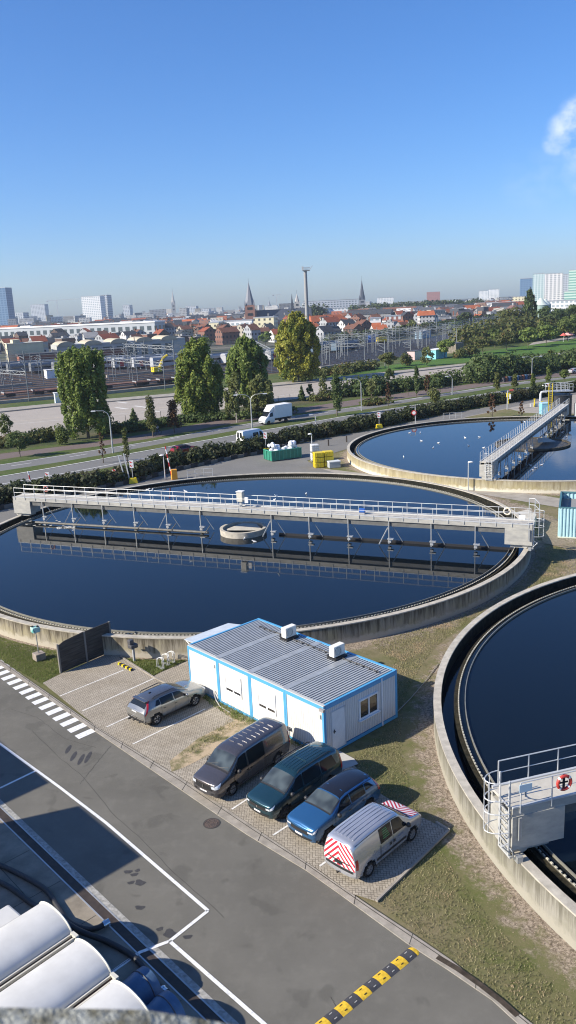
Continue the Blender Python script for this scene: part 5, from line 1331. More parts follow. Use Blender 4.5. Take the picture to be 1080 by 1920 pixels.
small = [
 ('maple_tree', 'small yellow-green tree at the far left edge above the lorry park', 14, 832, 776, 26, 'round', lm_light, 900),
 ('young_tree', 'low wide dark green tree at the left edge by the cycle path', 38, 857, 808, 46, 'round', lm_dark, 1500),
 ('shrub', 'light green bush at the foot of the leftmost poplar', 118, 834, 785, 34, 'bush', lm_light, 1600),
 ('spruce_tree', 'small dark spruce right of the leftmost poplar', 251, 791, 766, 18, 'cone', lm_dark, 700),
 ('young_tree', 'slender green-brown young tree beside the cyclist', 287, 819, 741, 30, 'column', lm_mix, 1600),
 ('young_tree', 'reddish brown oval young tree right of the cyclist', 327, 812, 748, 32, 'column', lm_brown, 1600),
 ('young_tree', 'nearly bare brown sapling in the median, left of the single lamp', 194, 868, 808, 16, 'sparse', lm_brown, 260),
 ('young_tree', 'slim olive sapling in the median, right of the single lamp', 239, 868, 800, 17, 'column', lm_mix, 700),
 ('spruce_tree', 'small dark spruce below the tallest poplar', 566, 752, 722, 17, 'cone', lm_dark, 700),
 ('young_tree', 'tiny yellow-green tree just right of the small spruce', 582, 748, 719, 12, 'round', lm_light, 400),
 ('young_tree', 'thin pale birch-like tree on the lorry park edge', 607, 748, 696, 18, 'birch', lm_birch, 600),
 ('young_tree', 'bushy dark green tree in the median near the middle', 632, 780, 700, 30, 'column', lm_dark, 1800),
 ('young_tree', 'grey-green tree among the dark shrubs right of the middle', 697, 750, 706, 26, 'round', lm_birch, 700),
 ('maple_tree', 'round compact green tree on the far side of the lorry park', 730, 722, 690, 19, 'round', lm_dark, 700),
 ('young_tree', 'bare brownish sapling beside the right carriageway', 728, 762, 716, 15, 'sparse', lm_brown, 300),
 ('young_tree', 'dark narrow columnar tree by the cycle path at right', 781, 745, 686, 14, 'column', lm_dark, 1100),
 ('young_tree', 'leafy dark tree left of the narrow columnar tree', 765, 742, 704, 18, 'round', lm_dark, 700),
 ('young_tree', 'brown thin tree right of the narrow columnar tree', 802, 741, 702, 16, 'sparse', lm_brown, 350),
 ('shrub', 'grey-green bush in the median beside the long hedge', 815, 758, 726, 30, 'bush', lm_mix, 1000),
 ('young_tree', 'orange-tinged young tree in the median, first of a row at right', 932, 735, 698, 18, 'column', lm_mix, 700),
 ('young_tree', 'olive young tree in the median, second of the row at right', 965, 730, 702, 15, 'column', lm_mix, 600),
 ('young_tree', 'green young tree in the median, third of the row at right', 999, 727, 701, 13, 'column', lm_light, 600),
 ('young_tree', 'tall green young tree in the median, fourth of the row at right', 1028, 722, 686, 14, 'column', lm_light, 700),
 ('young_tree', 'wide green young tree in the median at the right edge', 1058, 718, 694, 17, 'round', lm_light, 600),
 ('maple_tree', 'round green tree in front of the park lawn at right', 1031, 690, 656, 19, 'round', lm_light, 700),
 ('young_tree', 'sparse brown sapling on the grass behind the farthest tank', 923, 784, 738, 18, 'sparse', lm_brown, 420),
 ('young_tree', 'almost leafless sapling on the grass near the concrete apron', 977, 783, 752, 12, 'sparse', lm_brown, 120),
]
for k, (nm, lb, px, py, yt, wp, kd, m, n) in enumerate(small):
    treepx(nm, lb, 'shrub' if nm == 'shrub' else 'tree', px, py, yt, wp, kd, m, n, None, 30+k)
# shrub thickets along the cycle path and lorry park
def thicket(label, pts, h, wd, m, n, size, seed, name='shrubbery'):
    P = interp([G(*p) for p in pts], max(4, int(len(pts)*6))); R_ = random.Random(seed); cl_ = []
    ox, oy = P[0]
    for x, y in P:
        for k in range(2):
            hh = h*R_.uniform(.55, 1.1); cl_.append((x-ox+R_.gauss(0, wd*.3), y-oy+R_.gauss(0, wd*.3), hh*.45, wd*R_.uniform(.35, .6), wd*R_.uniform(.35, .6), hh*.55, 1))
    o = leafobj(name, leaves(cl_, n, size, seed, .4), m); o.location = (ox, oy, 0); tag(o, label, 'shrubs'); return o
thicket('low brown-green scrub along the cycle path at the left edge', [(0, 838), (40, 832), (95, 822)], 2.0, 3.2, lm_mix, 5000, .3, 1)
thicket('shaded scrub between the leftmost poplar and the brown young trees', [(200, 812), (260, 806), (320, 798)], 1.9, 3.0, lm_dark, 4500, .3, 2)
thicket('dense dark shrubs on the verge right of the median tree', [(652, 742), (690, 740), (718, 736)], 4.2, 4.5, lm_dark, 4500, .42, 3)
thicket('dark shrubs on the far verge behind the narrow columnar tree', [(735, 733), (790, 728), (840, 720)], 3.6, 4.5, lm_dark, 4500, .42, 4)
thicket('big dark mass of shrubs on the far verge left of the double lamp', [(886, 716), (915, 712), (945, 706)], 6.4, 7, lm_dark, 6500, .5, 5)
thicket('dark shrubs on the far verge right of the double lamp', [(950, 706), (985, 702), (1010, 698)], 5.2, 6, lm_dark, 5000, .5, 6)
thicket('tangled shrubs before the pale lot at the right edge', [(1030, 694), (1060, 690), (1095, 684)], 5., 6, lm_dark, 5000, .5, 7)
thicket('weedy strip right of the tallest poplar', [(590, 752), (625, 746), (650, 742)], 1.8, 3, lm_mix, 2500, .35, 8)
thicket('low shrub island beside the right carriageway', [(687, 761), (700, 759), (712, 757)], 1.5, 2.2, lm_mix, 1500, .3, 9)
thicket('dark undergrowth at the foot of the second poplar and the birches', [(345, 792), (410, 788), (470, 782), (540, 775)], 1.7, 3, lm_dark, 5500, .3, 10)
thicket('bushes at the railway bank right of the tallest poplar', [(600, 706), (640, 700), (690, 692)], 3, 5, lm_mix, 3500, .5, 11)
# the long clipped hedge
hbl = GL(HB, 0, 60, 90); cl_ = []; R_ = random.Random(5); ox, oy = hbl[0]
P = interp(hbl, 170)
base_mb = MB(); N_ = []
for i, (x, y) in enumerate(P):
    a = P[max(i-1, 0)]; b_ = P[min(i+1, len(P)-1)]; d = Vector((b_[0]-a[0], b_[1]-a[1])).normalized(); nv = Vector((-d.y, d.x))
    for j in range(2):
        q = Vector((x, y))+nv*R_.uniform(1.0, 3.4); hh = 2.1*R_.uniform(.8, 1.15)
        cl_.append((q.x-ox, q.y-oy, hh*.48, 1.25, 1.25, hh*.56, 1))
V = leaves(cl_, 60000, .30, 8, .5); o = leafobj('hedge', V, lm_hedge); o.location = (ox, oy, 0)
tag(o, 'long dark clipped hedge between the service road and the highway', 'hedge')
# low wall of concrete blocks at the hedge foot
t = thing('low_wall', 'low dark retaining wall with pale gaps at the foot of the hedge', 'wall', (*hbl[0], 0))
P = interp(offset(GL(HB[:8], 0, 10), .35), 60); mb = MB(); m2 = MB()
for i in range(len(P)-1):
    if i % 2 == 0: mb.bar((*P[i], .28), (*P[i+1], .28), .18, .56)
    else: m2.bar((*P[i], .22), (*P[i+1], .22), .16, .44)
mb.build('block', mat('wall_dark', (.06, .055, .05), .9), t, world=True); m2.build('gap_block', mat('wall_pale', (.17, .16, .14), .9), t, world=True)

# ------------------------------------------------------------------ lamps, signs, barriers
def lamp(px, py, ytop, label, arms, wpx=28, group='street lamps of the highway', rz=0.):
    s = sc(px, py); h = (py-ytop)*s; w = wpx*s; t = thing('street_lamp', label, 'street lamp', PT(px, py), rz, group)
    mb = MB(); mb.tube([(0, 0, 0), (0, 0, h*.5), (0, 0, h*.86)], [.13, .10, .08], 8); mb.build('pole', m_galv, t, True)
    for a in arms:
        m2 = MB(); m2.tube([(0, 0, h*.84), (a*w*.10, 0, h*.93), (a*w*.35, 0, h*.99), (a*w*.95, 0, h)], .05, 6); m2.build('arm', m_galv, t, True)
        hd = MB().box((a*w*1.02, 0, h-.02), (.75, .28, .14), taper=.8).build('head', m_galv2, t); MB().box((a*w*1.02, 0, h-.11), (.5, .2, .05)).build('lens', m_lampglass, hd)
    return t
lamp(473, 806, 739, 'tall double-armed lamp in the median above the white van', (-1, 1), 27)
lamp(212, 850, 770, 'tall lamp with one arm pointing left, beside the leftmost poplar', (-1,), 28)
lamp(678, 771, 710, 'single-armed lamp in the median right of the middle', (-1,), 21)
lamp(997, 708, 671, 'double-armed lamp before the dark shrubs at right', (-1, 1), 15)
lamp(592, 796, 777, 'short single-armed lamp in the median near the white lorry', (-1,), 8)
lamp(848, 740, 706, 'thin lamp at the near verge left of the big shrubs', (-1,), 10)
def sitelamp(px, py, ytop, label, a=-1):
    s = sc(px, py); h = (py-ytop)*s; t = thing('site_lamp', label, 'lamp post', PT(px, py), 0, 'short lamp posts of the works')
    MB().tube([(0, 0, 0), (0, 0, h)], [.07, .05], 8).build('pole', m_galv2, t, True)
    hd = MB(); hd.sphere((a*.22, 0, h+.03), (.30, .17, .11), 10, 6); hd.build('head', m_white, t, True)
sitelamp(310, 899, 853, 'short white lamp post beside the striped barrier near the middle tank')
sitelamp(586, 862, 813, 'short lamp post behind the white tanks and yellow crates')
sitelamp(878, 921, 866, 'short lamp post on the path between the two far tanks', 1)
t = thing('road_sign', 'round white sign with a red rim on a pole behind the farthest tank', 'road sign', PT(779, 800)); s = sc(779, 798)
MB().tube([(0, 0, 0), (0, 0, 36*s)], .06, 8).build('pole', m_galv2, t); Rx = Matrix.Translation((-.25, -.1, 26*s)) @ Matrix.Rotation(pi/2, 4, 'X')
MB().lathe([(.0, .03), (.42, .03), (.42, 0), (0, 0)], 20, Rx).build('rim', m_red, t); MB().lathe([(.0, .04), (.28, .04)], 20, Rx).build('face', m_white, t)
MB().bar((-.9, 0, 36*s), (0, 0, 36*s), .06).build('arm', m_galv2, t)
def sign_base(px, py, label, h=1.9, w=.5, pale=True):
    t = thing('warning_sign', label, 'sign', PT(px, py), 0, 'warning signs on yellow weights')
    MB().box((0, 0, .35), (1.15, .7, .7), .3, taper=.75).build('weight', m_yel, t, bevel=.05)
    MB().box((0, 0, h*.6), (.07, .07, h)).build('pole', m_galv2, t)
    b_ = MB().box((0, -.05, h+.25), (w, .05, .95)).build('board', m_white, t)
    q = MB()
    for zz in (0, .45): q.add([(-.18, -.08, h+.0+zz), (.0, -.08, h-.1+zz), (.2, -.08, h+.1+zz), (0.02, -.08, h+.02+zz), (-.16, -.08, h+.22+zz), (-.22, -.08, h+.16+zz)], [(0, 1, 2, 3, 4, 5)])
    q.build('red_mark', m_red, b_)
sign_base(93, 925, 'red and white sign on a yellow weight behind the left end of the long bridge')
sign_base(250, 906, 'red and white sign on a yellow weight beside the two pale posts', 2.2)
sign_base(499, 849, 'red and white sign on a yellow weight left of the green skip', 2.3)
sign_base(711, 803, 'red and white sign on a yellow weight behind the left rim of the farthest tank', 2.0)
t = thing('striped_marker', 'pair of leaning pale posts with striped boards beside a yellow weight', 'marker post', PT(240, 906))
q = MB(); q.bar((-.2, 0, 0), (-.9, 0, 3.6), .14); q.bar((.3, 0, 0), (-.2, 0, 3.8), .14); q.split('post', m_galv2, t)
b = NB('red_white_stripes'); sx = b.sep(); b.col(b.mix(b.math('GREATER_THAN', b.math('FRACT', b.math('ADD', b.math('MULTIPLY', sx[2], 2.2), b.math('MULTIPLY', sx[0], 2.))), .5), (.78, .77, .75), (.55, .03, .03)))
MB().box((-1.6, -.1, 1.1), (.45, .06, 1.5)).box((-.9, -.2, .9), (.4, .06, 1.2)).split('striped_board', b.m, t); MB().box((-.6, 0, .25), (.8, .6, .5)).build('weight', m_yel, t)
b = NB('barrier_stripes'); sx = b.sep(); b.col(b.mix(b.math('GREATER_THAN', b.math('FRACT', b.math('MULTIPLY', sx[2], .9)), .5), (.80, .79, .77), (.45, .03, .03)))
def barrier(px, py, ytop, label, lean, box=True):
    s = sc(px, py); h = (py-ytop)*s; t = thing('boom_barrier', label, 'barrier', PT(px, py), 0, 'raised striped barrier arms')
    MB().tube([(0, 0, .6), (-lean, 0, h)], .075, 8).build('arm', b.m, t, True)
    if box: MB().box((.35, 0, .65), (.75, .6, 1.3), .3).build('motor_box', m_orange, t, bevel=.04)
    else: MB().box((0, 0, .5), (.35, .35, 1.0)).build('motor_box', m_white, t)
barrier(322, 899, 835, 'raised red and white barrier arm with an orange box near the middle tank', .45)
barrier(62, 924, 884, 'raised red and white barrier arm behind the left end of the long bridge', .3, False)
for k, (px, py) in enumerate(((616, 836), (650, 829))):
    t = tag(MB().tube([(0, 0, 0), (0, 0, .95)], .11, 8).build('bollard', mat('bollard_dark', (.06, .05, .045), .8)), 'dark wooden bollard at the grass corner by the service road', 'bollard', 'dark bollards'); t.location = PT(px, py)
# green skip with white bags, IBC tanks, yellow crates, grey box
a_, b_ = Vector(G(510, 866)), Vector(G(565, 858)); d = (b_-a_); t = thing('skip', 'long open green waste skip at the end of the service yard', 'skip', (*a_, 0), atan2(d.y, d.x)); L = d.length
m_skip = mat('skip_green', (.03, .22, .14), .55, var=.2, scale=2)
q = MB(); wd = 2.3; q.box((L/2, 0, .75), (L, .06, 1.3)); q.box((L/2, wd, .75), (L, .06, 1.3)); q.box((.03, wd/2, .75), (.06, wd-.07, 1.3)); q.box((L-.03, wd/2, .75), (.06, wd-.07, 1.3)); q.box((L/2, wd/2, .2), (L-.2, wd-.2, .1)); q.build('body', m_skip, t)
q = MB()
for k in range(9): q.box((L*k/8, -.05, .75), (.09, .07, 1.28)); 
for k in range(4): q.box((-.05, wd*k/3, .75), (.07, .09, 1.28))
q.box((L/2, -.06, 1.43), (L+.1, .12, .1)); q.box((-.06, wd/2, 1.43), (.12, wd, .1)); q.build('stiffener', mat('skip_green_edge', (.05, .30, .20), .5), t)
mb_ = MB(); R_ = random.Random(4)
for k in range(46):
    xx = R_.uniform(.5, L-.5); hh = 1.35+.75*abs(sin(xx*1.15+.5)); mb_.sphere((xx, R_.uniform(.3, wd-.3), R_.uniform(.9, hh)), (R_.uniform(.2, .45), R_.uniform(.2, .4), R_.uniform(.2, .4)), 7, 5)
o = mb_.build('plastic_waste', mat('white_waste', (.78, .80, .82), .5, var=.2, scale=3)); o.location = (*a_, .15); o.rotation_euler = (0, 0, atan2(d.y, d.x)); tag(o, 'white crumpled plastic waste heaped in the green skip', 'waste')
for k in (0, 1):
    t = thing('liquid_container', ['white caged liquid container standing on the ground behind the yellow crates', 'white caged liquid container stacked on top of another'][k], 'container', (*G(591, 864), 1.18*k), radians(10), 'white caged containers')
    MB().box((0, 0, .62), (1.05, .95, .92)).build('tank', m_white, t, bevel=.06); q = MB()
    for x in np.linspace(-.56, .56, 6):
        for y in (-.51, .51): q.bar((x, y, .12), (x, y, 1.12), .03)
    for zz in (.3, .6, .9, 1.12):
        for y in (-.52, .52): q.bar((-.58, y, zz), (.58, y, zz), .03)
    q.build('cage', m_galv, t); MB().box((0, 0, .06), (1.15, 1.0, .12)).build('pallet', m_galv, t)
cx, cy = G(612, 876)
for k in range(6):
    i, j = k % 2, k//2
    t = thing('yellow_crate', f"yellow plastic crate, {['bottom', 'middle', 'top'][j]} of the {['left', 'right'][i]} stack", 'crate', (cx-1.0+i*1.3, cy+.2+i*.5, .68*j), radians(14), 'stacked yellow crates')
    MB().box((0, 0, .36), (1.22, 1.05, .58)).build('body', m_yel, t, bevel=.02); q = MB()
    for y in (-.3, .0, .3): q.box((-.62, y, .36), (.04, .07, .5))
    for x in (-.35, .0, .35): q.box((x, -.54, .36), (.07, .04, .5))
    q.box((0, 0, .04), (1.1, .9, .06)); q.build('rib', mat('yellow_dark', (.55, .40, .02), .5), t)
t = thing('grey_case', 'pale grey lidded box on the grass right of the yellow crates', 'box', PT(626, 876), radians(14)); MB().box((0, 0, .38), (1.5, 1.1, .74)).build('body', mat('case_grey', (.34, .37, .39), .6), t, bevel=.02); MB().box((0, 0, .8), (1.6, 1.2, .1)).build('lid', mat('case_lid', (.6, .62, .62), .5), t)
# light blue container at the right edge
a_ = Vector(G(1047, 1008)); t = thing('shipping_container', 'light blue corrugated open-topped container at the right edge', 'container', (*a_, 0), radians(-20))
m_cont = mat('container_blue', (.36, .56, .60), .5, var=.12, scale=1.5); L, wd, hh = 4.2, 6.0, 2.75
def corrug(mb, p, q_, z0, z1, n):
    p, q_ = Vector(p), Vector(q_); d = (q_-p); nrm = Vector((d.y, -d.x)).normalized()*.07; pts = []
    for i in range(n):
        for f, o_ in ((.0, 0), (.35, 0), (.5, 1), (.85, 1)): s_ = p+d*((i+f)/n)+nrm*o_; pts.append(s_)
    pts.append(q_); vs = [(s_.x, s_.y, z) for s_ in pts for z in (z0, z1)]
    mb.add(vs, [(2*i, 2*i+2, 2*i+3, 2*i+1) for i in range(len(pts)-1)])
q = MB(); corrug(q, (0, 0), (L, 0), .12, hh-.1, 15); corrug(q, (0, wd), (0, 0), .12, hh-.1, 18); corrug(q, (L, wd), (0, wd), .12, hh-.1, 12); q.build('side_wall', m_cont, t)
q = MB(); q.box((L/2, 0, .06), (L, .14, .12)); q.box((0, wd/2, .06), (.14, wd, .12)); q.build('base_rail', mat('rail_pale', (.55, .60, .5), .6), t)
q = MB(); q.box((L/2, .02, hh-.05), (L, .16, .1)); q.box((.02, wd/2, hh-.05), (.16, wd, .1)); q.box((L/2, wd, hh-.05), (L, .16, .1)); q.build('top_rail', mat('rail_teal', (.06, .16, .18), .6), t)
q = MB(); q.box((L/2, wd/2, hh-.7), (L-.2, wd-.2, .1)); q.build('load', mat('load_grey', (.25, .25, .24), .8), t)
# pumping plant at the upper right
t = thing('pump_tank', 'black cylindrical tank with a railed platform on top at the far right', 'tank', PT(1053, 786)); s = sc(1053, 786)
rr = 20.5*s; h = 3.9
cyl_c = (0, rr*.6, 0)
MB().lathe([(rr, 0), (rr, h), (rr*1.03, h), (rr*1.03, h+.12), (.01, h+.12)], 40, None, cyl_c).build('shell', mat('black_tank', (.025, .027, .03), .5), t, True)
q = MB(); q.box((-.2, rr*.6, h+.75), (3.9, 2.6, .12)); q.build('platform', m_galv, t); q = MB()
for x in (-1.6, 1.3):
    for y in (-.9, .9): q.box((x, rr*.6+y, h+.42), (.14, .14, .62))
q.split('platform_leg', m_dgrey, t)
q = MB()
for y in (rr*.6-1.25, rr*.6+1.25):
    for x in np.linspace(-2.1, 1.7, 7): q.bar((x, y, h+.8), (x, y, h+2.0), .06)
    for zz in (1.45, 2.0): q.bar((-2.1, y, h+zz), (1.7, y, h+zz), .07)
q.build('platform_rail', m_galv2, t); q = MB()
for x in (-2.35, -1.75): q.bar((x, rr*.6-1.35, 0), (x, rr*.6-1.35, h+2.2), .1)
for k in range(18): q.bar((-2.35, rr*.6-1.35, .3*k+.2), (-1.75, rr*.6-1.35, .3*k+.2), .05)
q.build('ladder', m_yel, t)
q = MB(); q.tube([(rr+.5, 0, 0), (rr+.5, 0, 2.6)], .35, 12); q.build('riser_pipe', m_galv2, t, True)
t = thing('blue_cabinet', 'light blue square cabinet left of the black tank', 'cabinet', PT(1026, 776)); MB().box((0, 0, .95), (2.4, 1.6, 1.9)).build('body', mat('cab_blue', (.22, .50, .66), .5), t); MB().box((0, 0, 1.95), (2.5, 1.7, .1)).build('lid', mat('cab_lid', (.40, .62, .70), .5), t)
t = thing('vent_pipe', 'pale bent vent pipe beside the light blue cabinet', 'pipe', PT(1013, 762)); h = 26*sc(1013, 762)
MB().tube([(0, 0, 0), (0, 0, h*.85), (.15, 0, h*.97), (.6, 0, h), (1.1, 0, h*.97)], .22, 10).build('pipe', m_galv2, t, True); MB().box((-.6, 0, .3), (2.6, .5, .6)).build('flange_block', m_galv2, t)
for k, (px, py) in enumerate(((1002, 763), (1016, 764), (953, 757))):
    t = thing('yellow_bollard', ['yellow safety post left of the vent pipe', 'yellow safety post right of the vent pipe', 'yellow box on a post at the apron corner'][k], 'bollard', PT(px, py), 0, None)
    MB().tube([(0, 0, 0), (0, 0, [1.5, 1.1, 1.6][k])], .12, 8).build('post', m_yel, t, True); MB().box((0, 0, [1.5, 1.1, 1.7][k]), [(.3, .3, .08), (.3, .3, .08), (.7, .5, .8)][k]).build('cap', m_yel, t)
t = thing('signal_post', 'pale gantry post with a small red sign at the apron corner', 'post', PT(951, 768)); h = 34*sc(951, 768)
MB().tube([(0, 0, 0), (0, 0, h)], .09, 8).build('pole', m_galv2, t); MB().bar((0, 0, h-.06), (1.2, 0, h-.06), .1).build('arm', m_galv2, t); MB().box((.7, 0, h+.05), (.8, .1, .35)).build('red_sign', mat('sign_red', (.55, .12, .09), .5), t); MB().box((.5, 0, h-1.1), (.3, .1, .9)).build('white_sign', m_white, t)

# ------------------------------------------------------------------ traffic on the highway
def simple_van(px_f, px_r, side, prof, hw): return wheelpose(px_f, px_r, side, hw)
dirA = Vector(L_bu[34])-Vector(L_bu[30]); 
def heading(x, y, L):
    i = min(range(1, len(L)-1), key=lambda k: hypot(L[k][0]-x, L[k][1]-y)); return atan2(L[i+1][1]-L[i-1][1], L[i+1][0]-L[i-1][0])
wv = carpaint('paint_white', (.78, .78, .77), .0, .35)
def stage(P, **k): q = dict(P); q.update(k); return q
hv = dict(r=.34, axles=(1.85, -1.75), track=.86, paint=wv, alloy=m_alloy, spokes=6, mirror=(1.5, 1.25), mirror_mat=m_trim,
 st=[(2.75, .42, .62, .74, .60, .66, .56), (2.62, .26, .80, .98, .85, .88, .74), (2.35, .22, .98, 1.14, .95, .96, .84), (2.0, .2, 1.1, 1.32, .99, 1.0, .84), (1.45, .2, 1.2, 1.98, 1.0, 1.01, .80), (1.05, .2, 1.22, 2.35, 1.0, 1.02, .78), (.6, .2, 1.22, 2.45, 1.0, 1.02, .78), (-2.3, .22, 1.22, 2.45, 1.0, 1.02, .78), (-2.68, .25, 1.22, 2.40, .98, 1.0, .76), (-2.75, .36, 1.2, 2.30, .95, .97, .72)],
 patches=[('windscreen', m_glass, [('p', 1.95, 1.12, 4.25, 7.75, .012)]), ('side_window', m_glass, [('s', 1.62, .70, 3.12, 3.75, .012, 1.2, .7), ('s', .45, -.7, 3.05, 3.6, .012)]), ('rear_window', m_glass, [('c', -1, 3.1, 4.0, .12, .44, .012), ('c', -1, 3.1, 4.0, .56, .88, .012)]),
  ('number_plate', m_plate, [('c', -1, 1.6, 2.0, .36, .6, .03)]), ('tail_light', m_tl, [('s', -2.66, -2.74, 2.0, 3.2, .014)]), ('side_moulding', m_trim, [('s', 1.4, -2.4, 1.5, 1.8, .010)])])
x, y = G(470, 831.5); hd_ = heading(x, y, L_bu)
vehicle('delivery_van', 'white high-roofed van passing behind the hedge, seen from its rear', 'van', hv, (x+.4, y+.2, .03), hd_)
# box lorry heading left on the far carriageway
x, y = G(516, 793); hd_ = heading(x, y, L_au)+pi
t = thing('box_lorry', 'white box lorry heading left in front of the birches', 'lorry', (x, y, .03), hd_)
cab = dict(hv); cb_ = Body([(3.3, .42, .66, .8, .62, .7, .6), (3.15, .28, .9, 1.05, .88, .92, .8), (2.85, .25, 1.1, 1.3, .98, 1.0, .86), (2.5, .25, 1.2, 1.55, 1.0, 1.02, .84), (2.0, .25, 1.25, 2.1, 1.0, 1.02, .80), (1.6, .25, 1.28, 2.35, 1.0, 1.02, .80), (1.1, .25, 1.28, 2.40, 1.0, 1.02, .80), (.95, .3, 1.28, 2.38, 1.0, 1.02, .80)])
cab_o = cb_.shell((2.35,), .38, .06, 3).build('cab', wv, t, True)
q = MB(); cb_.patch(q, 2.62, 1.72, 4.25, 7.75, .015); q.build('windscreen', m_glass, cab_o, True)
for s_ in (0, 1):
    q = MB(); cb_.patch(q, 2.2, 1.2, (3.12 if not s_ else 8.88), (3.8 if not s_ else 8.2), .015, x0b=1.85, x1b=1.2); q.build('side_window', m_glass, cab_o, True)
MB().box((-1.2, 0, 2.15), (4.3, 2.2, 2.35)).build('box_body', m_white, t, bevel=.04); MB().box((-1.0, 0, .68), (5.2, .9, .25)).build('chassis', m_trim, t)
q = MB(); q.add([(1.0, -1.0, 2.42), (2.0, -.8, 2.3), (2.0, .8, 2.3), (1.0, 1.0, 2.42), (1.0, -1.0, 3.2), (1.25, -.8, 3.15), (1.25, .8, 3.15), (1.0, 1.0, 3.2)], [(3, 2, 1, 0), (4, 5, 6, 7), (0, 1, 5, 4), (1, 2, 6, 5), (2, 3, 7, 6), (3, 0, 4, 7)]); q.build('wind_deflector', m_white, t)
q = MB(); q.box((-2.9, 0, .55), (.1, 2.0, .16)); q.build('rear_bar', m_trim, t)
for a in (2.35, -1.9):
    for s_ in (-1, 1): wheel(t, a, s_*.86, .38, .24, m_alloyd, 6)
q = MB(); cb_.cap(q, 1, 1.6, 3.2, .12, .88, .02); q.build('grille', m_trim, cab_o)
# red hatchback mostly hidden by the hedge, white estate far right
redp = carpaint('paint_red', (.30, .015, .02), .2); whp = wv
hat2 = stage(hat, paint=redp, patches=[p for p in hat['patches'] if p[0] in ('windscreen', 'side_window', 'rear_window', 'tail_light')]+[('roof', m_trim, [('p', .28, -1.40, 4.0, 8.0, .010)])], mirror_mat=redp)
x, y = G(346, 851); vehicle('red_car', 'dark red car mostly hidden behind the hedge', 'car', hat2, (x, y, .03), heading(x, y, L_bu))
hat3 = stage(hat2, paint=whp, mirror_mat=whp, patches=[p for p in hat2['patches'] if p[0] != 'roof'])
x, y = G(1032, 730); vehicle('estate_car', 'white car on the near carriageway at the far right', 'car', hat3, (x, y, .03), heading(x, y, L_bu))
x, y = G(1080, 700); vehicle('parked_car', 'pale car on the far carriageway at the right edge', 'car', stage(hat3, paint=carpaint('paint_pale', (.5, .5, .5), .3)), (x, y, .03), heading(x, y, L_au))
# cyclist on the cycle path
x, y = G(296, 815); t_h = heading(x, y, L_cl)+pi
t = thing('bicycle', 'dark bicycle ridden along the cycle path', 'bicycle', (x, y, .02), t_h)
for xx in (-.52, .52):
    q = MB(); q.tube([(xx+.34*cos(a), 0, .35+.34*sin(a)) for a in np.linspace(0, 2*pi, 19)], .025, 6); q.build('wheel', m_tyre, t)
q = MB(); q.tube([(-.52, 0, .35), (-.12, 0, .3), (.38, 0, .82), (.52, 0, .35)], .025, 6); q.tube([(-.12, 0, .3), (-.22, 0, .88), (.38, 0, .82)], .02, 6); q.tube([(-.52, 0, .35), (-.2, 0, .78)], .018, 6); q.build('frame', m_blueobj, t)
q = MB(); q.tube([(.4, -.26, 1.0), (.42, 0, .95), (.4, .26, 1.0)], .02, 6); q.tube([(.38, 0, .8), (.42, 0, .96)], .02, 6); q.build('handlebar', m_trim, t); q = MB(); q.sphere((-.24, 0, .92), (.14, .08, .04), 8, 5); q.build('saddle', m_trim, t)
def skinned(name, joints, edges, m, loc, rz, parent=None):
    me = bpy.data.meshes.new(name); me.from_pydata([j[:3] for j in joints], edges, []); me.materials.append(m)
    o = bpy.data.objects.new(name, me); C.objects.link(o); o.location = loc; o.rotation_euler = (0, 0, rz)
    md = o.modifiers.new('skin', 'SKIN'); md.use_smooth_shade = True
    for i, j in enumerate(joints): me.skin_vertices[0].data[i].radius = (j[3], j[3])
    me.skin_vertices[0].data[0].use_root = True
    ss = o.modifiers.new('sub', 'SUBSURF'); ss.levels = 1; ss.render_levels = 1
    if parent: o.parent = parent
    return o
skin_m = mat('skin', (.42, .25, .18), .6)
J = [(-.2, 0, .98, .14), (-.08, 0, 1.2, .14), (.06, 0, 1.42, .15), (.12, 0, 1.55, .06), (.16, 0, 1.68, .10), (.19, 0, 1.76, .085),
     (.06, -.18, 1.42, .06), (.2, -.22, 1.2, .045), (.4, -.24, 1.03, .035), (.06, .18, 1.42, .06), (.2, .22, 1.2, .045), (.4, .24, 1.03, .035),
     (-.16, -.1, .95, .09), (.16, -.11, .74, .07), (.0, -.11, .32, .045), (.14, -.11, .26, .04), (-.16, .1, .95, .09), (.2, .11, .84, .07), (.06, .11, .5, .045), (.2, .11, .45, .04)]
E_ = [(0, 1), (1, 2), (2, 3), (3, 4), (4, 5), (2, 6), (6, 7), (7, 8), (2, 9), (9, 10), (10, 11), (0, 12), (12, 13), (13, 14), (14, 15), (0, 16), (16, 17), (17, 18), (18, 19)]
cy_ = skinned('person', J, E_, mat('trousers_dark', (.05, .055, .07), .8), (x, y, .03), t_h); tag(cy_, 'cyclist in a white shirt and dark trousers riding on the cycle path', 'person')
q = MB(); q.sphere((-.02, 0, 1.27), (.20, .215, .26), 10, 8); q.build('shirt', m_white, cy_, True)
q = MB(); q.sphere((.17, 0, 1.73), (.105, .095, .12), 10, 8); q.build('head', skin_m, cy_, True); q = MB(); q.sphere((.15, 0, 1.78), (.115, .10, .09), 10, 6); q.build('hair', m_trim, cy_, True)
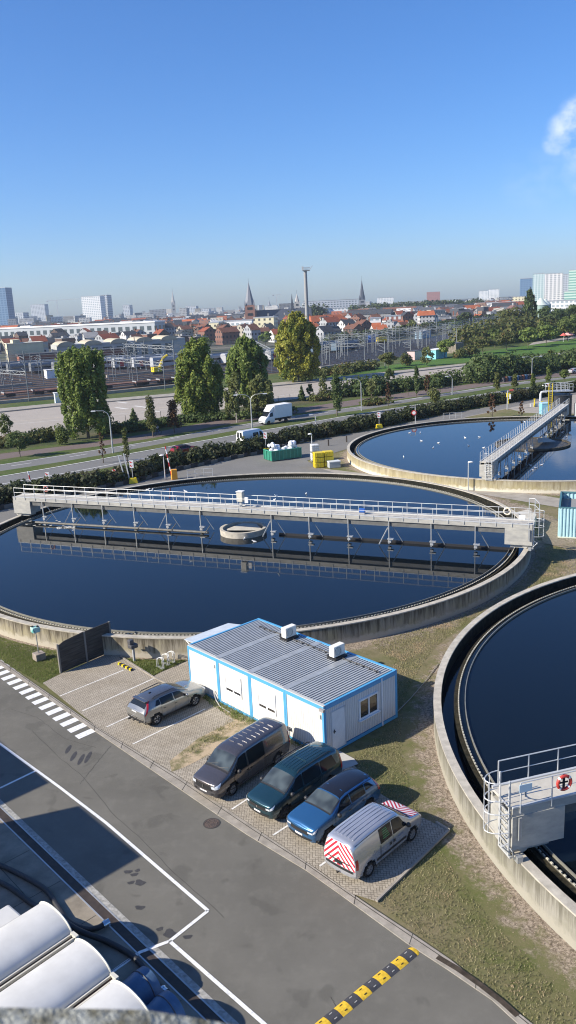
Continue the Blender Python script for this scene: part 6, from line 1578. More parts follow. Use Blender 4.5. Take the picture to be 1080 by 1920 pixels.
# ------------------------------------------------------------------ railway yard
nearR = [(-120, 768), (0, 752), (160, 738), (330, 720), (480, 704), (600, 692), (740, 672), (830, 656), (900, 638), (960, 620), (1000, 606)]
farR = [(-120, 694), (0, 684), (160, 676), (330, 668), (480, 660), (600, 652), (740, 641), (830, 628), (900, 614), (950, 602), (975, 594)]
NR = GL(nearR, 0, 40, 40); FR = GL(farR, 0, 60, 40)
mb = MB(); mb.strip(NR, FR, -.02+.025); struct(mb.build('rail_ballast', m_ballast))
bk = GL([(0, 760), (130, 749), (337, 731), (480, 716), (641, 700), (728, 690), (830, 676), (930, 662), (1080, 648)], 0, 80, 40)
pu2 = interp(L_pu, 40); mb = MB(); mb.strip(pu2, NR, -.01+.02); struct(mb.build('bank_grass', m_verge))
# park lawn on the right, beyond the lorry park
patch('park_lawn', [(600, 709), (700, 699), (780, 690), (890, 678), (972, 668), (1080, 656), (1250, 640), (1250, 618), (1080, 636), (1010, 645), (960, 652), (890, 662), (800, 675), (700, 690)], mat('park_grass', (.085, .16, .03), .9, col2=(.06, .12, .025), scale=.15), .04)
patch('park_path', [(990, 648), (1080, 634), (1200, 624), (1200, 619), (1080, 629), (1000, 642)], m_path, .06)
m_rail = mat('rail_steel', (.42, .36, .32), .4, metal=.6); m_sleep = mat('sleepers', (.05, .036, .028), .9, col2=(.025, .02, .017), scale=.12)
NTR = 22
def rowline(f): return [tuple(np.array(a)*(1-f)+np.array(b_)*f) for a, b_ in zip(NR, FR)]
for k in range(NTR):
    f = .03+.94*(k/(NTR-1))**1.0; L = interp(rowline(f), 60)
    t = thing('railway_track', 'one of the parallel railway tracks crossing the yard', 'track', (*L[0], 0), 0, 'railway tracks of the yard')
    mb = MB(); mb.strip(offset(L, 1.35), offset(L, -1.35), .03+.002*k)
    mb.build('sleeper_bed', m_sleep, t, world=True); q = MB()
    for s_ in (-.72, .72):
        A = offset(L, s_); q.strip(offset(A, .09), offset(A, -.09), .22); q.add([(*p, zz) for p in offset(A, -.07) for zz in (.05, .22)], [(2*i, 2*i+2, 2*i+3, 2*i+1) for i in range(len(A)-1)])
    q.build('rail', m_rail, t, world=True)
# white platform edges
for (pts, w_, lb) in (([(330, 726), (180, 741), (60, 752), (-60, 763)], 1.0, 'long pale concrete trough edge nearest the bank'), ([(200, 708), (290, 699), (340, 695)], .9, 'short pale platform edge in the yard'), ([(60, 722), (0, 728), (-60, 734)], .9, 'pale platform edge at the left of the yard'), ([(600, 692), (660, 684), (710, 677)], 1.0, 'pale trough edge right of the tallest poplar')):
    L = GL(pts); q = MB(); 
    for a_, b_ in zip(L, L[1:]): q.bar((*a_, .4), (*b_, .4), w_, .8)
    tag(q.build('platform_edge', m_path), lb, 'platform')
# flat wagons with rusty loads
def along(px, py): 
    x, y = G(px, py); return (x, y), heading(x, y, NR)
for k, (px, py, L_) in enumerate(((60, 742, 16), (112, 738, 15), (236, 727, 15), (290, 722, 13), (330, 718, 12))):
    (x, y), a = along(px, py); t = thing('flat_wagon', 'rusty low flat wagon on the track nearest the bank', 'wagon', (x, y, .2), a, 'flat wagons on the nearest track')
    MB().box((0, 0, 1.1), (L_, 2.6, .3)).build('deck', mat('wagon_rust', (.24, .13, .10), .8, var=.4, scale=.8), t)
    q = MB()
    for xx in (-L_*.38, L_*.38): q.box((xx, 0, .55), (2.6, 2.0, .7))
    q.split('bogie', m_trim, t); q = MB(); 
    for xx in (-L_/2+.1, L_/2-.1): q.box((xx, 0, 1.35), (.15, 2.4, .5))
    q.split('end_board', m_galv, t)
# passenger trains: white with red doors and dark window band
m_traing = mat('train_grey', (.22, .23, .24), .4, metal=.2); m_trainw = mat('train_white', (.40, .41, .42), .4); m_trainr = mat('train_red', (.45, .03, .035), .4); m_tg = mat('train_glass', (.02, .025, .03), .1)
def coach(px, py, L_, h, label, base, doors, group):
    (x, y), a = along(px, py); t = thing('railway_carriage', label, 'railway carriage', (x, y, .3), a, group)
    prof = [(-1.4, .7), (-1.42, h-.9), (-1.25, h-.3), (-.7, h), (.7, h), (1.25, h-.3), (1.42, h-.9), (1.4, .7)]
    mb = MB(); vs = [(xx, yy, zz) for xx in (-L_/2, L_/2) for yy, zz in prof]; n = 8
    mb.add(vs, [(i, (i+1) % n, n+(i+1) % n, n+i) for i in range(n)]+[tuple(range(n-1, -1, -1)), tuple(range(n, 2*n))]); mb.f = [f_[::-1] for f_ in mb.f]
    mb.build('body', base, t); q = MB(); q.box((0, 0, h*.56), (L_*.9, 2.88, h*.17)); q.build('window_band', m_tg, t)
    for dx in doors: MB().box((dx*L_, 0, h*.48), (1.5, 2.92, h*.5)).build('door', m_trainr, t)
    q = MB()
    for xx in (-L_*.36, L_*.36): q.box((xx, 0, .25), (3, 2.2, .7))
    q.split('bogie', m_trim, t); MB().box((0, 0, h+.15), (L_*.6, 1.6, .3)).build('roof_gear', m_traing, t)
for k, px in enumerate((190, 226, 262, 298, 334)):
    coach(px, 689-(px-190)*.02+2, 22, 4.2, 'white train carriage with red doors standing in the yard behind the second poplar', m_trainw, (-.36, .36), 'white and red train in the yard')
for k, px in enumerate((30, 72, 114, 156)):
    coach(px, 693-(px-30)*.03+6, 24, 4.0, 'dull grey train carriage in the yard left of the leftmost poplar', m_traing, (), 'grey train at the left of the yard')
for k, px in enumerate((420, 460, 500, 540)):
    coach(px, 684-(px-420)*.08, 24, 4.2, 'white train carriage with red doors glimpsed between the poplars', m_trainw, (-.4, .4), 'train between the poplars')
for k, px in enumerate((610, 648)):
    coach(px, 660-(px-610)*.05, 24, 4.0, 'blue-grey train carriage right of the tallest poplar', mat('train_bluegrey', (.10, .16, .22), .5), (), 'train right of the tallest poplar')
def boxthing(name, label, cat, px, py, w, d, h, m, rz=None, roof=None, group=None, z=0):
    x, y = G(px, py); t = thing(name, label, cat, (x, y, z), heading(x, y, NR) if rz is None else rz, group)
    MB().box((0, d/2, h/2), (w, d, h)).build('body', m, t); MB().box((0, d/2, h+.08), (w+.3, d+.3, .16)).build('roof', roof or m_dgrey, t); return t
boxthing('site_hut', 'long white freight container standing in the rail yard left', 'container', 112, 708, 9, 2.6, 2.9, m_white, roof=m_white)
boxthing('site_hut', 'bright blue container in the rail yard right of the tallest poplar', 'container', 702, 641, 12, 3, 3.5, m_blueobj, roof=m_blueobj)
boxthing('site_hut', 'long pale blue container in the rail yard at right', 'container', 800, 634, 20, 4, 4, mat('cont_pale', (.30, .42, .50), .5), roof=m_white)
boxthing('site_hut', 'small turquoise and white hut at the park edge', 'hut', 828, 672, 9, 4, 3.2, mat('turq', (.22, .55, .60), .5), roof=m_white)
boxthing('site_hut', 'small pinkish hut at the railway bank', 'hut', 785, 674, 6, 3, 3, mat('pinkhut', (.55, .40, .38), .6), roof=m_dgrey)
boxthing('site_hut', 'grey concrete kiosk by the tracks at right', 'hut', 862, 661, 8, 4, 3.6, m_conc)
boxthing('site_hut', 'tiny pale cabinet on the bank left of the leftmost poplar', 'cabinet', 111, 757, 1.6, 1.2, 2.6, mat('cabinet_pale', (.5, .55, .56), .6), roof=m_white)
x, y = G(182, 708)
t = thing('excavator', 'yellow excavator arm and cab standing in the rail yard', 'excavator', (*G(294, 702), 0), .6)
MB().box((0, 0, 1.6), (3, 2.4, 1.8)).build('cab', m_yel, t, bevel=.1); MB().box((0, 0, .5), (4, 2.6, .9)).build('track', m_trim, t)
MB().tube([(1, 0, 2), (3.0, 0, 5.4), (4.6, 0, 6.2)], .45, 6).build('boom', m_yel, t)
t = thing('excavator', 'small yellow machine among the tracks right of the tallest poplar', 'excavator', (*G(716, 644), 0), .3); MB().box((0, 0, 2), (5, 2.6, 2.6)).build('cab', m_yel, t, bevel=.1); MB().box((0, 0, .5), (5, 2.8, .9)).build('track', m_trim, t)
# overhead line masts and portals
m_mast = mat('mast_steel', (.17, .19, .20), .6, metal=.3)
def mast(px, py, ytop, arm=1):
    s = sc(px, py); h = (py-ytop)*s; x, y = G(px, py); t = thing('catenary_mast', 'single steel overhead line mast in the rail yard', 'mast', (x, y, 0), heading(x, y, NR), 'overhead line masts')
    mb = MB(); mb.bar((0, 0, 0), (0, 0, h), .19); mb.build('post', m_mast, t); mb = MB(); mb.bar((0, 0, h*.86), (0, arm*3.2, h*.9), .14); mb.bar((0, 0, h*.70), (0, arm*2.6, h*.84), .1); mb.bar((0, 0, h*.6), (0, arm*2.9, h*.66), .1); mb.build('bracket', m_mast, t)
for a in ((25, 738, 650), (55, 753, 665), (5, 725, 690), (79, 705, 665), (113, 700, 662), (244, 712, 640), (310, 731, 672), (330, 715, 640), (259, 717, 636), (226, 700, 665), (274, 692, 640), (297, 686, 652),
          (619, 688, 628), (647, 675, 622), (684, 686, 626), (737, 668, 620), (742, 655, 612), (749, 650, 606), (709, 648, 622), (700, 660, 624), (767, 650, 612), (785, 655, 610), (819, 650, 600), (831, 646, 612), (856, 655, 618), (866, 650, 622), (880, 632, 602), (892, 636, 606), (907, 627, 596), (934, 616, 592), (947, 624, 588), (965, 628, 578), (921, 628, 608), (844, 640, 606), (806, 646, 616), (728, 645, 616), (672, 655, 622), (606, 665, 632), (770, 672, 640), (722, 690, 640), (690, 662, 632)):
    mast(*a)
def portal(pa, pb_, ytop, label='steel overhead line portal spanning the tracks'):
    A, B_ = G(*pa), G(*pb_); s = sc(*pa); h = (pa[1]-ytop)*s; d = Vector(B_)-Vector(A); L_ = d.length
    t = thing('catenary_portal', label, 'portal', (*A, 0), atan2(d.y, d.x), 'overhead line portals'); mb = MB()
    for xx in (0, L_): mb.bar((xx, 0, 0), (xx, 0, h+.3), .18)
    mb.split('post', m_mast, t); mb = MB(); n = max(4, int(L_/2.2))
    for zz in (h, h-.9): mb.bar((0, 0, zz), (L_, 0, zz), .11)
    for i in range(n): mb.bar((L_*i/n, 0, h-(.9 if i % 2 else 0)), (L_*(i+1)/n, 0, h-(0 if i % 2 else .9)), .06)
    mb.build('truss', mat('truss_pale', (.34, .36, .36), .6, metal=.2), t); mb = MB()
    for i in range(1, int(L_/5)+1): mb.bar((i*5-1, 0, h-.9), (i*5-1, 0, h-2.2), .1); mb.box((i*5-1, 0, h-2.3), (.9, .2, .2))
    mb.split('insulator', m_mast, t)
portal((310, 731), (204, 712), 682); portal((55, 752), (-60, 737), 700); portal((330, 714), (240, 700), 652)
for (a_, b_, yt) in (((619, 688), (684, 686), 647), ((647, 675), (737, 668), 637), ((742, 655), (820, 650), 624), ((785, 655), (866, 651), 616), ((866, 650), (930, 640), 612), ((604, 665), (690, 662), 630), ((700, 648), (785, 645), 619), ((880, 632), (947, 624), 600), ((806, 646), (880, 640), 610), ((737, 668), (800, 662), 634), ((690, 655), (742, 652), 626), ((510, 700), (470, 668), 655), ((430, 700), (520, 696), 662), ((330, 700), (400, 696), 664)):
    portal(a_, b_, yt)
R_ = random.Random(77)
for k in range(60):
    px = R_.uniform(600, 960) if k < 46 else R_.uniform(-5, 340); top_ = np.interp(px, [0, 340, 600, 740, 900, 960], [690, 674, 655, 644, 618, 606]); bot_ = np.interp(px, [0, 340, 600, 740, 900, 960], [738, 712, 686, 664, 634, 616])
    py = top_+(bot_-top_)*R_.random(); mast(px, py, py-.75*(R_.uniform(9, 12.5)/sc(px, py))/1.0, R_.choice([-1, 1]))
# contact wires (one set over the nearer tracks)
q = MB()
for f in (.08, .22, .36, .5, .64, .78):
    L = interp(rowline(f), 40)
    for zz in (6.2, 7.4): q.tube([(x, y, zz) for x, y in L], .05, 3)
o = q.build('overhead_wire', m_mast); tag(o, 'overhead wires strung above the tracks of the rail yard', 'wire', None)
# engine sheds with curved pale roofs
m_shedw = mat('shed_wall', (.42, .43, .41), .8, var=.15, scale=.2); m_vault = mat('vault_roof', (.50, .44, .32), .8, var=.15, scale=.3)
A, B_ = Vector(G(40, 686)), Vector(G(352, 664)); d = B_-A; L_ = d.length; sa = atan2(d.y, d.x)
t = thing('engine_shed', 'long grey rail shed with a row of pale curved roofs', 'shed', (*A, 0), sa)
hh = (664-634)*sc(352, 664)
MB().box((L_*.60, 9, hh/2), (L_*.78, 18, hh)).build('wall', m_shedw, t)
for k in range(6):
    x0 = L_*(.06+.155*k); w_ = L_*.105; n = 10; vs = []
    for yy in (-.5, 18): vs += [(x0+w_*(1-cos(pi*i/n))/2, yy, hh-.6+2.0*sin(pi*i/n)) for i in range(n+1)]
    mb = MB(); mb.add(vs, [(i, i+1, n+2+i, n+1+i) for i in range(n)]+[tuple(range(n, -1, -1)), tuple(range(n+1, 2*n+2))]); mb.build('roof', m_vault, t, True)
for k in range(9): MB().box((L_*(.28+.075*k), -.05, hh*.45), (4.2 if k % 2 else 3.0, .2, hh*.6)).build('window', mat('shed_glass', (.05, .085, .085), .3), t)
t = thing('station_house', 'pale yellow stepped building with tall openings at the left end of the rail sheds', 'building', (*G(26, 691), 0), sa)
MB().box((6, 5, 5.2), (15, 10, 10.4)).build('wall', mat('cream_wall', (.62, .56, .38), .8, var=.15, scale=.3), t); MB().box((6, 5, 10.55), (15.4, 10.4, .3)).build('cornice', mat('cream_edge', (.6, .56, .45), .8), t); MB().box((2.4, 5, 11.4), (3, 10, 1.4)).build('gable', MATS['cream_wall'], t)
for k in range(3): MB().box((3+4*k, -.03, 2.6), (1.6, .2, 4.2)).build('opening', m_trim, t)
t = thing('brick_annex', 'low red brick building beside the pale yellow station building', 'building', (*G(80, 690), 0), sa)
MB().box((14, 5, 2.8), (46, 9, 5.6)).build('wall', mat('brick_red', (.27, .12, .09), .85, var=.2, scale=.5), t); MB().box((14, 5, 5.9), (47, 10, .5)).build('roof', m_dgrey, t)
q = MB()
for k in range(6): q.box((-6+8*k, .46, 3.0), (3.5, .2, 1.6))
q.split('window', m_tg, t)

# ------------------------------------------------------------------ the town
def facade(name, wall, glass, sx, sz, fx=.5, fz=.5, rough=.7):
    """wall with a regular grid of windows"""
    if name in MATS: return MATS[name]
    b = NB(name); s = b.sep(); u = b.math('FRACT', b.math('DIVIDE', b.math('ADD', s[0], s[1]), sx)); v = b.math('FRACT', b.math('DIVIDE', s[2], sz))
    f = b.math('MULTIPLY', b.math('LESS_THAN', u, fx), b.math('LESS_THAN', b.math('ABSOLUTE', b.math('SUBTRACT', v, .5)), fz/2))
    nv = b.n.new('ShaderNodeNewGeometry'); sn = b.n.new('ShaderNodeSeparateXYZ'); b.l.new(nv.outputs['Normal'], sn.inputs[0])
    f = b.math('MULTIPLY', f, b.math('LESS_THAN', sn.outputs[2], .5))
    b.col(b.mix(f, b.mix(b.noise(.15, 3), wall, tuple(x*.85 for x in wall)), glass)); b.rough(b.math('SUBTRACT', rough, b.math('MULTIPLY', f, .5))); return b.m
WALLS = [('brick red', (.22, .12, .09)), ('white', (.60, .59, .56)), ('cream', (.42, .38, .30)), ('grey', (.24, .24, .24)), ('brown brick', (.14, .095, .075)), ('pale grey', (.36, .37, .38))]
ROOFS = [('red tiled', (.27, .085, .05)), ('dark slate', (.06, .065, .075)), ('brown tiled', (.17, .085, .06)), ('flat grey', (.28, .28, .28)), ('orange tiled', (.42, .13, .06))]
wm = [facade('house_'+n.replace(' ', '_'), c, (.04, .045, .05), 2.6, 3.0, .42, .45) for n, c in WALLS]
rm = [mat('town_roof_'+n.replace(' ', '_'), c, .8, var=.25, scale=.4) for n, c in ROOFS]
HC = {}
def house_mesh(w, d, h, rh, wi, ri):
    k = (w, d, h, rh, wi, ri)
    if k in HC: return HC[k]
    b1 = MB(); b1.box((0, 0, h/2), (w, d, h))
    if rh > 0:
        b1.add([(-w/2, -d/2, h), (-w/2, d/2, h), (-w/2, 0, h+rh), (w/2, -d/2, h), (w/2, d/2, h), (w/2, 0, h+rh)], [(0, 2, 1), (3, 4, 5)])
        r = MB(); e = .4; zr = h-rh*e/(d/2)
        r.add([(-w/2-.2, -d/2-e, zr+.12), (w/2+.2, -d/2-e, zr+.12), (w/2+.2, 0, h+rh+.12), (-w/2-.2, 0, h+rh+.12), (-w/2-.2, d/2+e, zr+.12), (w/2+.2, d/2+e, zr+.12)], [(0, 1, 2, 3), (3, 2, 5, 4)])
        r.box((w*.32, d*.12, h+rh*.9), (.8, .8, 2.0))
    else:
        r = MB(); r.box((0, 0, h+.15), (w+.2, d+.2, .3)); r.box((w*.1, 0, h+.9), (w*.3, d*.3, 1.2))
    HC[k] = (b1.mesh('house', wm[wi]), r.mesh('roof', rm[ri])); return HC[k]
def house(x, y, rz, w, d, h, rh, wi, ri):
    m1, m2 = house_mesh(w, d, h, rh, wi, ri); nm = ROOFS[ri][0]; shape = 'gabled' if rh > 0 else 'flat-roofed'
    o = bpy.data.objects.new('house', m1); C.objects.link(o); o.location = (x, y, 0); o.rotation_euler = (0, 0, rz)
    lab = f"{WALLS[wi][0]} town house with a {nm} roof beyond the rail yard"
    tag(o, lab, 'house', f"{WALLS[wi][0]} houses with {nm} roofs"); r = bpy.data.objects.new('roof', m2); C.objects.link(r); r.parent = o
R_ = random.Random(21); cnt = 0
def farline(px):    # lowest picture row where the town may start
    P = [(-100, 668), (0, 664), (340, 652), (480, 640), (600, 640), (740, 628), (860, 610), (950, 597), (1100, 590)]
    for (x0, y0), (x1, y1) in zip(P, P[1:]):
        if x0 <= px <= x1: return y0+(y1-y0)*(px-x0)/(x1-x0)
    return 600
rows = [0, 5.5, 11, 16, 20.5, 24.5, 28, 31, 33.5]
for r_i, dy in enumerate(rows):
    px = -20.
    while px < 1100 and cnt < 285:
        y0 = farline(px)-dy+R_.uniform(-1.5, 1.5)
        if y0 < hz(px)+15: px += 25; continue
        D = 31540/(y0-hz(px)); stepx = R_.uniform(1.05, 1.9)*9*F/D
        if 985 < px: px += stepx; continue
        x, y = G(px, y0); w = R_.choice([7, 9, 12]); fl = R_.random()
        ri = R_.choice([0, 0, 1, 1, 2, 2, 4] if px > 560 else [0, 1, 1, 2, 2, 3, 1]); rh = R_.choice([2.6, 3.2]); h = R_.choice([5.6, 7.2, 8.8]) if r_i > 1 else R_.choice([4.4, 5.6, 7.2])
        if fl < .25: rh = 0; ri = 3
        wi = R_.choice([0, 0, 1, 2, 3, 4, 4, 5]); 
        rz = .63+R_.choice([0, pi/2, 0, -.25, .3])+R_.gauss(0, .05) if px < 700 else R_.choice([.2, .2+pi/2, .5, 1.1])+R_.gauss(0, .08)
        if not (585 < px < 660 and 598 < y0 < 615) and not (0 <= px < 300 and 612 < y0 < 628) : house(x, y, rz, w, 9, h, rh, wi, ri); cnt += 1
        px += stepx
def block(name, label, cat, x0, x1, yb, yt, D, m, roofm=None, depth=14, extra=None):
    """building filling columns x0..x1 and rows yt..yb at distance D"""
    a = AT(x0, yt, D); b_ = AT(x1, yt, D); xc = (a[0]+b_[0])/2; w = b_[0]-a[0]; h = a[2]
    rz = -atan2(xc, D) if xc > 0 else -.22; t = thing(name, label, cat, (xc, D, 0), rz)
    MB().box((0, depth/2, h/2), (w*cos(rz), depth, h)).build('wall', m, t); MB().box((0, depth/2, h+.4), (w*cos(rz)*1.01, depth*1.02, .8)).build('roof', roofm or m_galv, t); return t, w, h
fw, fg = facade, (.10, .13, .16)
WH, GR = (.80, .80, .78), (.50, .53, .56)
f_white = facade('fac_white', WH, (.34, .40, .42), 4, 3.4, .6, .5); f_grey = facade('fac_grey', GR, (.12, .15, .18), 5, 3.6, .6, .5); f_blue = facade('fac_blue', (.16, .26, .38), (.08, .15, .26), 6, 4, .7, .6)
f_bal = facade('fac_balcony', (.72, .70, .68), (.22, .24, .28), 6.5, 3.2, .55, .55); f_green = facade('fac_green', (.58, .72, .60), (.16, .36, .30), 400, 4.2, 1.1, .45); f_teal = facade('fac_teal', (.60, .68, .66), (.22, .36, .38), 5, 3.3, .62, .6); f_red = facade('fac_red', (.35, .16, .13), (.2, .12, .1), 6, 4, .5, .4)
f_cream = facade('fac_cream', (.74, .68, .46), (.10, .10, .09), 4.2, 3.3, .38, .5); f_arc = facade('fac_arcade', (.44, .465, .48), (.08, .10, .11), 6.4, 6.2, .6, .55)
sky_ = [
 ('office_tower', 'blue tower cut by the left edge of the skyline', -14, 11, 600, 541, 1500, f_blue), ('office_block', 'hazy blue-grey block on the left skyline', 55, 85, 600, 572, 2500, f_grey),
 ('office_block', 'low green and white block near the left skyline', 14, 45, 604, 588, 1700, f_grey), ('tower_block', 'wide white slab building on the left skyline', 150, 189, 600, 557, 1700, f_white), ('tower_block', 'narrow tower joined to the right of the white slab', 188, 201, 600, 554, 1740, f_grey),
 ('apartment_block', 'small dark block right of the white slab', 229, 243, 600, 573, 2300, f_grey), ('apartment_block', 'pair-like pale blocks near the cathedral spire', 347, 368, 598, 575, 2300, f_grey), ('apartment_block', 'hazy block left of the brick church', 378, 392, 600, 580, 2400, f_grey),
 ('apartment_block', 'long grey-green apartment block behind the light mast', 568, 672, 592, 566, 1400, f_grey), ('apartment_block', 'white block on the skyline right of the slate spire', 707, 738, 590, 559, 2200, f_white),
 ('office_block', 'red block on the skyline above the tree belt', 800, 825, 580, 548, 2600, f_red), ('apartment_block', 'white block on the skyline, left of a close pair', 898, 915, 580, 546, 2500, f_white), ('apartment_block', 'white block on the skyline, right of a close pair', 916, 936, 580, 543, 2550, f_white), ('apartment_block', 'long low white block under the close pair of blocks', 835, 895, 580, 563, 2400, f_white),
 ('office_tower', 'dark blue glass tower left of the white towers', 975, 999, 585, 523, 1900, f_blue), ('tower_block', 'pale green-white slim tower at right', 999, 1021, 580, 514, 1500, f_teal), ('tower_block', 'white tower with many balconies at right', 1022, 1056, 580, 514, 1450, f_bal), ('tower_block', 'grey slim tower behind the balconied one', 1055, 1067, 580, 515, 1700, f_grey),
 ('office_tower', 'tall green banded tower at the right edge', 1067, 1100, 580, 507, 1400, f_green), ('office_block', 'low green banded block before the tall green tower', 1058, 1100, 585, 547, 1350, f_green),
 ('apartment_block', 'cream building with dark window columns before the church', 474, 514, 624, 597, 640, f_cream), ('apartment_block', 'long white flat-roofed building left of the cream building', 411, 474, 622, 604, 680, f_white), ('house_row', 'cream cube house at the left end of the long flat building', 391, 411, 622, 606, 670, f_cream),
 ('house_row', 'white stepped houses behind the orange-roofed school', 602, 652, 602, 580, 900, f_white), ('apartment_block', 'cream block before the dark blue tower', 961, 985, 588, 557, 1100, f_cream), ('apartment_block', 'white row of balconied flats running toward the right edge', 890, 985, 592, 570, 900, f_white),
 ('house_row', 'white houses behind the park trees at right', 1020, 1100, 590, 566, 800, f_white), ('apartment_block', 'small white building left of the red block', 690, 700, 590, 572, 1900, f_white)]
for nm, lb, x0, x1, yb, yt, D, m in sky_: block(nm, lb, 'building', x0, x1, yb, yt, D, m, depth=14 if D < 1000 else 22)
# long white arcade building
a = AT(-40, 619, 700); b_ = AT(290, 609, 640); d = Vector(b_[:2])-Vector(a[:2]); t = thing('arcade_building', 'very long white building with a row of dark openings at left', 'building', (a[0], a[1], 0), atan2(d.y, d.x)); hh = a[2]
MB().box((d.length/2, 8, hh/2), (d.length, 16, hh)).build('wall', f_arc, t); MB().box((d.length/2, 8, hh+.5), (d.length+1, 17, 1.0)).build('roof', m_white, t)
# orange-roofed school
a = AT(585, 605, 640); b_ = AT(652, 603, 660); d = Vector(b_[:2])-Vector(a[:2]); t = thing('school_building', 'wide two-storey building with a bright orange tiled roof', 'building', (a[0], a[1], 0), atan2(d.y, d.x)); hh = 8.; L_ = d.length
MB().box((L_/2, 6, hh/2), (L_, 12, hh)).build('wall', wm[1], t); q = MB(); q.add([(-1, -1, hh), (L_+1, -1, hh), (L_-3, 6, hh+4.5), (3, 6, hh+4.5), (-1, 13, hh), (L_+1, 13, hh)], [(0, 1, 2, 3), (3, 2, 5, 4), (0, 3, 4), (1, 5, 2)]); q.build('roof', rm[4], t)
for (x0, x1, yb, yt, D, lb) in ((685, 735, 622, 612, 560, 'low orange-roofed hall in front of the red brick block'), (740, 765, 621, 608, 570, 'orange-roofed shed right of the low orange hall'), (787, 815, 602, 588, 640, 'bright red-roofed white house pair below the tree belt')):
    a = AT(x0, yt+4, D); b_ = AT(x1, yt+4, D); L_ = b_[0]-a[0]; t = thing('tiled_building', lb, 'building', (a[0], D, 0)); hh = max(3, a[2]); MB().box((L_/2, 5, hh/2), (L_, 10, hh)).build('wall', wm[0] if x0 < 760 else wm[1], t)
    q = MB(); q.add([(-.5, -.6, hh), (L_+.5, -.6, hh), (L_+.5, 5, hh+3.4), (-.5, 5, hh+3.4), (-.5, 10.6, hh), (L_+.5, 10.6, hh)], [(0, 1, 2, 3), (3, 2, 5, 4), (0, 3, 4), (1, 5, 2)]); q.build('roof', rm[4], t)
for (x0, x1, yb, yt, D, m, lb) in ((694, 714, 608, 598, 600, f_white, 'small white-windowed block between red roofs'), (724, 752, 608, 594, 610, facade('fac_brickw', (.30, .13, .10), (.62, .62, .6), 3.4, 6, .5, .5), 'red brick block with tall white windows')):
    block('brick_block', lb, 'building', x0, x1, yb, yt, D, m)
# churches and spires
def spire(px, yb, ymid, yt, D, wpx, label, wall, roof, name='church_tower', body=None):
    s = D/F; a = AT(px, ymid, D); tz = AT(px, yt, D)[2]; w = wpx*s; t = thing(name, label, 'church', (a[0], D, 0), -atan2(a[0], D))
    MB().box((0, 0, a[2]/2), (w, w, a[2])).build('tower', wall, t)
    q = MB(); vs = [(w*.5*cos(k*pi/4+pi/8)*1.08, w*.5*sin(k*pi/4+pi/8)*1.08, a[2]) for k in range(8)]+[(0, 0, tz)]; q.add(vs, [(k, (k+1) % 8, 8) for k in range(8)]); q.build('spire', roof, t)
    q = MB()
    for sx in (-1, 1):
        for sy in (-1, 1): c = (sx*w*.44, sy*w*.44); q.add([(c[0]-w*.1, c[1]-w*.1, a[2]), (c[0]+w*.1, c[1]-w*.1, a[2]), (c[0]+w*.1, c[1]+w*.1, a[2]), (c[0]-w*.1, c[1]+w*.1, a[2]), (c[0], c[1], a[2]+(tz-a[2])*.25)], [(0, 1, 4), (1, 2, 4), (2, 3, 4), (3, 0, 4)])
    q.split('pinnacle', roof, t); q = MB()
    for zz in (.86, .62): q.box((0, -w*.5-.05, a[2]*zz), (w*.5, .3, a[2]*.10))
    q.split('belfry_opening', m_tg, t); q = MB(); q.tube([(0, 0, tz-1), (0, 0, tz+3.0*s*2)], .12*s+.05, 5); q.build('cross', m_trim, t); return t, w, a
m_churchb = mat('church_brick', (.36, .19, .14), .85, var=.2, scale=.3); m_slate = mat('church_slate', (.055, .065, .085), .6, var=.15, scale=.3); m_stone = mat('church_stone', (.42, .40, .37), .8, var=.15, scale=.3); m_copper = mat('spire_grey', (.20, .21, .23), .7)
D = 830; t, w, a = spire(468, 612, 572, 528, D, 18, 'red brick church with a slate spire and a long dark nave roof', m_churchb, m_copper, 'church'); s = D/F
nw = 100*s; q = MB(); n0 = w*.7; hh = AT(520, 601, D)[2]; rh = AT(520, 580, D)[2]
q.box((n0+nw/2, 7, hh/2), (nw, 16, hh)); q.build('nave_wall', m_churchb, t)
q = MB(); q.add([(n0-.5, -2, hh), (n0+nw, -2, hh), (n0+nw, 7, rh), (n0-.5, 7, rh), (n0-.5, 16, hh), (n0+nw, 16, hh)], [(0, 1, 2, 3), (3, 2, 5, 4)]); q.build('nave_roof', m_slate, t)
q = MB(); q.add([(n0-.6, -2.2, 0), (n0-.6, 16.2, 0), (n0-.6, 16.2, hh), (n0-.6, 7, rh+1), (n0-.6, -2.2, hh), (n0-2.6, -2.2, 0), (n0-2.6, 16.2, 0), (n0-2.6, 16.2, hh), (n0-2.6, 7, rh+1), (n0-2.6, -2.2, hh)], [(4, 3, 2, 1, 0), (5, 6, 7, 8, 9), (0, 5, 9, 4), (4, 9, 8, 3), (3, 8, 7, 2)]); q.build('gable', mat('church_brick_light', (.42, .22, .17), .85), t)
q = MB()
for k in range(3): q.box((n0+nw*(.2+.3*k), -1.0, rh-4.6), (1.2, 1.6, 2.2))
q.split('dormer', m_stone, t); q = MB(); cz = AT(545, 549, D)[2]; xx = 78*s; q.add([(xx-1.5, 5.5, rh-1), (xx+1.5, 5.5, rh-1), (xx+1.5, 8.5, rh-1), (xx-1.5, 8.5, rh-1), (xx, 7, cz)], [(0, 1, 4), (1, 2, 4), (2, 3, 4), (3, 0, 4)]); q.build('ridge_turret', m_slate, t)
q = MB(); q.add([(70*s, -9, 0), (86*s, -9, 0), (86*s, 0, 0), (70*s, 0, 0), (70*s, -9, hh*.8), (86*s, -9, hh*.8), (86*s, 0, hh*.8), (70*s, 0, hh*.8), (78*s, -9, rh*.93), (78*s, 0, rh*.93)], [(0, 1, 5, 4), (4, 5, 8), (1, 2, 6, 5), (3, 0, 4, 7), (5, 6, 9, 8), (7, 4, 8, 9)]); q.build('transept', mat('transept_grey', (.28, .29, .30), .7), t)
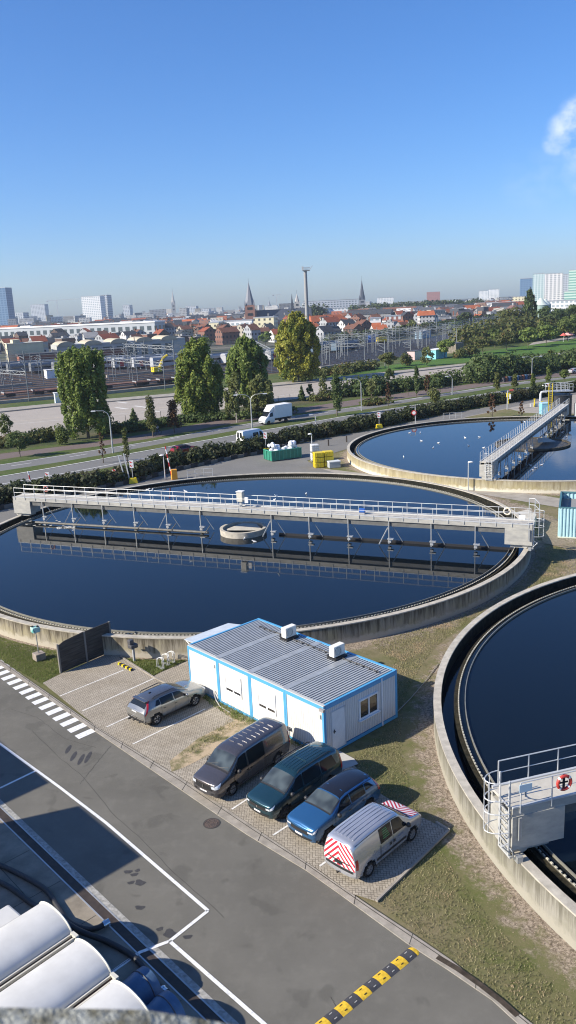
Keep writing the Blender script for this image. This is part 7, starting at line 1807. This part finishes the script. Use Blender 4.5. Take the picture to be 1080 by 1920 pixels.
spire(325, 600, 570, 545, 2700, 7, 'tall hazy cathedral spire on the left skyline', m_stone, m_stone, 'cathedral')
block('cathedral_nave', 'hazy cathedral nave left of the tall hazy spire', 'building', 308, 322, 600, 580, 2720, m_stone)
spire(505, 600, 574, 563, 2300, 6, 'small hazy church tower right of the brick church spire', m_copper, m_copper)
spire(557, 600, 567, 550, 1300, 9, 'pale stone church tower left of the light mast', m_stone, m_stone)
spire(679, 600, 562, 524, 1500, 11, 'dark slender slate spire right of the light mast', m_copper, m_slate)
# lighting mast
D = 520; t = thing('lighting_mast', 'very tall grey lighting mast with a platform at its top', 'mast', (*AT(576, 600, D)[:2], 0)); s = D/F; zt = AT(577, 508, D)[2]
MB().lathe([(1.25, 0), (1.0, zt)], 12).build('shaft', mat('mast_shaft', (.30, .30, .29), .7, var=.15, scale=.3), t, True)
MB().box((.6, 0, zt+.3), (13*s, 3.4, .5)).build('platform', m_mast, t); q = MB()
for x in np.linspace(-1.8, 2.9, 8):
    for y in (-1.6, 1.6): q.bar((x, y, zt+.5), (x, y, zt+2.0), .12)
for y in (-1.6, 1.6): q.bar((-1.8, y, zt+2), (2.9, y, zt+2), .14)
q.build('platform_rail', m_galv, t); q = MB(); q.box((-1.5, 0, zt+1.6), (1.2, 1.6, 2.2)); q.bar((3, 0, zt+1), (4.6, 0, zt+3), .35); q.build('floodlight', m_galv2, t)
# two silos
for k, (px, rpx, yt) in enumerate(((1014, 13.5, 572), (1031, 11, 571))):
    D = 760; s = D/F; a = AT(px, yt, D); r = rpx*s; t = thing('silo', ['pale green domed silo, the left one of two', 'pale green domed silo, the right one of two'][k], 'silo', (a[0], D+k*14, 0), 0, 'pale green silos')
    MB().lathe([(r, 0), (r, a[2])], 28).build('drum', mat('silo_green', (.28, .38, .33), .6), t, True); MB().lathe([(r*1.04, a[2]), (r*.55, a[2]+r*.45), (r*.18, a[2]+r*.9), (.05, a[2]+r*.95)], 28).build('dome', mat('silo_dome', (.50, .56, .50), .5), t, True)
# cranes
for k, (px, yt, x0, x1, D, lb) in enumerate(((106, 563, 88, 158, 2300, 'hazy tower crane with a long jib on the left skyline'), (518, 553, 511, 527, 2400, 'tiny hazy tower crane right of the brick church'), (205, 572, 202, 211, 2400, 'small hazy crane right of the white slab building'))):
    a = AT(px, yt, D); s = D/F; t = thing('tower_crane', lb, 'crane', (a[0], D, 0), 0, 'tower cranes on the skyline'); MB().bar((0, 0, 0), (0, 0, a[2]), 1.6).build('tower', m_galv2, t); MB().bar(((x0-px)*s, 0, a[2]), ((x1-px)*s, 0, a[2]+1), 1.2).build('jib', m_galv2, t); MB().box(((x0-px)*s+2, 0, a[2]-1.5), (4, 2, 3)).build('counterweight', m_grey, t)
# long terraces in the middle of the town
R_ = random.Random(31); TW = {}
for k in range(170):
    px = R_.uniform(-10, 985); D = R_.uniform(720, 1400)
    if 455 < px < 600 and D < 900 or 665 < px < 910 and D > 1000: continue
    w = R_.choice([22, 30, 40]); wi = R_.randrange(6); ri = R_.choice([0, 1, 1, 2, 3, 4]); h = R_.choice([7.2, 8.8, 10.5]); rh = 0 if ri == 3 else 3.4
    m1, m2 = house_mesh(w, 10, h, rh, wi, ri); o = bpy.data.objects.new('terrace', m1); C.objects.link(o); o.location = AT(px, 590, D)[:2]+(0,); o.rotation_euler = (0, 0, R_.choice([0, .25, .5, -.3])+R_.gauss(0, .1))
    tag(o, f"long {WALLS[wi][0]} terrace with {ROOFS[ri][0]} roofs in the middle of the town", 'terrace', f"long {WALLS[wi][0]} terraces with {ROOFS[ri][0]} roofs"); r = bpy.data.objects.new('roof', m2); C.objects.link(r); r.parent = o
# hazy fill of far low blocks
R_ = random.Random(8); cmesh = {}
for k in range(290):
    px = R_.uniform(-20, 1000); D = R_.uniform(1400, 2900); h = R_.choice([9, 12, 15, 18, 22, 26]) if px < 700 else R_.choice([10, 12, 15]); w = R_.choice([8, 14, 20, 30]); wi = R_.choice([1, 2, 3, 5, 5, 1]); key = (w, h, wi)
    if key not in cmesh: cmesh[key] = MB().box((0, 0, h/2), (w, 16, h)).mesh('far_block', wm[wi])
    if 455 < px < 600 and D < 1600: continue
    o = bpy.data.objects.new('town_block', cmesh[key]); C.objects.link(o); o.location = AT(px, 590, D)[:2]+(0,); o.rotation_euler = (0, 0, R_.uniform(-.4, .4)); tag(o, 'hazy low block in the far town', 'building', 'hazy blocks of the far town')
b = NB('town_mix'); g_ = b.n.new('ShaderNodeNewGeometry'); rp = b.n.new('ShaderNodeValToRGB'); rp.color_ramp.interpolation = 'CONSTANT'; e_ = rp.color_ramp.elements
cols = [(.55, .54, .52), (.30, .31, .32), (.20, .11, .08), (.42, .39, .32), (.09, .095, .105), (.33, .12, .07), (.62, .62, .60), (.16, .17, .18), (.26, .16, .11), (.07, .075, .085)]
e_[0].color = (*cols[0], 1); e_[1].position = .1; e_[1].color = (*cols[1], 1)
for k in range(2, 10): q_ = e_.new(k/10); q_.color = (*cols[k], 1)
b.l.new(g_.outputs['Random Per Island'], rp.inputs[0]); sx = b.sep()
u = b.math('FRACT', b.math('DIVIDE', b.math('ADD', sx[0], sx[1]), 3.1)); v = b.math('FRACT', b.math('DIVIDE', sx[2], 3.2)); f_ = b.math('MULTIPLY', b.math('LESS_THAN', u, .45), b.math('GREATER_THAN', v, .5))
b.col(b.mix(b.math('MULTIPLY', f_, .6), rp.outputs[0], (.06, .07, .08))); mb = MB(); R_ = random.Random(55)
for k in range(1500):
    px = R_.uniform(-25, 985); D = 760+1900*R_.random()**1.3
    if 455 < px < 600 and D < 930 or 665 < px < 910 and D > 1020: continue
    x, y, _z = AT(px, 590, D); w = R_.uniform(6, 15); d_ = R_.uniform(6, 11); h = R_.uniform(6, 12)*(1+.25*(D > 1500)); a = R_.choice([0, .3, .6, -.3, 1.57])
    if R_.random() < .45: mb.box((x, y, h/2), (w, d_, h), a)
    else:
        M = Matrix.Translation((x, y, 0)) @ Matrix.Rotation(a, 4, 'Z'); mb.box((0, 0, h*.4), (w, d_, h*.8), 0, M)
        mb.add([(-w/2-.2, -d_/2-.3, h*.8), (w/2+.2, -d_/2-.3, h*.8), (w/2+.2, 0, h*1.2), (-w/2-.2, 0, h*1.2), (-w/2-.2, d_/2+.3, h*.8), (w/2+.2, d_/2+.3, h*.8)], [(0, 1, 2, 3), (3, 2, 5, 4), (0, 3, 4), (1, 5, 2)], M)
    if R_.random() < .3: mb.box((x+R_.uniform(-2, 2), y, h*1.25), (1., 1., 2.5))
o = mb.build('town', b.m); tag(o, None, None, None, 'stuff')
# ------------------------------------------------------------------ tree masses of the town and the park
def far_trees(label, pts, D0, h, w, m, n, size, seed, name='tree_belt', cat='trees', kind=None):
    R_ = random.Random(seed); cl_ = []; ox, oy = pts[0]
    P = interp(pts, max(6, int(len(pts)*8)))
    for x, y in P:
        for k in range(2): hh = h*R_.uniform(.7, 1.12); cl_.append((x-ox+R_.gauss(0, w*.3), y-oy+R_.gauss(0, w*.35), hh*.55, w*R_.uniform(.4, .6), w*R_.uniform(.4, .6), hh*.48, 1))
    o = leafobj(name, leaves(cl_, n, size, seed, .5), m); o.location = (ox, oy, 0); tag(o, label, cat, None, kind); return o
far_trees('long belt of green trees behind the red-roofed houses', [AT(670, 590, 1150)[:2], AT(760, 585, 1120)[:2], AT(860, 578, 1080)[:2], AT(905, 572, 1060)[:2]], 0, 17, 22, lm_far, 14000, 2.2, 1, kind='stuff')
far_trees('green trees behind the orange-roofed school', [AT(580, 590, 900)[:2], AT(604, 590, 900)[:2]], 0, 19, 14, lm_far, 2500, 1.8, 2)
park = [
 ('tall_poplar', 'tall dark pointed poplar in front of the pale green silos', 992, 628, 549, 26, 'poplar', lm_dark, 4500), ('park_tree', 'wide brown-green tree left of the tall pointed poplar', 962, 632, 580, 56, 'round', lm_mix, 3000),
 ('park_tree', 'dark broad tree right of the tall pointed poplar', 1030, 632, 576, 56, 'round', lm_dark, 3500), ('park_tree', 'dark tree under the green tower at the right edge', 1072, 628, 576, 50, 'round', lm_dark, 3000),
 ('park_tree', 'lighter green round tree near the right edge of the park', 1064, 640, 592, 44, 'round', lm_light, 2600), ('park_tree', 'yellow-green small tree in the park mass', 1018, 640, 604, 26, 'round', lm_light, 1500),
 ('park_tree', 'brownish tree above the rail masts at right', 978, 640, 598, 40, 'round', lm_mix, 2200), ('park_tree', 'round grey-green tree behind the last tracks', 942, 612, 584, 34, 'round', lm_mix, 1800),
 ('park_tree', 'low green tree at the head of the park lawn', 928, 652, 618, 34, 'round', lm_light, 1600), ('park_tree', 'wide low green tree on the park lawn, left', 905, 664, 630, 42, 'round', lm_mix, 2000),
 ('park_tree', 'wide low green tree on the park lawn, middle', 950, 658, 622, 46, 'round', lm_mix, 2200), ('park_tree', 'green tree on the park lawn, right of the middle', 990, 652, 616, 44, 'round', lm_pop, 2200), ('park_tree', 'green tree on the park lawn before the parasols', 1024, 648, 612, 42, 'round', lm_pop, 2200),
 ('park_tree', 'dark round tree by the tracks left of the turquoise hut', 834, 672, 636, 34, 'round', lm_pop, 1800), ('park_tree', 'bushy olive tree on the bank right of the tallest poplar', 728, 692, 662, 36, 'round', lm_mix, 1800), ('park_tree', 'pale thin tree on the park lawn by the small hut', 800, 686, 652, 26, 'birch', lm_birch, 800),
 ('park_tree', 'grey scrub tree at the bank beside the pinkish hut', 762, 686, 660, 30, 'bush', lm_mix, 900), ('park_tree', 'scrubby bush right of the turquoise hut', 862, 672, 652, 28, 'bush', lm_mix, 900), ('park_tree', 'shrubby tree where the lawn meets the tracks', 884, 668, 644, 28, 'bush', lm_mix, 1100),
 ('town_tree', 'round dark tree among the red roofs below the tree belt', 874, 612, 586, 30, 'round', lm_far, 1500), ('town_tree', 'autumn orange tree before the white arcade building', 204, 628, 607, 18, 'round', leaf_mat('leaf_orange', (.20, .12, .03), (.28, .18, .05)), 1200), ('town_tree', 'yellowing tree before the white arcade building, farther right', 240, 626, 608, 16, 'round', lm_light, 1000),
 ('town_tree', 'green tree before the white arcade building', 103, 632, 608, 16, 'round', lm_dark, 1000), ('town_tree', 'green tree at the right end of the white arcade building', 302, 632, 614, 26, 'round', lm_mix, 1200), ('town_tree', 'dark tree at the left edge of the town', 14, 640, 618, 34, 'round', lm_dark, 1500),
 ('town_tree', 'dark tree in the town right of the second poplar', 384, 660, 632, 30, 'round', lm_pop, 1400), ('town_tree', 'green tree in the town before the cream building', 498, 650, 622, 26, 'round', lm_pop, 1200), ('town_tree', 'tree in the town left of the white houses', 414, 605, 592, 26, 'round', lm_far, 900),
 ('town_tree', 'pale green tree among the roofs right of the brick block', 772, 630, 600, 24, 'round', lm_birch, 1000), ('town_tree', 'green tree beside the bright red roofs', 852, 626, 604, 26, 'round', lm_pop, 1000)]
for k, (nm, lb, px, py, yt, wp, kd, m, n) in enumerate(park): treepx(nm, lb, 'tree', px, py, yt, wp, kd, m, n, None, 90+k)
far_trees('dark scrub along the far side of the railway at right', [G(620, 648), G(700, 640), G(780, 628), G(850, 616), G(920, 602)], 0, 6, 7, lm_far, 6000, 1.2, 5, kind='stuff')
far_trees('dark green trees scattered through the middle of the town', [G(60, 640), G(160, 636), G(260, 634), G(360, 626), G(440, 620)], 0, 7.5, 8, lm_far, 4000, 1.3, 6, kind='stuff')
far_trees('dense green thicket of trees behind the park lawn', [G(880, 650), G(930, 644), G(980, 636), G(1030, 634), G(1090, 626)], 0, 10, 13, lm_mix, 9000, 1.0, 12, 'park_thicket', 'trees', 'stuff')
far_trees('small trees scattered between the roofs of the town', [AT(-10, 590, 800)[:2], AT(150, 590, 900)[:2], AT(300, 590, 780)[:2], AT(440, 590, 900)[:2]], 0, 8.5, 12, lm_far, 4500, 1.5, 14, 'town_greenery', 'trees', 'stuff')
# parasols and fences at the park edge
for k, (px, py, m) in enumerate(((1066, 640, mat('parasol_pink', (.70, .35, .33), .7)), (1056, 641, mat('parasol_red', (.60, .12, .10), .7)))):
    t = thing('parasol', ['pinkish white parasol at the park edge', 'red parasol at the park edge, left of the paler one'][k], 'parasol', (*G(px, py), 0), 0); MB().tube([(0, 0, 0), (0, 0, 3.2)], .08, 6).build('pole', m_white, t); MB().lathe([(2.8-k*1.2, 2.7), (.05, 4.3-k*.5)], 8).build('canopy', m, t)
# row of coloured bins behind the carriageway
for k in range(11):
    px = 944+k*5.2; py = 716-(px-944)*.11; t = thing('bin', ['dark grey', 'rust brown', 'blue'][k % 3]+' bin in the row along the far verge at right', 'bin', PT(px, py), .7, ['dark grey', 'rust brown', 'blue'][k % 3]+' bins in a row on the far verge'); mm = [m_dgrey, mat('bin_rust', (.25, .10, .06), .7), mat('bin_blue', (.06, .14, .25), .6)][k % 3]
    MB().box((0, 0, .55), (.62, .6, 1.1), taper=1.1).build('body', mm, t); MB().box((0, 0, 1.14), (.7, .68, .08)).build('lid', mm, t)
# wire fence posts of the lorry park
for k, px in enumerate(range(60, 660, 22)):
    py = np.interp(px, [0, 98, 215, 400, 600, 700], [824, 813, 796, 772, 744, 729]); t = tag(MB().bar((0, 0, 0), (0, 0, 1.5), .09).build('fence_post', m_dgrey), 'dark wire fence post along the edge of the lorry park', 'post', 'fence posts of the lorry park'); t.location = PT(px, py)
# ------------------------------------------------------------------ grass blades near the camera
def blades(region, n, hmin, hmax, seed, m, avoid=()):
    R2 = np.random.RandomState(seed); P = np.array(region); mn, mx_ = P.min(0), P.max(0); pts = []
    X = mn+(mx_-mn)*R2.rand(n*3, 2); ins = np.zeros(len(X), bool); j = len(P)-1
    for i in range(len(P)):
        c = ((P[i, 1] > X[:, 1]) != (P[j, 1] > X[:, 1])) & (X[:, 0] < (P[j, 0]-P[i, 0])*(X[:, 1]-P[i, 1])/(P[j, 1]-P[i, 1]+1e-12)+P[i, 0]); ins ^= c; j = i
    for cx, cy, r in avoid: ins &= np.hypot(X[:, 0]-cx, X[:, 1]-cy) > r
    X = X[ins][:n]; k = len(X); a = R2.rand(k)*2*pi; h = hmin+(hmax-hmin)*R2.rand(k)**2; w = .010+.012*R2.rand(k); lean = R2.normal(size=(k, 2))*h[:, None]*.5
    V = np.zeros((k, 4, 3)); V[:, 0, :2] = X+np.c_[np.cos(a), np.sin(a)]*w[:, None]; V[:, 1, :2] = X-np.c_[np.cos(a), np.sin(a)]*w[:, None]
    V[:, 2, :2] = X+lean-np.c_[np.cos(a), np.sin(a)]*w[:, None]*.3; V[:, 3, :2] = X+lean+np.c_[np.cos(a), np.sin(a)]*w[:, None]*.3; V[:, 2:, 2] = h[:, None]; V[:, :2, 2] = -.03
    o = leafobj('grass', V.reshape(-1, 3), m, None, -.03); tag(o, None, None, None, 'stuff'); return o
m_blade = leaf_mat('grass_blades', (.22, .22, .09), (.48, .41, .25), (.50, .38, .24), scale=.5)
tk = [(T1[0], T1[1], TR+.3), (T2[0], T2[1], TR+1.6)]
blades([G(*p) for p in [(710, 1694), (845, 1560), (762, 1515), (700, 1478), (640, 1440), (750, 1345), (735, 1240), (690, 1200), (880, 1100), (1000, 1030), (1110, 1010), (1110, 1080), (830, 1200), (810, 1400), (880, 1560), (1100, 1780), (1100, 1940), (985, 1925), (975, 1895), (832, 1787)]], 90000, .015, .05, 1, m_blade, tk)
m_blade2 = leaf_mat('grass_blades_green', (.15, .21, .05), (.30, .31, .11), scale=.5)
blades([G(*p) for p in [(-20, 1180), (60, 1200), (170, 1220), (206, 1218), (112, 1262), (78, 1282), (0, 1238), (-20, 1225)]], 16000, .02, .07, 2, m_blade2, tk)
blades([G(*p) for p in [(215, 1218), (350, 1215), (350, 1238), (300, 1260), (285, 1268), (228, 1235)]], 6000, .03, .12, 3, m_blade2, tk)
blades([G(*p) for p in [(385, 1292), (400, 1300), (470, 1335), (540, 1372), (600, 1400), (590, 1412), (540, 1395), (462, 1360), (430, 1345), (380, 1312)]], 6000, .06, .30, 4, m_blade2)
blades([G(*p) for p in [(330, 1430), (400, 1395), (450, 1360), (430, 1350), (360, 1400)]], 900, .04, .2, 5, m_blade)
# chips and clods on the bare strip round the nearest tank
mb = MB(); R_ = random.Random(3)
for k in range(900):
    a = R_.uniform(radians(120), radians(235)); r = TR+R_.uniform(.1, 2.1)*R_.uniform(.5, 1); x, y = T2[0]+r*cos(a), T2[1]+r*sin(a); s = R_.uniform(.012, .035)
    mb.add([(x-s, y, -.02), (x, y-s*.8, -.02), (x+s, y+s*.3, -.02), (x, y+s, -.02), (x+s*.1, y, s*.5)], [(0, 1, 4), (1, 2, 4), (2, 3, 4), (3, 0, 4)])
tag(mb.build('wood_chips', mat('chips', (.38, .30, .20), .9, var=.5, scale=3)), None, None, None, 'stuff')
# cable lying on the grass behind the cabins
t = tag(MB().tube([(*G(px, py), .02) for px, py in ((640, 1400), (690, 1375), (745, 1335), (770, 1310), (800, 1275), (822, 1245))], .022, 5).build('cable', mat('cable_grey', (.30, .28, .24), .7)), 'thin grey cable lying on the grass from the cabins to the nearest tank', 'cable')
t = tag(MB().tube([(*G(px, py), .03) for px, py in ((388, 1425), (420, 1405), (455, 1385), (470, 1378))], .03, 5).build('stick', m_trim), 'thin dark pipe lying on the bare soil left of the grey van', 'pipe')
# ------------------------------------------------------------------ haze
hb_ = MB(); hb_.box((0, 1500, 74), (5000, 3400, 152)); hzm = bpy.data.materials.new('haze'); hzm.use_nodes = True; hn = hzm.node_tree.nodes; hn.clear()
pv_ = hn.new('ShaderNodeVolumePrincipled'); pv_.inputs['Color'].default_value = (.82, .92, 1., 1); pv_.inputs['Density'].default_value = .00013; pv_.inputs['Anisotropy'].default_value = .25
ho = hn.new('ShaderNodeOutputMaterial'); hzm.node_tree.links.new(pv_.outputs[0], ho.inputs['Volume']); o = hb_.build('haze', hzm); o['kind'] = 'stuff'
S.cycles.volume_step_rate = 20; S.cycles.volume_bounces = 0
S.cycles.max_bounces = 6; S.cycles.transparent_max_bounces = 8
